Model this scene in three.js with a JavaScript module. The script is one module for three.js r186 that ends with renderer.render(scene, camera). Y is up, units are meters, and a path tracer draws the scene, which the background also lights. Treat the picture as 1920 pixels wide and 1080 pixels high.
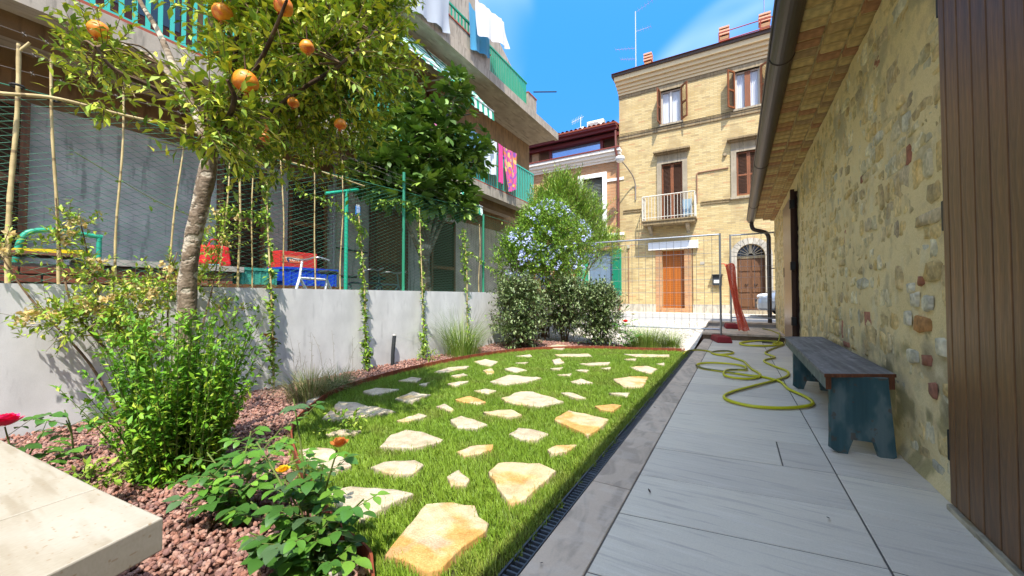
import * as THREE from 'three';
import { RoundedBoxGeometry } from 'three/addons/geometries/RoundedBoxGeometry.js';
import { mergeGeometries, mergeVertices } from 'three/addons/utils/BufferGeometryUtils.js';

// ---------- camera ----------
const scene = new THREE.Scene();
const camera = new THREE.PerspectiveCamera(73.66, 16 / 9, 0.03, 600);
camera.position.set(0, 0.85, 0);
{
  const yaw = 30.274 * Math.PI / 180, pitch = 1.351 * Math.PI / 180;
  camera.lookAt(-Math.sin(yaw) * Math.cos(pitch), 0.85 + Math.sin(pitch), -Math.cos(yaw) * Math.cos(pitch));
}
const renderer = new THREE.WebGLRenderer();
renderer.toneMapping = THREE.LinearToneMapping;
renderer.toneMappingExposure = 3.65;
renderer.shadowMap.enabled = true;

// ---------- random and noise ----------
function rng(seed) {
  let a = seed >>> 0;
  return () => { a = (a + 0x6D2B79F5) | 0; let t = Math.imul(a ^ (a >>> 15), 1 | a); t = (t + Math.imul(t ^ (t >>> 7), 61 | t)) ^ t; return ((t ^ (t >>> 14)) >>> 0) / 4294967296; };
}
function hash(x, y, s) {
  let h = Math.imul(x | 0, 374761393) ^ Math.imul(y | 0, 668265263) ^ Math.imul(s | 0, 2147483647 ^ 0x9E3779B9);
  h = Math.imul(h ^ (h >>> 13), 1274126177); h ^= h >>> 16; h = Math.imul(h, 2246822519); h ^= h >>> 13;
  return (h >>> 0) / 4294967296;
}
function vnoise(x, y, px = 1e6, py = 1e6, s = 0) {          // value noise, periodic in px, py cells
  const xi = Math.floor(x), yi = Math.floor(y), fx = x - xi, fy = y - yi;
  const u = fx * fx * (3 - 2 * fx), v = fy * fy * (3 - 2 * fy);
  const m = (a, n) => ((a % n) + n) % n;
  const x0 = m(xi, px), x1 = m(xi + 1, px), y0 = m(yi, py), y1 = m(yi + 1, py);
  return (hash(x0, y0, s) * (1 - u) + hash(x1, y0, s) * u) * (1 - v) + (hash(x0, y1, s) * (1 - u) + hash(x1, y1, s) * u) * v;
}
function fbm(x, y, oct = 4, px = 1e6, py = 1e6, s = 0) {
  let a = 0.5, r = 0, n = 0;
  for (let i = 0; i < oct; i++) { r += a * vnoise(x, y, px, py, s + i * 17); n += a; a *= 0.5; x *= 2; y *= 2; px *= 2; py *= 2; }
  return r / n;
}
const clamp = (x, a = 0, b = 1) => Math.min(b, Math.max(a, x));
const lerp = (a, b, t) => a + (b - a) * t;
const smooth = (a, b, x) => { const t = clamp((x - a) / (b - a)); return t * t * (3 - 2 * t); };

// ---------- sky and sun ----------
const SUN = new THREE.Vector3(0.336, 1, 0.52).normalize();
{
  const W = 1024, H = 512, CX = 20.0, CZ = 24.6, d = new Float32Array(W * H * 4);
  for (let j = 0; j < H; j++) for (let i = 0; i < W; i++) {
    const el = ((j + 0.5) / H - 0.5) * Math.PI, az = ((i + 0.5) / W - 0.5) * 2 * Math.PI;
    const y = Math.sin(el), x = Math.cos(el) * Math.cos(az), z = Math.cos(el) * Math.sin(az), e = Math.max(0, y);
    const h = Math.pow(1 - e, 8), k = (j * W + i) * 4;
    let r = lerp(0.022, 0.24, h), g = lerp(0.130, 0.30, h), b = lerp(0.35, 0.42, h);
    const c = Math.max(0, x * SUN.x + y * SUN.y + z * SUN.z), glow = 0.44 * Math.pow(c, 2.5) + 1.0 * Math.pow(c, 30);  // broad sun aureole added outside the view, strengthened to fill the shaded path
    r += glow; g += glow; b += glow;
    // thin cirrus over the whole sky
    const q = 1 / (e + 0.35), u = x * q * 2.2, v = z * q * 2.2;
    const wv = fbm(u * 0.8 + 3, v * 0.8 + 9, 3, 1e6, 1e6, 5) * 2.4;
    const ci = smooth(0.36, 0.80, fbm(u * 0.8 + v * 0.3 + wv + CX, v * 1.2 - u * 0.4 + wv + CZ, 4, 1e6, 1e6, 8)) * 0.4;
    r = lerp(r, 0.66, ci); g = lerp(g, 0.70, ci); b = lerp(b, 0.76, ci);
    d[k] = r; d[k + 1] = g; d[k + 2] = b; d[k + 3] = 1;
  }
  const t = new THREE.DataTexture(d, W, H, THREE.RGBAFormat, THREE.FloatType);
  t.mapping = THREE.EquirectangularReflectionMapping; t.magFilter = THREE.LinearFilter; t.minFilter = THREE.LinearFilter; t.needsUpdate = true;
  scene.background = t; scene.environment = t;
}
const sun = new THREE.DirectionalLight(new THREE.Color(1, 0.94, 0.83), 2.0);
sun.target.position.set(-2, 0, -6); sun.position.copy(SUN).multiplyScalar(40).add(sun.target.position);
sun.castShadow = true; sun.shadow.mapSize.set(4096, 4096);
Object.assign(sun.shadow.camera, { left: -25, right: 25, top: 25, bottom: -25, near: 1, far: 90 });
scene.add(sun, sun.target);

// ---------- helpers ----------
const used = new Map();
function numbered(n) { const k = used.get(n) ?? 0; used.set(n, k + 1); return k ? n + '_' + String(k).padStart(3, '0') : n; }
const V = (x, y, z) => new THREE.Vector3(x, y, z);
const rgb = (r, g, b) => new THREE.Color().setRGB(r / 255, g / 255, b / 255, THREE.SRGBColorSpace);
function mat(color, rough = 0.85, extra = {}) { return new THREE.MeshStandardMaterial({ color: Array.isArray(color) ? rgb(...color) : color, roughness: rough, side: THREE.DoubleSide, ...extra }); }
function pmat(color, rough = 0.85, extra = {}) { return new THREE.MeshPhysicalMaterial({ color: Array.isArray(color) ? rgb(...color) : color, roughness: rough, side: THREE.DoubleSide, ...extra }); }
function tex(w, h, fn, srgb = true, rep = null) {          // fn(u01, v01, x, y) -> [r, g, b] 0..255
  const d = new Uint8Array(w * h * 4);
  for (let y = 0; y < h; y++) for (let x = 0; x < w; x++) { const c = fn((x + 0.5) / w, (y + 0.5) / h, x, y), k = (y * w + x) * 4; d[k] = clamp(c[0], 0, 255); d[k + 1] = clamp(c[1], 0, 255); d[k + 2] = clamp(c[2], 0, 255); d[k + 3] = 255; }
  const t = new THREE.DataTexture(d, w, h, THREE.RGBAFormat);
  t.wrapS = t.wrapT = THREE.RepeatWrapping; t.magFilter = THREE.LinearFilter; t.minFilter = THREE.LinearFilter;
  if (srgb) t.colorSpace = THREE.SRGBColorSpace;
  if (rep) t.repeat.set(rep[0], rep[1]);
  t.needsUpdate = true; return t;
}
function mix3(a, b, t) { return [lerp(a[0], b[0], t), lerp(a[1], b[1], t), lerp(a[2], b[2], t)]; }

class MB {                                                  // collects pieces of ONE part
  constructor() { this.p = []; this.uv = []; this.c = []; this.i = []; this.hasC = false; }
  get n() { return this.p.length / 3; }
  v(x, y, z, u = 0, w = 0, col) { this.p.push(x, y, z); this.uv.push(u, w); if (col) { this.hasC = true; this.c.push(col.r, col.g, col.b); } else this.c.push(1, 1, 1); return this.n - 1; }
  quad(a, b, c, d, col, us = 1) {                           // corners as Vector3, own vertices, uv in metres
    const w = a.distanceTo(b) * us, h = a.distanceTo(d) * us;
    const k = this.v(a.x, a.y, a.z, 0, 0, col); this.v(b.x, b.y, b.z, w, 0, col); this.v(c.x, c.y, c.z, w, h, col); this.v(d.x, d.y, d.z, 0, h, col);
    this.i.push(k, k + 1, k + 2, k, k + 2, k + 3); return this;
  }
  box(cx, cy, cz, sx, sy, sz, { ry = 0, rx = 0, rz = 0, col, uo = 0 } = {}) {
    const m = new THREE.Matrix4().makeRotationFromEuler(new THREE.Euler(rx, ry, rz)).setPosition(cx, cy, cz);
    const h = [sx / 2, sy / 2, sz / 2], t = V(0, 0, 0);
    for (const [a, b, c, s] of [[0, 1, 2, 1], [0, 1, 2, -1], [1, 2, 0, 1], [1, 2, 0, -1], [2, 0, 1, 1], [2, 0, 1, -1]]) {
      const k = this.n;
      for (const [p, q] of [[-1, -1], [1, -1], [1, 1], [-1, 1]]) {
        const o = [0, 0, 0]; o[c] = s * h[c]; o[a] = p * h[a] * s; o[b] = q * h[b];
        let u = o[a], w = o[b]; if (c === 0) { u = o[2]; w = o[1]; } else if (c === 1) { u = o[0]; w = o[2]; } else { u = o[0]; w = o[1]; }
        t.set(...o).applyMatrix4(m); this.v(t.x, t.y, t.z, u + uo, w + uo * 0.7, col);
      }
      this.i.push(k, k + 1, k + 2, k, k + 2, k + 3);
    }
    return this;
  }
  span(x0, x1, y0, y1, z0, z1, o) { return this.box((x0 + x1) / 2, (y0 + y1) / 2, (z0 + z1) / 2, Math.abs(x1 - x0), Math.abs(y1 - y0), Math.abs(z1 - z0), o); }
  tube(pts, rad, seg = 8, { col, cap = true, colFn } = {}) { // pts Vector3[], rad number or function(t) or array
    const N = pts.length, R = (k) => typeof rad === 'function' ? rad(k / (N - 1)) : Array.isArray(rad) ? rad[k] : rad;
    const T = pts.map((p, k) => pts[Math.min(N - 1, k + 1)].clone().sub(pts[Math.max(0, k - 1)]).normalize());
    let n = Math.abs(T[0].y) < 0.9 ? V(0, 1, 0).cross(T[0]).normalize() : V(1, 0, 0).cross(T[0]).normalize();
    const base = this.n; let len = 0;
    for (let k = 0; k < N; k++) {
      if (k) { len += pts[k].distanceTo(pts[k - 1]); n = n.clone().sub(T[k].clone().multiplyScalar(n.dot(T[k]))); if (n.lengthSq() < 1e-6) n = V(1, 0, 0).cross(T[k]); n.normalize(); }
      const b = T[k].clone().cross(n), r = R(k);
      for (let s = 0; s <= seg; s++) {
        const a = s / seg * Math.PI * 2, ca = Math.cos(a) * r, sa = Math.sin(a) * r;
        this.v(pts[k].x + n.x * ca + b.x * sa, pts[k].y + n.y * ca + b.y * sa, pts[k].z + n.z * ca + b.z * sa, s / seg * 2 * Math.PI * r, len, colFn ? colFn(s / seg, k / (N - 1)) : col);
      }
    }
    for (let k = 0; k < N - 1; k++) for (let s = 0; s < seg; s++) { const a = base + k * (seg + 1) + s, c = a + seg + 1; this.i.push(a, c, a + 1, a + 1, c, c + 1); }
    if (cap) for (const [k, o] of [[0, 1], [N - 1, 0]]) {
      const c = this.v(pts[k].x, pts[k].y, pts[k].z, 0, 0, colFn ? colFn(0, k / (N - 1)) : col), st = this.n;
      for (let s = 0; s <= seg; s++) { const q = (base + k * (seg + 1) + s) * 3; this.v(this.p[q], this.p[q + 1], this.p[q + 2], 0, 0, colFn ? colFn(0, k / (N - 1)) : col); }
      for (let s = 0; s < seg; s++) o ? this.i.push(c, st + s, st + s + 1) : this.i.push(c, st + s + 1, st + s);
    }
    return this;
  }
  bar(a, b, r, seg = 6, o = {}) { return this.tube([a, b], r, seg, o); }
  prism(poly, y0, y1, col) {                                // poly [[x, z], ...] horizontal outline
    const pts = poly.map(([x, z]) => new THREE.Vector2(x, z)), tri = THREE.ShapeUtils.triangulateShape(pts, []);
    for (const y of [y0, y1]) { const k = this.n; for (const p of pts) this.v(p.x, y, p.y, p.x, p.y, col); for (const t of tri) this.i.push(k + t[0], k + t[1], k + t[2]); }
    for (let q = 0; q < pts.length; q++) { const a = pts[q], b = pts[(q + 1) % pts.length]; this.quad(V(a.x, y0, a.y), V(b.x, y0, b.y), V(b.x, y1, b.y), V(a.x, y1, a.y), col); }
    return this;
  }
  geo(g, m, col) {                                          // any geometry
    const gg = m ? g.clone().applyMatrix4(m) : g, P = gg.attributes.position, U = gg.attributes.uv, k = this.n;
    for (let q = 0; q < P.count; q++) this.v(P.getX(q), P.getY(q), P.getZ(q), U ? U.getX(q) : 0, U ? U.getY(q) : 0, col);
    if (gg.index) for (let q = 0; q < gg.index.count; q++) this.i.push(k + gg.index.getX(q)); else for (let q = 0; q < P.count; q++) this.i.push(k + q);
    return this;
  }
  leaf(p, dir, up, L, W, col, { seg = 2, droop = 0.15, fold = 0.25, peak = 0.45 } = {}) {
    const d = dir.clone().normalize(), s = d.clone().cross(up); if (s.lengthSq() < 1e-5) s.set(1, 0, 0); s.normalize(); const n = s.clone().cross(d);
    const at = (t) => p.clone().addScaledVector(d, L * t).addScaledVector(n, -droop * L * t * t);
    const k0 = this.v(p.x, p.y, p.z, 0.5, 0, col); let prev = null;
    for (let q = 1; q < seg; q++) {
      const t = seg === 2 ? peak : q / seg, hw = W * 0.5 * (seg === 2 ? 1 : Math.pow(Math.sin(Math.PI * Math.pow(t, Math.log(0.5) / Math.log(peak))), 0.8)), c = at(t);
      const a = this.v(c.x - s.x * hw + n.x * fold * hw, c.y - s.y * hw + n.y * fold * hw, c.z - s.z * hw + n.z * fold * hw, 0, t, col);
      const b = this.v(c.x, c.y, c.z, 0.5, t, col);
      const e = this.v(c.x + s.x * hw + n.x * fold * hw, c.y + s.y * hw + n.y * fold * hw, c.z + s.z * hw + n.z * fold * hw, 1, t, col);
      if (!prev) this.i.push(k0, b, a, k0, e, b); else this.i.push(prev[0], prev[1], a, prev[1], b, a, prev[1], prev[2], b, prev[2], e, b);
      prev = [a, b, e];
    }
    const c = at(1), k1 = this.v(c.x, c.y, c.z, 0.5, 1, col);
    this.i.push(prev[0], prev[1], k1, prev[1], prev[2], k1); return this;
  }
  build() {
    const g = new THREE.BufferGeometry();
    g.setAttribute('position', new THREE.Float32BufferAttribute(this.p, 3)); g.setAttribute('uv', new THREE.Float32BufferAttribute(this.uv, 2));
    if (this.hasC) g.setAttribute('color', new THREE.Float32BufferAttribute(this.c, 3));
    g.setIndex(this.i); g.computeVertexNormals(); return g;
  }
}
function mesh(name, g, m, parent = scene) {
  const geo = g instanceof MB ? g.build() : g;
  const o = new THREE.Mesh(geo, m); o.name = parent === scene ? numbered(name) : name; o.castShadow = o.receiveShadow = true; parent.add(o); return o;
}
function tag(o, label, category, group) { o.userData.label = label; o.userData.category = category; if (group) o.userData.group = group; return o; }
function thing(name, label, category, pos = [0, 0, 0], group) { const o = new THREE.Group(); o.name = numbered(name); o.position.set(...pos); scene.add(o); return tag(o, label, category, group); }
function structure(name, g, m) { const o = mesh(name, g, m); o.userData.kind = 'structure'; return o; }
function stuff(o) { o.userData.kind = 'stuff'; return o; }
function local(pos, g) { const o = g instanceof MB ? g.build() : g; o.translate(-pos[0], -pos[1], -pos[2]); return o; }   // world shape under a thing at pos
function rbox(w, h, d, r = 0.006, s = 2) { const g = new RoundedBoxGeometry(w, h, d, s, r); const P = g.attributes.position, N = g.attributes.normal, U = g.attributes.uv; for (let k = 0; k < P.count; k++) { const ax = Math.abs(N.getX(k)), ay = Math.abs(N.getY(k)), az = Math.abs(N.getZ(k)); if (ay >= ax && ay >= az) U.setXY(k, P.getX(k), P.getZ(k)); else if (ax >= az) U.setXY(k, P.getZ(k), P.getY(k)); else U.setXY(k, P.getX(k), P.getY(k)); } return g; }
function copyOf(o, pos, turn, label) { const r = o.clone(); r.name = numbered(o.name.replace(/_\d{3}$/, '')); r.position.set(...pos); if (turn !== undefined) r.rotation.y = turn; r.userData = { ...o.userData }; if (label) r.userData.label = label; scene.add(r); return r; }
function inPoly(x, z, poly) { let c = false; for (let i = 0, j = poly.length - 1; i < poly.length; j = i++) { const [xi, zi] = poly[i], [xj, zj] = poly[j]; if ((zi > z) !== (zj > z) && x < (xj - xi) * (z - zi) / (zj - zi) + xi) c = !c; } return c; }
function curve(pts, n, closed = false) { return new THREE.CatmullRomCurve3(pts, closed, 'centripetal').getPoints(n); }
const vary = (r, base, dv, dh = 0) => { const c = base.clone(), h = {}; c.getHSL(h); c.setHSL((h.h + (r() - 0.5) * dh + 1) % 1, h.s, clamp(h.l * (1 + (r() - 0.5) * dv), 0, 1)); return c; };
const STONES = [[[-0.99,-0.87],[-1.03,-1.01],[-1.08,-1.17],[-1.03,-1.21],[-0.91,-1.27],[-0.85,-1.21],[-0.79,-1.19],[-0.77,-1.14],[-0.79,-1.03],[-0.78,-0.91],[-0.81,-0.88],[-0.91,-0.89]],[[-1.02,-1.53],[-1.03,-1.62],[-0.98,-1.67],[-0.85,-1.73],[-0.75,-1.7],[-0.75,-1.58],[-0.76,-1.4],[-0.79,-1.34],[-0.87,-1.39]],[[-1.51,-1.04],[-1.47,-1.11],[-1.36,-1.16],[-1.25,-1.19],[-1.18,-1.2],[-1.2,-1.09],[-1.22,-0.98],[-1.33,-0.98]],[[-1.54,-1.28],[-1.53,-1.35],[-1.41,-1.45],[-1.34,-1.44],[-1.32,-1.34],[-1.41,-1.28]],[[-1.16,-1.39],[-1.16,-1.48],[-1.05,-1.42],[-1.04,-1.37],[-1.09,-1.34]],[[-1.71,-1.48],[-1.81,-1.64],[-1.78,-1.74],[-1.67,-1.77],[-1.47,-1.74],[-1.5,-1.63],[-1.54,-1.55]],[[-1.3,-1.64],[-1.28,-1.73],[-1.18,-1.82],[-1.15,-1.76],[-1.23,-1.62]],[[-1.19,-2.0],[-1.2,-2.13],[-1.12,-2.15],[-0.99,-2.14],[-1.01,-2.0],[-1.09,-1.97]],[[-0.89,-1.9],[-0.87,-1.99],[-0.78,-2.05],[-0.79,-1.95],[-0.85,-1.87]],[[-1.08,-2.41],[-1.07,-2.65],[-0.76,-2.6],[-0.75,-2.37],[-0.78,-2.23],[-0.87,-2.29],[-0.99,-2.34]],[[-1.67,-2.04],[-1.66,-2.14],[-1.4,-2.09],[-1.41,-1.99],[-1.53,-1.95]],[[-1.57,-2.28],[-1.52,-2.37],[-1.43,-2.44],[-1.31,-2.38],[-1.37,-2.28]],[[-1.96,-1.84],[-1.96,-2.04],[-1.87,-2.04],[-1.89,-1.88]],[[-2.44,-1.62],[-2.73,-1.95],[-2.66,-2.0],[-2.37,-1.99],[-2.13,-2.0],[-2.21,-1.84],[-2.3,-1.67]],[[-1.67,-2.67],[-1.64,-2.96],[-1.54,-3.01],[-1.19,-2.85],[-1.28,-2.63],[-1.52,-2.6]],[[-1.97,-2.46],[-1.93,-2.61],[-1.71,-2.52],[-1.74,-2.45]],[[-2.41,-2.23],[-2.44,-2.47],[-2.24,-2.48],[-2.21,-2.21]],[[-1.96,-2.23],[-1.96,-2.32],[-1.8,-2.24],[-1.82,-2.2]],[[-2.82,-2.25],[-2.85,-2.42],[-2.61,-2.48],[-2.65,-2.22]],[[-2.89,-2.73],[-2.9,-2.91],[-2.76,-2.92],[-2.7,-2.78]],[[-2.6,-2.71],[-2.58,-2.83],[-2.5,-2.7]],[[-2.38,-2.86],[-2.36,-3.01],[-2.27,-3.06],[-2.27,-2.85]],[[-2.01,-2.77],[-1.97,-2.89],[-1.83,-2.87],[-1.86,-2.78]],[[-2.1,-3.16],[-2.1,-3.54],[-1.73,-3.55],[-1.79,-3.27],[-1.9,-3.11]],[[-2.61,-3.19],[-2.56,-3.35],[-2.48,-3.31],[-2.5,-3.14]],[[-2.89,-3.24],[-2.93,-3.53],[-2.78,-3.74],[-2.72,-3.62],[-2.78,-3.26]],[[-2.46,-3.58],[-2.47,-3.76],[-2.29,-3.54],[-2.31,-3.44]],[[-2.93,-4.03],[-2.88,-4.23],[-2.65,-4.2],[-2.55,-3.86],[-2.74,-3.91]],[[-2.32,-3.79],[-2.29,-3.93],[-2.05,-3.86],[-2.12,-3.69]],[[-1.31,-3.08],[-1.25,-3.14],[-1.07,-3.04],[-1.14,-2.98]],[[-1.42,-3.55],[-1.36,-3.71],[-1.2,-3.61],[-1.31,-3.51]],[[-1.66,-3.79],[-1.55,-3.94],[-1.51,-3.8]],[[-1.09,-3.89],[-0.97,-4.08],[-0.8,-4.16],[-0.75,-3.66],[-0.9,-3.58]],[[-0.93,-2.83],[-0.83,-2.97],[-0.77,-2.97],[-0.78,-2.79],[-0.87,-2.77]],[[-0.96,-3.28],[-0.8,-3.37],[-0.8,-3.27]],[[-1.11,-4.66],[-0.92,-4.81],[-0.8,-4.68],[-0.81,-4.37],[-0.98,-4.48]],[[-1.7,-4.56],[-1.39,-4.86],[-1.36,-4.65],[-1.55,-4.5]],[[-2.1,-4.64],[-2.05,-4.79],[-1.88,-4.53],[-1.92,-4.33]],[[-1.86,-4.06],[-1.77,-4.21],[-1.74,-4.06]],[[-2.26,-5.08],[-1.87,-5.43],[-1.75,-5.21],[-2.14,-4.98]],[[-1.42,-5.64],[-0.84,-5.91],[-0.81,-5.7],[-1.24,-5.51]],[[-2.69,-4.69],[-2.56,-4.91],[-2.46,-4.77]],[[-2.42,-4.21],[-2.29,-4.33],[-2.27,-4.21]],[[-2.06,-1.23],[-1.99,-1.3],[-1.9,-1.33],[-1.64,-1.25],[-1.66,-1.15],[-1.86,-1.17]],[[-2.14,-1.44],[-2.14,-1.55],[-2.01,-1.6],[-2.0,-1.53]],[[-1.58,-4.13],[-1.46,-4.24],[-1.44,-4.1]],[[-1.38,-4.4],[-1.29,-4.53],[-1.27,-4.4]],[[-1.3,-5.16],[-1.17,-5.3],[-1.15,-5.14]],[[-0.87,-5.01],[-0.79,-5.12],[-0.77,-4.96]],[[-2.7,-5.66],[-2.69,-6.15],[-2.46,-6.08],[-2.36,-5.61]],[[-2.92,-1.8],[-3.02,-1.97],[-2.96,-1.98],[-2.81,-1.79]],[[-1.18,-0.66],[-1.16,-0.73],[-1.1,-0.81],[-1.03,-0.8],[-1.01,-0.75]]];
const EDGE = [[-0.94,-0.79],[-1.0,-0.83],[-1.19,-0.87],[-1.51,-0.98],[-1.94,-1.15],[-2.43,-1.42],[-2.77,-1.78],[-3.03,-2.17],[-3.19,-2.95],[-3.2,-3.86],[-3.05,-4.76],[-2.76,-5.4],[-2.03,-6.05],[-1.32,-6.24],[-0.74,-6.44]];
const HOSE = [[-0.68,-6.18],[-0.65,-6.6],[-0.52,-6.77],[-0.36,-6.63],[-0.31,-6.43],[-0.21,-6.39],[-0.07,-6.57],[-0.06,-6.76],[-0.13,-6.86],[-0.28,-6.72],[-0.33,-6.51],[-0.26,-6.34],[-0.12,-6.23],[-0.06,-6.13],[0.06,-5.89],[0.11,-5.54],[0.15,-5.24],[0.2,-5.05],[0.21,-4.89],[0.17,-4.73],[0.08,-4.62],[-0.03,-4.58],[-0.11,-4.66],[-0.13,-4.82],[-0.1,-5.02],[-0.02,-5.11],[0.07,-5.16],[0.09,-5.28],[0.06,-5.43],[-0.05,-5.52],[-0.23,-5.5],[-0.37,-5.42],[-0.43,-5.27],[-0.42,-5.15],[-0.34,-5.03],[-0.23,-4.98],[-0.12,-4.93],[0.01,-4.88],[0.12,-4.84],[0.2,-4.84],[0.2,-4.85],[0.35,-4.67],[0.4,-4.29],[0.49,-4.04],[0.51,-3.83],[0.45,-3.69],[0.28,-3.54],[0.09,-3.49],[-0.05,-3.56],[-0.1,-3.69],[-0.06,-3.88],[0.11,-4.24],[0.34,-4.71],[0.46,-5.03],[0.48,-5.32],[0.38,-5.65],[0.3,-6.06],[0.45,-6.46],[0.36,-6.84],[0.44,-7.32],[0.71,-8.28],[0.7,-8.4],[0.63,-8.66],[0.39,-8.66],[0.15,-8.38],[0.04,-8.02],[0.13,-7.79],[0.35,-7.81],[0.58,-8.06],[0.71,-8.5],[0.64,-8.77],[0.4,-8.76],[0.15,-8.48],[0.04,-8.11],[0.14,-7.88],[0.36,-7.9],[0.59,-8.15],[0.71,-8.59]];
const CANES = [[[-3.92,2.459,-0.498],[-3.92,0.973,-0.484],0.022],[[-3.92,2.436,-0.632],[-3.92,0.964,-0.692],0.015],[[-3.92,2.445,-0.983],[-3.92,0.975,-0.963],0.013],[[-3.92,2.331,-1.364],[-3.92,0.986,-1.265],0.012],[[-3.92,2.45,-1.694],[-3.92,1.0,-1.613],0.011],[[-3.92,2.196,-1.763],[-3.92,0.981,-1.764],0.017],[[-3.92,2.295,-1.879],[-3.92,0.985,-1.884],0.011],[[-3.92,2.459,-2.118],[-3.92,0.968,-2.175],0.012],[[-3.92,2.472,-2.471],[-3.92,0.977,-2.514],0.012],[[-3.92,2.436,-2.822],[-3.92,0.966,-2.812],0.012],[[-3.92,2.145,-5.571],[-3.92,0.935,-5.559],0.012]];
const PLANTCANES = [[[-3.86,1.954,-1.968],[-3.72,0.0,-1.988]],[[-3.86,1.812,-3.008],[-3.72,0.0,-3.041]],[[-3.86,2.109,-4.01],[-3.72,0.0,-3.993]],[[-3.86,1.964,-5.046],[-3.72,0.0,-5.01]]];
const RAIL = [[-3.9,2.078,-0.354],[-3.9,2.094,-0.431],[-3.9,2.158,-0.632],[-3.9,2.18,-0.934],[-3.9,2.215,-1.341],[-3.9,2.209,-1.71],[-3.9,2.208,-1.936],[-3.9,2.208,-2.474],[-3.9,2.189,-3.088]];
const NETTOP = [[2.184,-0.357],[2.19,-0.436],[2.218,-0.963],[2.205,-1.737],[2.283,-3.296],[2.37,-5.03],[2.353,-5.745],[2.385,-7.743]];
const WIRES = [[[-3.98,2.56,-0.431],[-3.98,2.559,-0.824],[-3.98,2.498,-1.383],[-3.98,2.497,-2.342],[-3.98,2.529,-3.809],[-3.98,2.328,-5.757]],[[-3.98,2.432,-0.433],[-3.98,2.487,-0.992],[-3.98,2.533,-1.741],[-3.98,2.518,-2.851],[-3.98,2.455,-3.81],[-3.98,2.279,-5.757]],[[-3.98,2.308,-0.436],[-3.98,2.353,-0.965],[-3.98,2.409,-1.743],[-3.98,2.393,-2.852],[-3.98,2.38,-3.811],[-3.98,2.181,-5.758]]];
const POSTS = [[[-3.97,2.581,-3.79],[-3.97,0.938,-3.824]],[[-3.97,2.353,-5.743],[-3.97,0.937,-5.764]]];
const TPOST = [[-4.6,2.305,-3.383],[-4.6,2.167,-3.068],[-4.6,2.388,-3.571]];
const TRUNK = [[-2.55,0.05,-0.85],[-2.53,0.29,-0.86],[-2.52,0.51,-0.88],[-2.54,0.73,-0.9],[-2.52,1.01,-0.9],[-2.47,1.3,-0.92],[-2.42,1.55,-0.94],[-2.4,1.67,-0.95]];
const LIMBS = [[[-2.41,1.58,-0.95],[-2.54,1.86,-0.92],[-2.69,2.12,-0.88],[-2.84,2.37,-0.85],[-3.0,2.59,-0.81],[-3.15,2.88,-0.77]],[[-2.4,1.64,-0.95],[-2.7,1.97,-0.94],[-2.96,2.24,-0.9],[-3.23,2.4,-0.85],[-3.43,2.47,-0.73]],[[-2.4,1.65,-0.95],[-2.21,1.82,-0.94],[-2.13,2.03,-0.93],[-2.11,2.26,-0.93],[-2.1,2.55,-0.93]],[[-2.39,1.64,-0.96],[-2.39,1.97,-1.12],[-2.33,2.28,-1.27],[-2.31,2.64,-1.38],[-2.31,3.09,-1.48]],[[-2.39,1.67,-0.95],[-2.04,1.71,-0.99],[-1.81,1.84,-1.06],[-1.67,2.0,-1.19],[-1.62,2.23,-1.34]],[[-2.4,1.61,-0.95],[-1.94,1.76,-0.87],[-1.68,1.89,-0.85],[-1.5,2.01,-0.83]],[[-2.39,1.97,-1.12],[-2.35,2.0,-1.38],[-2.29,2.17,-1.64],[-2.12,2.37,-1.85]],[[-2.54,1.86,-0.92],[-2.56,1.92,-0.74],[-2.58,1.95,-0.61],[-2.58,2.02,-0.55]],[[-2.4,1.64,-0.95],[-1.95,1.6,-0.81],[-1.63,1.61,-0.71],[-1.59,1.64,-0.67]]];
const CROWN = [[-2.14,2.43,-1.25,0.42,1],[-2.07,2.2,-1.07,0.3,1],[-1.94,2.27,-1.38,0.36,1],[-2.03,2.37,-1.56,0.26,0.9],[-2.35,2.3,-1.02,0.13,0.5],[-2.15,2.06,-1.26,0.34,1],[-2.17,2.07,-1.48,0.32,0.9],[-2.2,1.92,-1.12,0.2,0.6],[-3.08,2.26,-0.71,0.13,0.5],[-2.84,2.06,-0.63,0.13,0.35],[-2.68,1.87,-0.61,0.09,0.2],[-1.81,1.65,-0.77,0.12,0.9],[-1.82,1.54,-0.71,0.1,0.7],[-1.85,1.46,-0.75,0.07,0.5],[-2.41,1.81,-1.35,0.26,0.5],[-2.29,1.92,-1.64,0.22,0.4],[-2.11,2.12,-1.63,0.2,0.5],[-2.14,2.92,-1.24,0.55,1.2],[-2.21,2.67,-0.98,0.25,0.6],[-1.96,2.82,-1.46,0.4,0.9],[-2.96,2.67,-0.77,0.12,0.3],[-1.88,2.29,-0.95,0.3,0.6],[-1.69,1.99,-1.07,0.25,0.6],[-2.67,1.78,-1.43,0.2,0.35],[-2.39,1.76,-1.13,0.14,0.3],[-3.06,2.18,-0.61,0.08,0.2],[-1.97,2.6,-1.58,0.2,0.6]];
const FRUIT = [[-1.7,1.72,-0.78,0.046],[-2.77,2.2,-0.6,0.045],[-2.0,2.14,-0.82,0.042],[-2.5,2.22,-1.0,0.024],[-1.78,1.76,-1.02,0.025],[-1.77,1.75,-1.26,0.03],[-1.91,1.65,-0.95,0.026],[-1.56,2.02,-0.85,0.036],[-1.53,1.89,-0.93,0.028],[-2.0,1.64,-1.01,0.026]];

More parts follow.
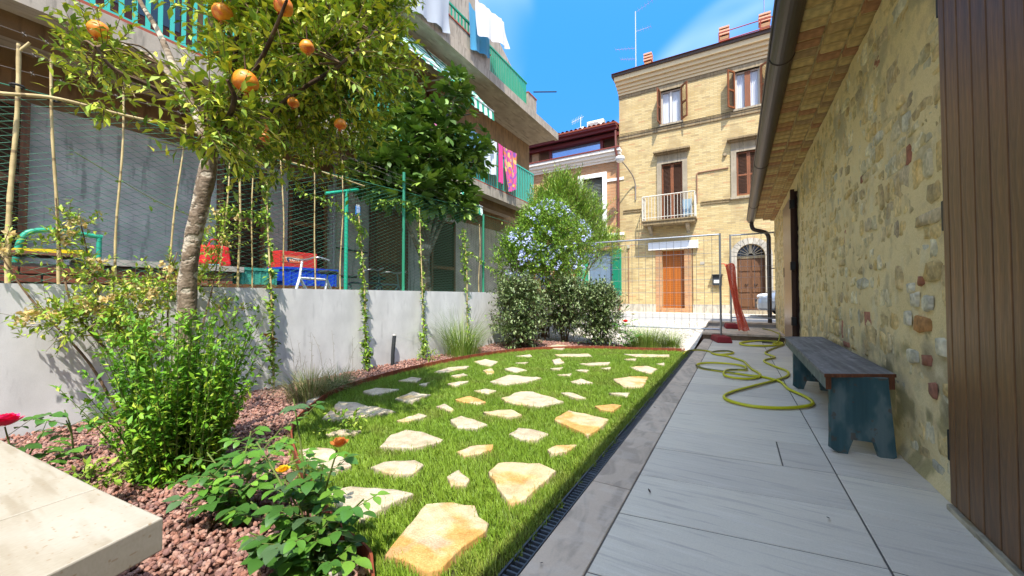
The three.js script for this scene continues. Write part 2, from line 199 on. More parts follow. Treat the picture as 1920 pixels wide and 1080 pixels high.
// ---------- materials of the ground ----------
const tileTex = tex(1024, 512, (u, v) => {
  const st = fbm(u * 5, v * 46, 4, 5, 46, 1), st2 = fbm(u * 9, v * 110, 3, 9, 110, 2), cl = fbm(u * 4, v * 5, 4, 4, 5, 3), g = vnoise(u * 512, v * 256, 512, 256, 4);
  const dark = smooth(0.60, 0.78, st) * 0.45 + smooth(0.62, 0.8, st2) * 0.22;
  let c = mix3([230, 219, 197], [217, 207, 188], cl); c = mix3(c, [188, 176, 162], dark); c = mix3(c, [234, 224, 208], smooth(0.60, 0.75, fbm(u * 6 + 3, v * 60 + 7, 3, 6, 60, 9)) * 0.5);
  const k = (g - 0.5) * 9; return [c[0] + k, c[1] + k, c[2] + k];
});
const stripTex = tex(512, 1024, (u, v) => {
  const w = fbm(u * 3, v * 3, 3, 3, 3, 31), st = fbm(u * 20 + w * 6, v * 9 + w * 6, 5, 20, 9, 32), cl = fbm(u * 3, v * 4, 4, 3, 4, 33), g = vnoise(u * 256, v * 512, 256, 512, 34);
  let c = mix3([222, 201, 176], [207, 187, 164], cl); c = mix3(c, [158, 142, 126], smooth(0.42, 0.72, st) * 0.5); c = mix3(c, [222, 208, 190], smooth(0.45, 0.75, fbm(u * 12, v * 30, 4, 12, 30, 36)) * 0.4);
  const k = (g - 0.5) * 9; return [c[0] + k, c[1] + k, c[2] + k];
});
const tileM = [0, 1, 2, 3].map((k) => { const t = tileTex.clone(); t.repeat.set(0.8, 1.1); t.offset.set(k * 0.37, k * 0.21); t.needsUpdate = true; return mat(rgb(255 - k * 5, 254 - k * 5, 252 - k * 4), 0.62, { map: t }); });
const stripM = [0, 1].map((k) => { const t = stripTex.clone(); t.repeat.set(1.1, 0.8); t.offset.set(k * 0.4, k * 0.33); t.needsUpdate = true; return mat([250 - k * 10, 248 - k * 10, 246 - k * 10], 0.7, { map: t }); });
const groutM = mat([104, 97, 88], 0.95);
const speckle = (a, b, f, seed) => tex(512, 512, (u, v) => { const n = fbm(u * 6, v * 6, 5, 6, 6, seed), g = vnoise(u * f, v * f, f, f, seed + 3), q = vnoise(u * f * 0.5, v * f * 0.5, f / 2, f / 2, seed + 9); const c = mix3(a, b, clamp(n * 0.9 + (g - 0.5) * 0.5 + (q - 0.5) * 0.4)); return c; });
const asphaltTex = speckle([150, 148, 144], [178, 174, 168], 256, 41);
const paleTex = speckle([176, 168, 156], [226, 218, 204], 128, 51);
const soilTex = speckle([70, 46, 38], [112, 74, 60], 128, 61);
const asphaltM = mat([255, 255, 255], 0.95, { map: asphaltTex }), paleM = mat([255, 255, 255], 0.95, { map: paleTex, bumpMap: paleTex, bumpScale: 0.012 }), soilM = mat([255, 255, 255], 1, { map: soilTex });
const lawnSoilM = mat([62, 62, 30], 1);

// ---------- ground, road, steps ----------
function sheet(x0, x1, z0, z1, y, us = 1) { const b = new MB(), k = b.v(x0, y, z0, x0 * us, z0 * us); b.v(x1, y, z0, x1 * us, z0 * us); b.v(x1, y, z1, x1 * us, z1 * us); b.v(x0, y, z1, x0 * us, z1 * us); b.i.push(k, k + 2, k + 1, k, k + 3, k + 2); return b; }
structure('ground', sheet(-300, 300, -300, 300, -0.16), soilM);
structure('street', new MB().span(-60, 60, -0.1, 0.232, -10.86, -90), asphaltM);
structure('pavement', new MB().span(-60, 60, 0.1, 0.258, -14.9, -16.3), paleM);
structure('bounce_terrace', sheet(-3.84, -0.65, 9, 0.9, 0.0), paleM);  // unseen pale paving behind the camera, added to bounce sunlight into the shade
structure('garden_bed', sheet(-3.86, -0.635, 6, -6.95, -0.035), soilM);
{ // pale crushed stone rising from the garden's end to the street
  const b = new MB(), xs = [-3.9, -0.63], zs = [-6.9, -8.7, -10.87];
  const ys = [-0.04, 0.05, 0.236];
  for (let k = 0; k < 2; k++) b.quad(V(xs[0], ys[k], zs[k]), V(xs[1], ys[k], zs[k]), V(xs[1], ys[k + 1], zs[k + 1]), V(xs[0], ys[k + 1], zs[k + 1]));
  structure('stone_chippings', b, paleM);
}
{
  const pave = structure('path', new MB().span(-0.588, 0.9, -0.13, -0.006, 3, -8.79), groutM);
  const g = 0.003, W0 = -0.413, W1 = 0.405, pitch = 0.3785, skew = 0.11;
  let n = 0; const R = rng(7);
  const slab = (poly, m) => {
    const b = new MB(), du = R() * 3, dv = R() * 3, y = 0.0 - R() * 0.0012, inset = 0.0025;
    const cx = poly.reduce((s, p) => s + p[0], 0) / 4, cz = poly.reduce((s, p) => s + p[1], 0) / 4;
    const inn = poly.map(([x, z]) => [x + Math.sign(cx - x) * inset, z + Math.sign(cz - z) * inset]);
    const k = b.n; for (const [x, z] of inn) b.v(x, y, z, x + du, z + dv); b.i.push(k, k + 1, k + 2, k, k + 2, k + 3);
    for (let q = 0; q < 4; q++) { const a = poly[q], c = poly[(q + 1) % 4], d = inn[(q + 1) % 4], e = inn[q]; const s = b.n; b.v(a[0], y - 0.003, a[1], a[0] + du, a[1] + dv); b.v(c[0], y - 0.003, c[1], c[0] + du, c[1] + dv); b.v(d[0], y, d[1], d[0] + du, d[1] + dv); b.v(e[0], y, e[1], e[0] + du, e[1] + dv); b.i.push(s, s + 1, s + 2, s, s + 2, s + 3); }
    return mesh('paving_tile', b, m, pave);
  };
  for (let k = -7; k < 20; k++) {                           // wide tiles
    const z0 = -1.544 - k * pitch, z1 = z0 - pitch; if (z1 < -8.79) { break; }
    if (k === 2) {                                          // the row with a cut piece beside the bench
      const f = 0.74, xm = lerp(W0, W1, f);
      slab([[W0 + g, z0 - g], [xm - g, z0 - skew * f - g], [xm - g, z1 - skew * f + g], [W0 + g, z1 + g]], tileM[1]);
      slab([[xm + g, z0 - skew * f - g], [W1 - g, z0 - skew - g], [W1 - g, z1 - skew + g], [xm + g, z1 - skew * f + g]], tileM[3]);
    } else slab([[W0 + g, z0 - g], [W1 - g, z0 - skew - g], [W1 - g, z1 - skew + g], [W0 + g, z1 + g]], tileM[Math.floor(R() * 4)]);
  }
  for (let k = -8; k < 18; k++) { const z0 = -2.023 - k * pitch, z1 = z0 - pitch; if (z1 < -8.79) break; slab([[W1 + g, z0 - g], [0.795, z0 - g], [0.795, z1 + g], [W1 + g, z1 + g]], tileM[Math.floor(R() * 4)]); }
  for (let k = -4; k < 14; k++) { const z0 = -0.95 - k * 0.8, z1 = Math.max(z0 - 0.8, -8.785); if (z0 < -8.7) break; slab([[-0.587, z0 - g], [W0 - g, z0 - g], [W0 - g, z1 + g], [-0.587, z1 + g]], stripM[(k + 8) % 2]); }
}
{
  const s1 = structure('step', new MB().span(-0.60, 1.4, -0.1, 0.085, -8.79, -10.86), mat([165, 152, 138], 0.85, { map: stripTex }));
  const tm = stripM[0];
  for (let k = 0; k < 2; k++) mesh('tread_slab', new MB().span(-0.61 + k * 0.8, 0.185 + k * 0.8, 0.09, 0.128, -8.75, -9.85), tm, s1);
  for (let k = 0; k < 2; k++) mesh('tread_slab', new MB().span(-0.61 + k * 0.8, 0.185 + k * 0.8, 0.09, 0.127, -9.854, -10.855), stripM[1], s1);
  for (let k = 0; k < 2; k++) mesh('tread_slab', new MB().span(-0.61 + k * 0.8, 0.185 + k * 0.8, 0.2, 0.241, -10.83, -11.35), tm, s1);
}

// ---------- drain channel ----------
{
  const pos = [-0.612, -0.05, -3.6], t = thing('drain_channel', 'slim dark grey slotted drain channel between lawn and paving', 'drain', pos);
  const dm = mat([86, 92, 98], 0.5, { metalness: 0.4 });
  mesh('channel', local(pos, new MB().span(-0.635, -0.589, -0.13, -0.115, 0.5, -6.75)), dm, t);
  mesh('side_rail', local(pos, new MB().span(-0.639, -0.632, -0.115, 0.004, 0.5, -6.75)), dm, t);
  mesh('side_rail', local(pos, new MB().span(-0.5925, -0.5885, -0.115, 0.001, 0.5, -6.75)), dm, t);
  const rung = new MB().span(-0.0195, 0.0195, -0.016, 0, -0.0035, 0.0035).build(), joint = new MB().span(-0.0195, 0.0195, -0.016, 0.001, -0.008, 0.008).build();
  const far = new MB();
  for (let k = 0; k < 290; k++) {
    const z = 0.2 - k * 0.024;
    if (z > -0.55) continue;
    const o = mesh(k % 21 === 0 ? 'grate_end' : 'grate_bar', k % 21 === 0 ? joint : rung, dm, t); o.position.set(-0.612 - pos[0], -0.002 - pos[1], z - pos[2]);
  }
}

// ---------- stone outbuilding on the right ----------
const mortarTex = tex(1024, 1024, (u, v) => {
  const a = fbm(u * 5, v * 5, 5, 5, 5, 71), b = fbm(u * 24, v * 24, 4, 24, 24, 72), g = vnoise(u * 400, v * 400, 400, 400, 73), st = smooth(0.56, 0.74, fbm(u * 7, v * 7, 5, 7, 7, 74));
  let c = mix3([236, 214, 160], [220, 197, 143], a); c = mix3(c, [192, 173, 132], smooth(0.5, 0.8, b) * 0.5); c = mix3(c, [160, 148, 120], st * 0.6); c = mix3(c, [224, 210, 170], smooth(0.62, 0.78, fbm(u * 14, v * 14, 4, 14, 14, 75)) * 0.6);
  const k = (g - 0.5) * 16; return [c[0] + k, c[1] + k, c[2] + k];
});
const rubbleTex = tex(512, 512, (u, v) => {
  const a = fbm(u * 6, v * 6, 5, 6, 6, 81), b = fbm(u * 40, v * 40, 3, 40, 40, 82);
  const k = 214 + (a - 0.5) * 110 + (b - 0.5) * 70; const y = smooth(0.55, 0.75, fbm(u * 9, v * 9, 4, 9, 9, 83)) * 0.5; return mix3([k, k, k * 0.985], [k * 0.95, k * 0.87, k * 0.66], y);
});
const mortarM = mat([255, 255, 255], 0.97, { map: mortarTex, bumpMap: mortarTex, bumpScale: 0.01 });
const stoneCols = [[255, 228, 166], [250, 222, 160], [240, 216, 166], [252, 234, 188], [234, 206, 150], [246, 214, 148], [255, 240, 200], [222, 200, 160]];
const rubbleM = stoneCols.map((c) => mat(c, 0.95, { map: rubbleTex, bumpMap: rubbleTex, bumpScale: 0.006 }));
const rubbleRed = mat([190, 128, 102], 0.95, { map: rubbleTex }), rubbleOrange = mat([226, 164, 98], 0.95, { map: rubbleTex }), rubbleWhite = mat([238, 228, 200], 0.9, { map: rubbleTex, bumpMap: rubbleTex, bumpScale: 0.008 });
const WX = 0.782, WTOP = 2.64, WEND = -10.85;
const outB = thing('stone_outbuilding', 'low rubble stone outbuilding with brick eaves and brown gutter along the path', 'building', [2.6, 0, -4]);
const OB = [2.6, 0, -4];
const relief = (z, y) => (fbm(z * 5 + 50, y * 7 + 50, 4, 1e6, 1e6, 91) - 0.5) * 0.024 + (fbm(z * 24 + 9, y * 30 + 9, 3, 1e6, 1e6, 92) - 0.5) * 0.009;
{
  const wallWhite = new THREE.Color(1, 1, 1), mould = new THREE.Color(0.36, 0.38, 0.30), b = new MB(), dz = 0.024, z0 = WEND, z1 = -1.9, nz = Math.round((z1 - z0) / dz), ny = 104, dy = WTOP / ny;
  for (let j = 0; j <= ny; j++) for (let i = 0; i <= nz; i++) { const z = z0 + i * dz, y = j * dy; const ft = y < 0.09 ? (0.09 - y) * 0.35 : 0; const mo = smooth(0.54, 0.64, fbm(z * 7 + 70, y * 7 + 70, 4, 1e6, 1e6, 95)) * (z > -3.4 && y < 0.52 + 0.2 * vnoise(z * 6 + 9, 3, 1e6, 1e6, 96) ? 1 : z < -3.4 && y < 0.5 ? 0.4 : 0); b.v(WX - relief(z, y) - ft, y, z, z * 0.55, y * 0.55, wallWhite.clone().lerp(mould, mo * 0.75)); }
  for (let j = 0; j < ny; j++) for (let i = 0; i < nz; i++) { const a = j * (nz + 1) + i; b.i.push(a, a + nz + 1, a + 1, a + 1, a + nz + 1, a + nz + 2); }
  const wallM = mortarM.clone(); wallM.vertexColors = true; const wall = mesh('wall', local(OB, b), wallM, outB);
  const bulk = new MB().span(WX + 0.03, 6, -0.1, WTOP + 0.2, WEND + 0.006, 5);
  bulk.span(WX - 0.004, WX + 0.04, -0.1, WTOP, -1.9, 5);
  mesh('masonry_core', local(OB, bulk), mortarM, outB);
  const R = rng(21), far = new MB(), list = [];
  let y = 0.03;
  while (y < WTOP - 0.08) {
    const h = 0.05 + R() * 0.10; let z = -2.28 - R() * 0.1;
    while (z > WEND + 0.1) {
      const l = 0.07 + R() * R() * 0.30, hh = h * (0.72 + R() * 0.5);
      if (R() > 0.10 && !(z - l < -6.75 && z > -8.45 && y < 2.55)) list.push([z - l / 2, y + h / 2 + (R() - 0.5) * 0.03, l * (0.9 + R() * 0.1), hh, R(), R()]);
      z -= l + R() * R() * 0.05;
    }
    y += h + 0.004;
  }
  // a few stones that stand out in the wall
  const special = [[-2.62, 0.72, 0.21, 0.085, rubbleOrange], [-2.80, 0.74, 0.08, 0.09, rubbleWhite], [-2.42, 0.63, 0.09, 0.09, rubbleWhite], [-2.55, 0.82, 0.10, 0.08, rubbleWhite], [-2.70, 0.84, 0.09, 0.08, rubbleWhite], [-2.52, 0.42, 0.08, 0.07, rubbleRed], [-2.58, 0.55, 0.1, 0.06, rubbleRed], [-2.75, 0.55, 0.14, 0.08, rubbleWhite], [-2.62, 0.93, 0.06, 0.05, rubbleRed], [-2.9, 0.95, 0.1, 0.16, rubbleM[4]], [-2.75, 0.90, 0.09, 0.06, rubbleWhite]];
  const makeStone = (zc, yc, l, h, proud, seed, b) => {
    const r2 = rng(seed), n = 10, ring = [[], []];
    for (let k = 0; k < n; k++) {
      const a = k / n * Math.PI * 2 + 0.2, ca = Math.cos(a), sa = Math.sin(a), p = 0.42;
      const sx = Math.sign(ca) * Math.pow(Math.abs(ca), p) * l / 2 * (0.78 + r2() * 0.36), sy = Math.sign(sa) * Math.pow(Math.abs(sa), p) * h / 2 * (0.76 + r2() * 0.38);
      ring[0].push([zc + sx, yc + sy]); ring[1].push([zc + sx * 0.93, yc + sy * 0.9]);
    }
    const st = b.n, x0 = WX - proud + 0.012, x1 = WX - proud, tl = (r2() - 0.5) * 0.06, tw = (r2() - 0.5) * 0.05;
    for (let q = 0; q < 2; q++) for (const [z, yy] of ring[q]) { const dx = (z - zc) * tl + (yy - yc) * tw + (r2() - 0.5) * 0.006; b.v((q ? x1 + dx : x0) , yy, z, z * 1.6, yy * 1.6); }
    const c = b.v(x1 - 0.001, yc, zc, zc * 1.6, yc * 1.6);
    for (let k = 0; k < n; k++) { const k2 = (k + 1) % n; b.i.push(st + k, st + n + k, st + k2, st + k2, st + n + k, st + n + k2, st + n + k, c, st + n + k2); }
  };
  const seen = list.filter((s) => !special.some((q) => Math.abs(q[0] - s[0]) < (q[2] + s[2]) / 2 && Math.abs(q[1] - s[1]) < (q[3] + s[3]) / 2)).sort((a, b) => b[0] - a[0]);
  seen.forEach((s, k) => {
    const proud = -0.002 + s[4] * s[4] * 0.010;
    if (k < 285) { const m = new MB(); makeStone(s[0], s[1], s[2], s[3], proud, 500 + k, m); mesh('stone', local(OB, m), s[5] < 0.03 ? rubbleRed : s[5] < 0.09 ? rubbleWhite : rubbleM[Math.floor(s[5] * 7.99)], wall); }
    else makeStone(s[0], s[1], s[2], s[3], proud, 500 + k, far);
  });
  for (const [z, yy, l, h, m] of special) { const q = new MB(); makeStone(z, yy, l, h, 0.012, Math.round(-z * 1000), q); mesh('stone', local(OB, q), m, wall); }
  const fo = stuff(mesh('stones', local(OB, far), rubbleM[1], wall));
}
{ // stepped brick eaves
  const R = rng(33), rows = [[0.40, 0.555, 2.72], [0.562, 0.70, 2.685], [0.705, 0.80, 2.65]];
  const brickCols = [[216, 184, 124], [202, 168, 112], [192, 146, 96], [220, 194, 136], [180, 148, 106], [188, 136, 94], [208, 176, 116]].map((c) => mat(c, 0.95, { map: rubbleTex, bumpMap: rubbleTex, bumpScale: 0.004 }));
  const bed = new MB(); rows.forEach(([a, b, y]) => bed.span(a + 0.012, 0.86, y + 0.007, y + 0.05, WEND - 0.11, 5));
  const eave = mesh('eave', local(OB, bed), mat([222, 200, 148], 0.97, { map: rubbleTex }), outB);
  const nearMost = new MB();
  rows.forEach(([a, b, y], r) => {
    const p = [0.128, 0.128, 0.128][r];
    for (let k = 0; k < 80; k++) {
      const z = -1.1 - k * p - (r % 2) * 0.06; if (z < WEND - 0.06) break;
      const g = rbox(b - a - 0.004, 0.045, p - 0.014 - R() * 0.006, 0.005, 1); g.rotateX((R() - 0.5) * 0.02); g.rotateZ((R() - 0.5) * 0.02); g.translate((a + b) / 2, y + 0.0215 + R() * 0.003, z);
      mesh('brick', local(OB, g), brickCols[Math.floor(R() * brickCols.length)], eave);
    }
    nearMost.span(a, b, y, y + 0.045, -1.03, 5);
  });
  mesh('eave_course', local(OB, nearMost), brickCols[1], eave);
}
{ // roof: clay tile slope over the building, with its verge
  const b = new MB(), a = V(0.30, 2.80, WEND - 0.2), c = V(4.3, 4.15, WEND - 0.2), dz = V(0, 0, 5.4 - WEND);
  b.quad(a, c, c.clone().add(dz), a.clone().add(dz)); const up = V(0, 0.09, 0);
  b.quad(a.clone().add(up), c.clone().add(up), c.clone().add(dz).add(up), a.clone().add(dz).add(up)); b.quad(a, c, c.clone().add(up), a.clone().add(up)); b.quad(a, a.clone().add(dz), a.clone().add(dz).add(up), a.clone().add(up));
  const a2 = V(8.4, 2.8, WEND - 0.2); b.quad(c, a2, a2.clone().add(dz), c.clone().add(dz));
  const roof = mesh('roof', local(OB, b), mat([150, 96, 70], 0.9), outB);
  const g = new MB(); g.quad(V(WX, WTOP, WEND), V(6, WTOP, WEND), V(4.3, 4.13, WEND), V(0.5, 2.85, WEND)); mesh('gable', local(OB, g), mortarM, outB);
  // gutter: half round, and its downpipe
  const gm = mat([74, 64, 58], 0.42, { metalness: 0.35 }), gx = 0.325, gy = 2.735, gr = 0.082, gb = new MB(), S = 12, zs = [WEND - 0.18, 5.3];
  for (let s = 0; s < S; s++) {
    const q = (t, r) => [gx - Math.cos(t) * r, gy - Math.sin(t) * r], t0 = s / S * Math.PI, t1 = (s + 1) / S * Math.PI;
    for (const r of [gr, gr - 0.004]) { const [xa, ya] = q(t0, r), [xb, yb] = q(t1, r); gb.quad(V(xa, ya, zs[0]), V(xb, yb, zs[0]), V(xb, yb, zs[1]), V(xa, ya, zs[1])); }
  }
  gb.tube([V(gx - gr - 0.004, gy + 0.002, zs[0]), V(gx - gr - 0.004, gy + 0.002, zs[1])], 0.009, 8);
  gb.span(gx + gr - 0.004, gx + gr, gy - 0.01, gy + 0.06, zs[0], zs[1]);
  const gut = mesh('gutter', local(OB, gb), gm, outB);
  const cap = new MB(); for (let s = 0; s < S; s++) { const t0 = s / S * Math.PI, t1 = (s + 1) / S * Math.PI, k = cap.v(gx, gy, zs[0] - 0.002); cap.v(gx - Math.cos(t0) * gr, gy - Math.sin(t0) * gr, zs[0] - 0.002); cap.v(gx - Math.cos(t1) * gr, gy - Math.sin(t1) * gr, zs[0] - 0.002); cap.i.push(k, k + 1, k + 2); }
  mesh('end_cap', local(OB, cap), gm, gut);
  for (const z of [-3.6, -6.4, -9.2]) { const r = new MB(); r.tube(Array.from({ length: 9 }, (_, k) => V(gx - Math.cos(k / 8 * Math.PI) * (gr + 0.002), gy - Math.sin(k / 8 * Math.PI) * (gr + 0.002), z)), 0.005, 5); mesh('seam', local(OB, r), gm, gut); }
  const dp = new MB(); dp.tube(curve([V(gx + 0.01, gy - gr + 0.02, WEND - 0.07), V(gx + 0.015, gy - 0.17, WEND - 0.07), V(gx + 0.05, gy - 0.25, WEND - 0.07), V(gx + 0.2, gy - 0.31, WEND - 0.07), V(gx + 0.30, gy - 0.36, WEND - 0.07), V(gx + 0.345, gy - 0.45, WEND - 0.07), V(gx + 0.35, gy - 0.6, WEND - 0.07), V(gx + 0.35, 1.2, WEND - 0.07), V(gx + 0.35, 0.128, WEND - 0.07)], 60), 0.046, 14);
  const dn = mesh('downpipe', local(OB, dp), gm, outB);
  for (const y of [0.5, 1.5]) { const q = new MB(); q.tube([V(gx + 0.35, y, WEND - 0.07), V(gx + 0.35, y + 0.05, WEND - 0.07)], 0.05, 14); q.span(gx + 0.38, WX + 0.1, y + 0.015, y + 0.035, WEND - 0.09, WEND - 0.05); mesh('bracket', local(OB, q), gm, dn); }
}
// wood grain used by doors, shutters and the bench
const grainTex = tex(512, 512, (u, v) => { const w = fbm(u * 4, v * 2, 3, 4, 2, 101) * 2, g = fbm(u * 60 + w * 3, v * 3, 4, 60, 3, 102), f = vnoise(u * 256, v * 32, 256, 32, 103); const k = 190 + (g - 0.5) * 95 + (f - 0.5) * 34; return [k, k * 0.985, k * 0.96]; });
{ // brown boarded doors
  const bm = [[150, 106, 64], [142, 100, 61], [156, 112, 68]].map((c) => pmat(c, 0.42, { map: grainTex, bumpMap: grainTex, bumpScale: 0.0012 }));
  const black = mat([28, 28, 30], 0.5, { metalness: 0.3 }), groove = mat([60, 36, 24], 0.8);
  const door = mesh('door', local(OB, new MB().span(0.752, 0.79, 0.024, 2.42, -2.242, 1.6)), groove, outB);
  let z = -2.247; const R = rng(5);
  for (let k = 0; k < 36; k++) {
    const w = k === 0 ? 0.054 : 0.098, g = rbox(0.02, 2.4, w - 0.006, 0.004, 2); g.translate(0.744, 1.222, z + w / 2); z += w;
    mesh('board', local(OB, g), bm[Math.floor(R() * 3)], door);
  }
  for (const y of [0.243, 1.188, 2.09]) { const g = rbox(0.03, 0.125, 0.05, 0.004); g.translate(0.757, y, -2.262); mesh('hinge', local(OB, g), black, door); }
  const sill = rbox(0.045, 0.04, 3.86, 0.006); sill.translate(0.742, 0.0, -0.31); mesh('threshold', local(OB, sill), mat([198, 184, 158], 0.7, { map: rubbleTex }), outB);
  const d2 = mesh('door', local(OB, new MB().span(0.744, 0.79, 0.03, 2.4, -8.3, -6.92)), groove, outB);
  const lm = pmat([190, 146, 104], 0.3, { map: grainTex });
  for (let k = 0; k < 10; k++) { const g = rbox(0.018, 2.36, 0.132, 0.003); g.translate(0.736, 1.215, -8.232 + k * 0.138); mesh('board', local(OB, g), lm, d2); }
  mesh('leaf_edge', local(OB, new MB().span(0.695, 0.744, 0.03, 2.42, -6.918, -6.87)), groove, d2);
  for (const y of [0.5, 1.3, 2.2]) { const g = rbox(0.06, 0.12, 0.08, 0.004); g.translate(0.71, y, -6.86); mesh('hinge', local(OB, g), black, d2); }
  const hd = new MB().span(0.72, 0.738, 1.2, 1.36, -8.26, -8.22); mesh('latch', local(OB, hd), black, d2);
}

// ---------- lawn, stepping stones, edging, lava gravel ----------
const edgeCurve = new THREE.CatmullRomCurve3([V(-0.62, 0, -0.5), V(-0.8, 0, -0.68), ...EDGE.map(([x, z]) => V(x, 0, z))], false, 'centripetal').getPoints(90).map((p) => [p.x, p.z]);
const lawnPoly = [...edgeCurve, [-0.64, -6.48], [-0.64, -0.5]];
{
  const b = new MB().prism(lawnPoly, -0.06, -0.006); structure('lawn_soil', b, lawnSoilM);
  const rust = tex(256, 128, (u, v) => { const n = fbm(u * 30, v * 6, 4, 30, 6, 121); return mix3([96, 44, 26], [158, 78, 42], n); });
  const t = thing('lawn_edging', 'rusty steel edging strip curving round the lawn', 'edging', [-2.4, 0, -3]), m = mat([255, 255, 255], 0.85, { map: rust }), q = new MB();
  const pts = edgeCurve, off = (k) => { const a = pts[Math.max(0, k - 1)], c = pts[Math.min(pts.length - 1, k + 1)], l = Math.hypot(c[0] - a[0], c[1] - a[1]); return [(c[1] - a[1]) / l * 0.004, -(c[0] - a[0]) / l * 0.004]; };
  for (let k = 0; k < pts.length - 1; k++) {
    const o0 = off(k), o1 = off(k + 1), A = (s, y) => V(pts[k][0] + s * o0[0], y, pts[k][1] + s * o0[1]), B = (s, y) => V(pts[k + 1][0] + s * o1[0], y, pts[k + 1][1] + s * o1[1]);
    q.quad(A(1, -0.08), B(1, -0.08), B(1, 0.06), A(1, 0.06)); q.quad(A(-1, -0.08), B(-1, -0.08), B(-1, 0.06), A(-1, 0.06)); q.quad(A(1, 0.06), B(1, 0.06), B(-1, 0.06), A(-1, 0.06));
  }
  mesh('strip', local([-2.4, 0, -3], q), m, t);
}
const sandTex = (a, b, c, seed, th) => tex(512, 512, (u, v) => {
  const n = fbm(u * 5, v * 5, 5, 5, 5, seed), o = smooth(th, th + 0.16, fbm(u * 4 + 2, v * 6, 5, 4, 6, seed + 5)), p = smooth(0.6, 0.75, fbm(u * 8, v * 8, 4, 8, 8, seed + 9)), g = vnoise(u * 256, v * 256, 256, 256, seed + 2);
  let q = mix3(a, b, n); q = mix3(q, c, o * 0.85); q = mix3(q, [186, 150, 138], p * 0.35); const k = (g - 0.5) * 26 + (fbm(u * 22, v * 22, 3, 22, 22, seed + 13) - 0.5) * 46; return [q[0] + k, q[1] + k, q[2] + k];
});
const stonePale = mat([255, 255, 255], 0.9, { map: sandTex([196, 184, 160], [172, 156, 130], [190, 162, 112], 131, 0.6) });
const stoneOchre = mat([255, 255, 255], 0.9, { map: sandTex([192, 176, 144], [186, 160, 116], [190, 142, 74], 141, 0.50) });
const stoneGrey = mat([255, 255, 255], 0.9, { map: sandTex([178, 172, 160], [148, 142, 132], [170, 156, 132], 151, 0.6) });
for (const m of [stonePale, stoneOchre, stoneGrey]) { m.bumpMap = m.map; m.bumpScale = 0.014; }
{
  const special = {
    0: ['large ochre and pink slab, biggest of the lawn stones', stoneOchre], 1: ['ochre blotched heart shaped lawn stone beside the drain', stoneOchre], 2: ['long pale lawn stone in front of the yellow rose bud', stonePale],
    9: ['orange four sided lawn stone near the drain', stoneOchre], 14: ['broad cream diamond stone in the middle of the lawn', stonePale], 13: ['pale pointed slab dappled by the tree shade', stonePale],
    32: ['pinkish squarish lawn stone beside the drain near the hose', stoneOchre], 43: ['pale wide slab half hidden behind the rose bush', stonePale], 49: ['pale flat stone lying on the red gravel under the shrubs', stonePale], 50: ['small grey stone lying against the rusty edging', stoneGrey], 51: ['grey slab under the rose bush outside the lawn edging', stoneGrey],
    5: ['whitish lumpy stone between two long pale stones', stonePale], 33: ['small orange stone by the drain side of the lawn', stoneOchre], 40: ['thin pale stone at the far corner by the drain end', stonePale],
  };
  const info = [];
  STONES.forEach((poly, i) => {
    const R = rng(900 + i), cx = poly.reduce((s, p) => s + p[0], 0) / poly.length, cz = poly.reduce((s, p) => s + p[1], 0) / poly.length, out = [];
    for (let k = 0; k < poly.length; k++) { const a = poly[k], c = poly[(k + 1) % poly.length], l = Math.hypot(c[0] - a[0], c[1] - a[1]), n = Math.max(1, Math.round(l / 0.045)); for (let q = 0; q < n; q++) { const t = q / n, j = Math.min(0.012, l * 0.08); out.push([lerp(a[0], c[0], t) + (R() - 0.5) * j, lerp(a[1], c[1], t) + (R() - 0.5) * j]); } }
    const onGravel = i === 49 || i >= 50, y1 = onGravel ? 0.035 : 0.028, b = new MB(), rad = 0.5 * Math.sqrt(Math.abs(THREE.ShapeUtils.area(out.map((p) => new THREE.Vector2(p[0], p[1])))));
    const hgt = (x, z) => y1 + (fbm(x * 9 + 40, z * 9 + 40, 3, 1e6, 1e6, 161) - 0.5) * 0.016 + (fbm(x * 40 + 40, z * 40 + 40, 2, 1e6, 1e6, 163) - 0.5) * 0.004;
    const n = out.length, rings = [[1, -0.055], [1, -0.008], [0.955, 0], [0.75, 0], [0.5, 0], [0.25, 0]], du = R() * 7, s0 = b.n;
    for (const [f, dy] of rings) for (const [x, z] of out) { const X = cx + (x - cx) * f, Z = cz + (z - cz) * f; b.v(X, dy < -0.03 ? -0.05 : hgt(X, Z) + dy, Z, X * 1.1 + du, Z * 1.1 + du); }
    const c = b.v(cx, hgt(cx, cz), cz, cx * 1.1 + du, cz * 1.1 + du);
    for (let r = 0; r < rings.length - 1; r++) for (let k = 0; k < n; k++) { const k2 = (k + 1) % n, a = s0 + r * n; b.i.push(a + k, a + n + k, a + k2, a + k2, a + n + k, a + n + k2); }
    for (let k = 0; k < n; k++) b.i.push(s0 + 5 * n + k, c, s0 + 5 * n + (k + 1) % n);
    const sp = special[i], pos = [cx, 0, cz];
    const ochre = [6, 11, 8, 26, 15].includes(i), o = mesh('stepping_stone', local(pos, b), sp ? sp[1] : ochre ? stoneOchre : stonePale); o.position.set(...pos);
    const xs = poly.map((p) => p[0]), zs = poly.map((p) => p[1]), w = Math.max(...xs) - Math.min(...xs), d = Math.max(...zs) - Math.min(...zs), long = Math.max(w, d) / Math.min(w, d) > 2.1;
    info.push({ o, sp, cx, cz, text: (rad > 0.16 ? 'broad ' : rad > 0.1 ? 'middle sized ' : rad > 0.06 ? 'small ' : 'tiny ') + (long ? 'narrow ' : '') + (poly.length === 3 ? 'three cornered ' : poly.length === 4 ? 'four cornered ' : poly.length === 5 ? 'five cornered ' : 'many sided ') + (ochre ? 'ochre' : 'pale') + ' stone' });
  });
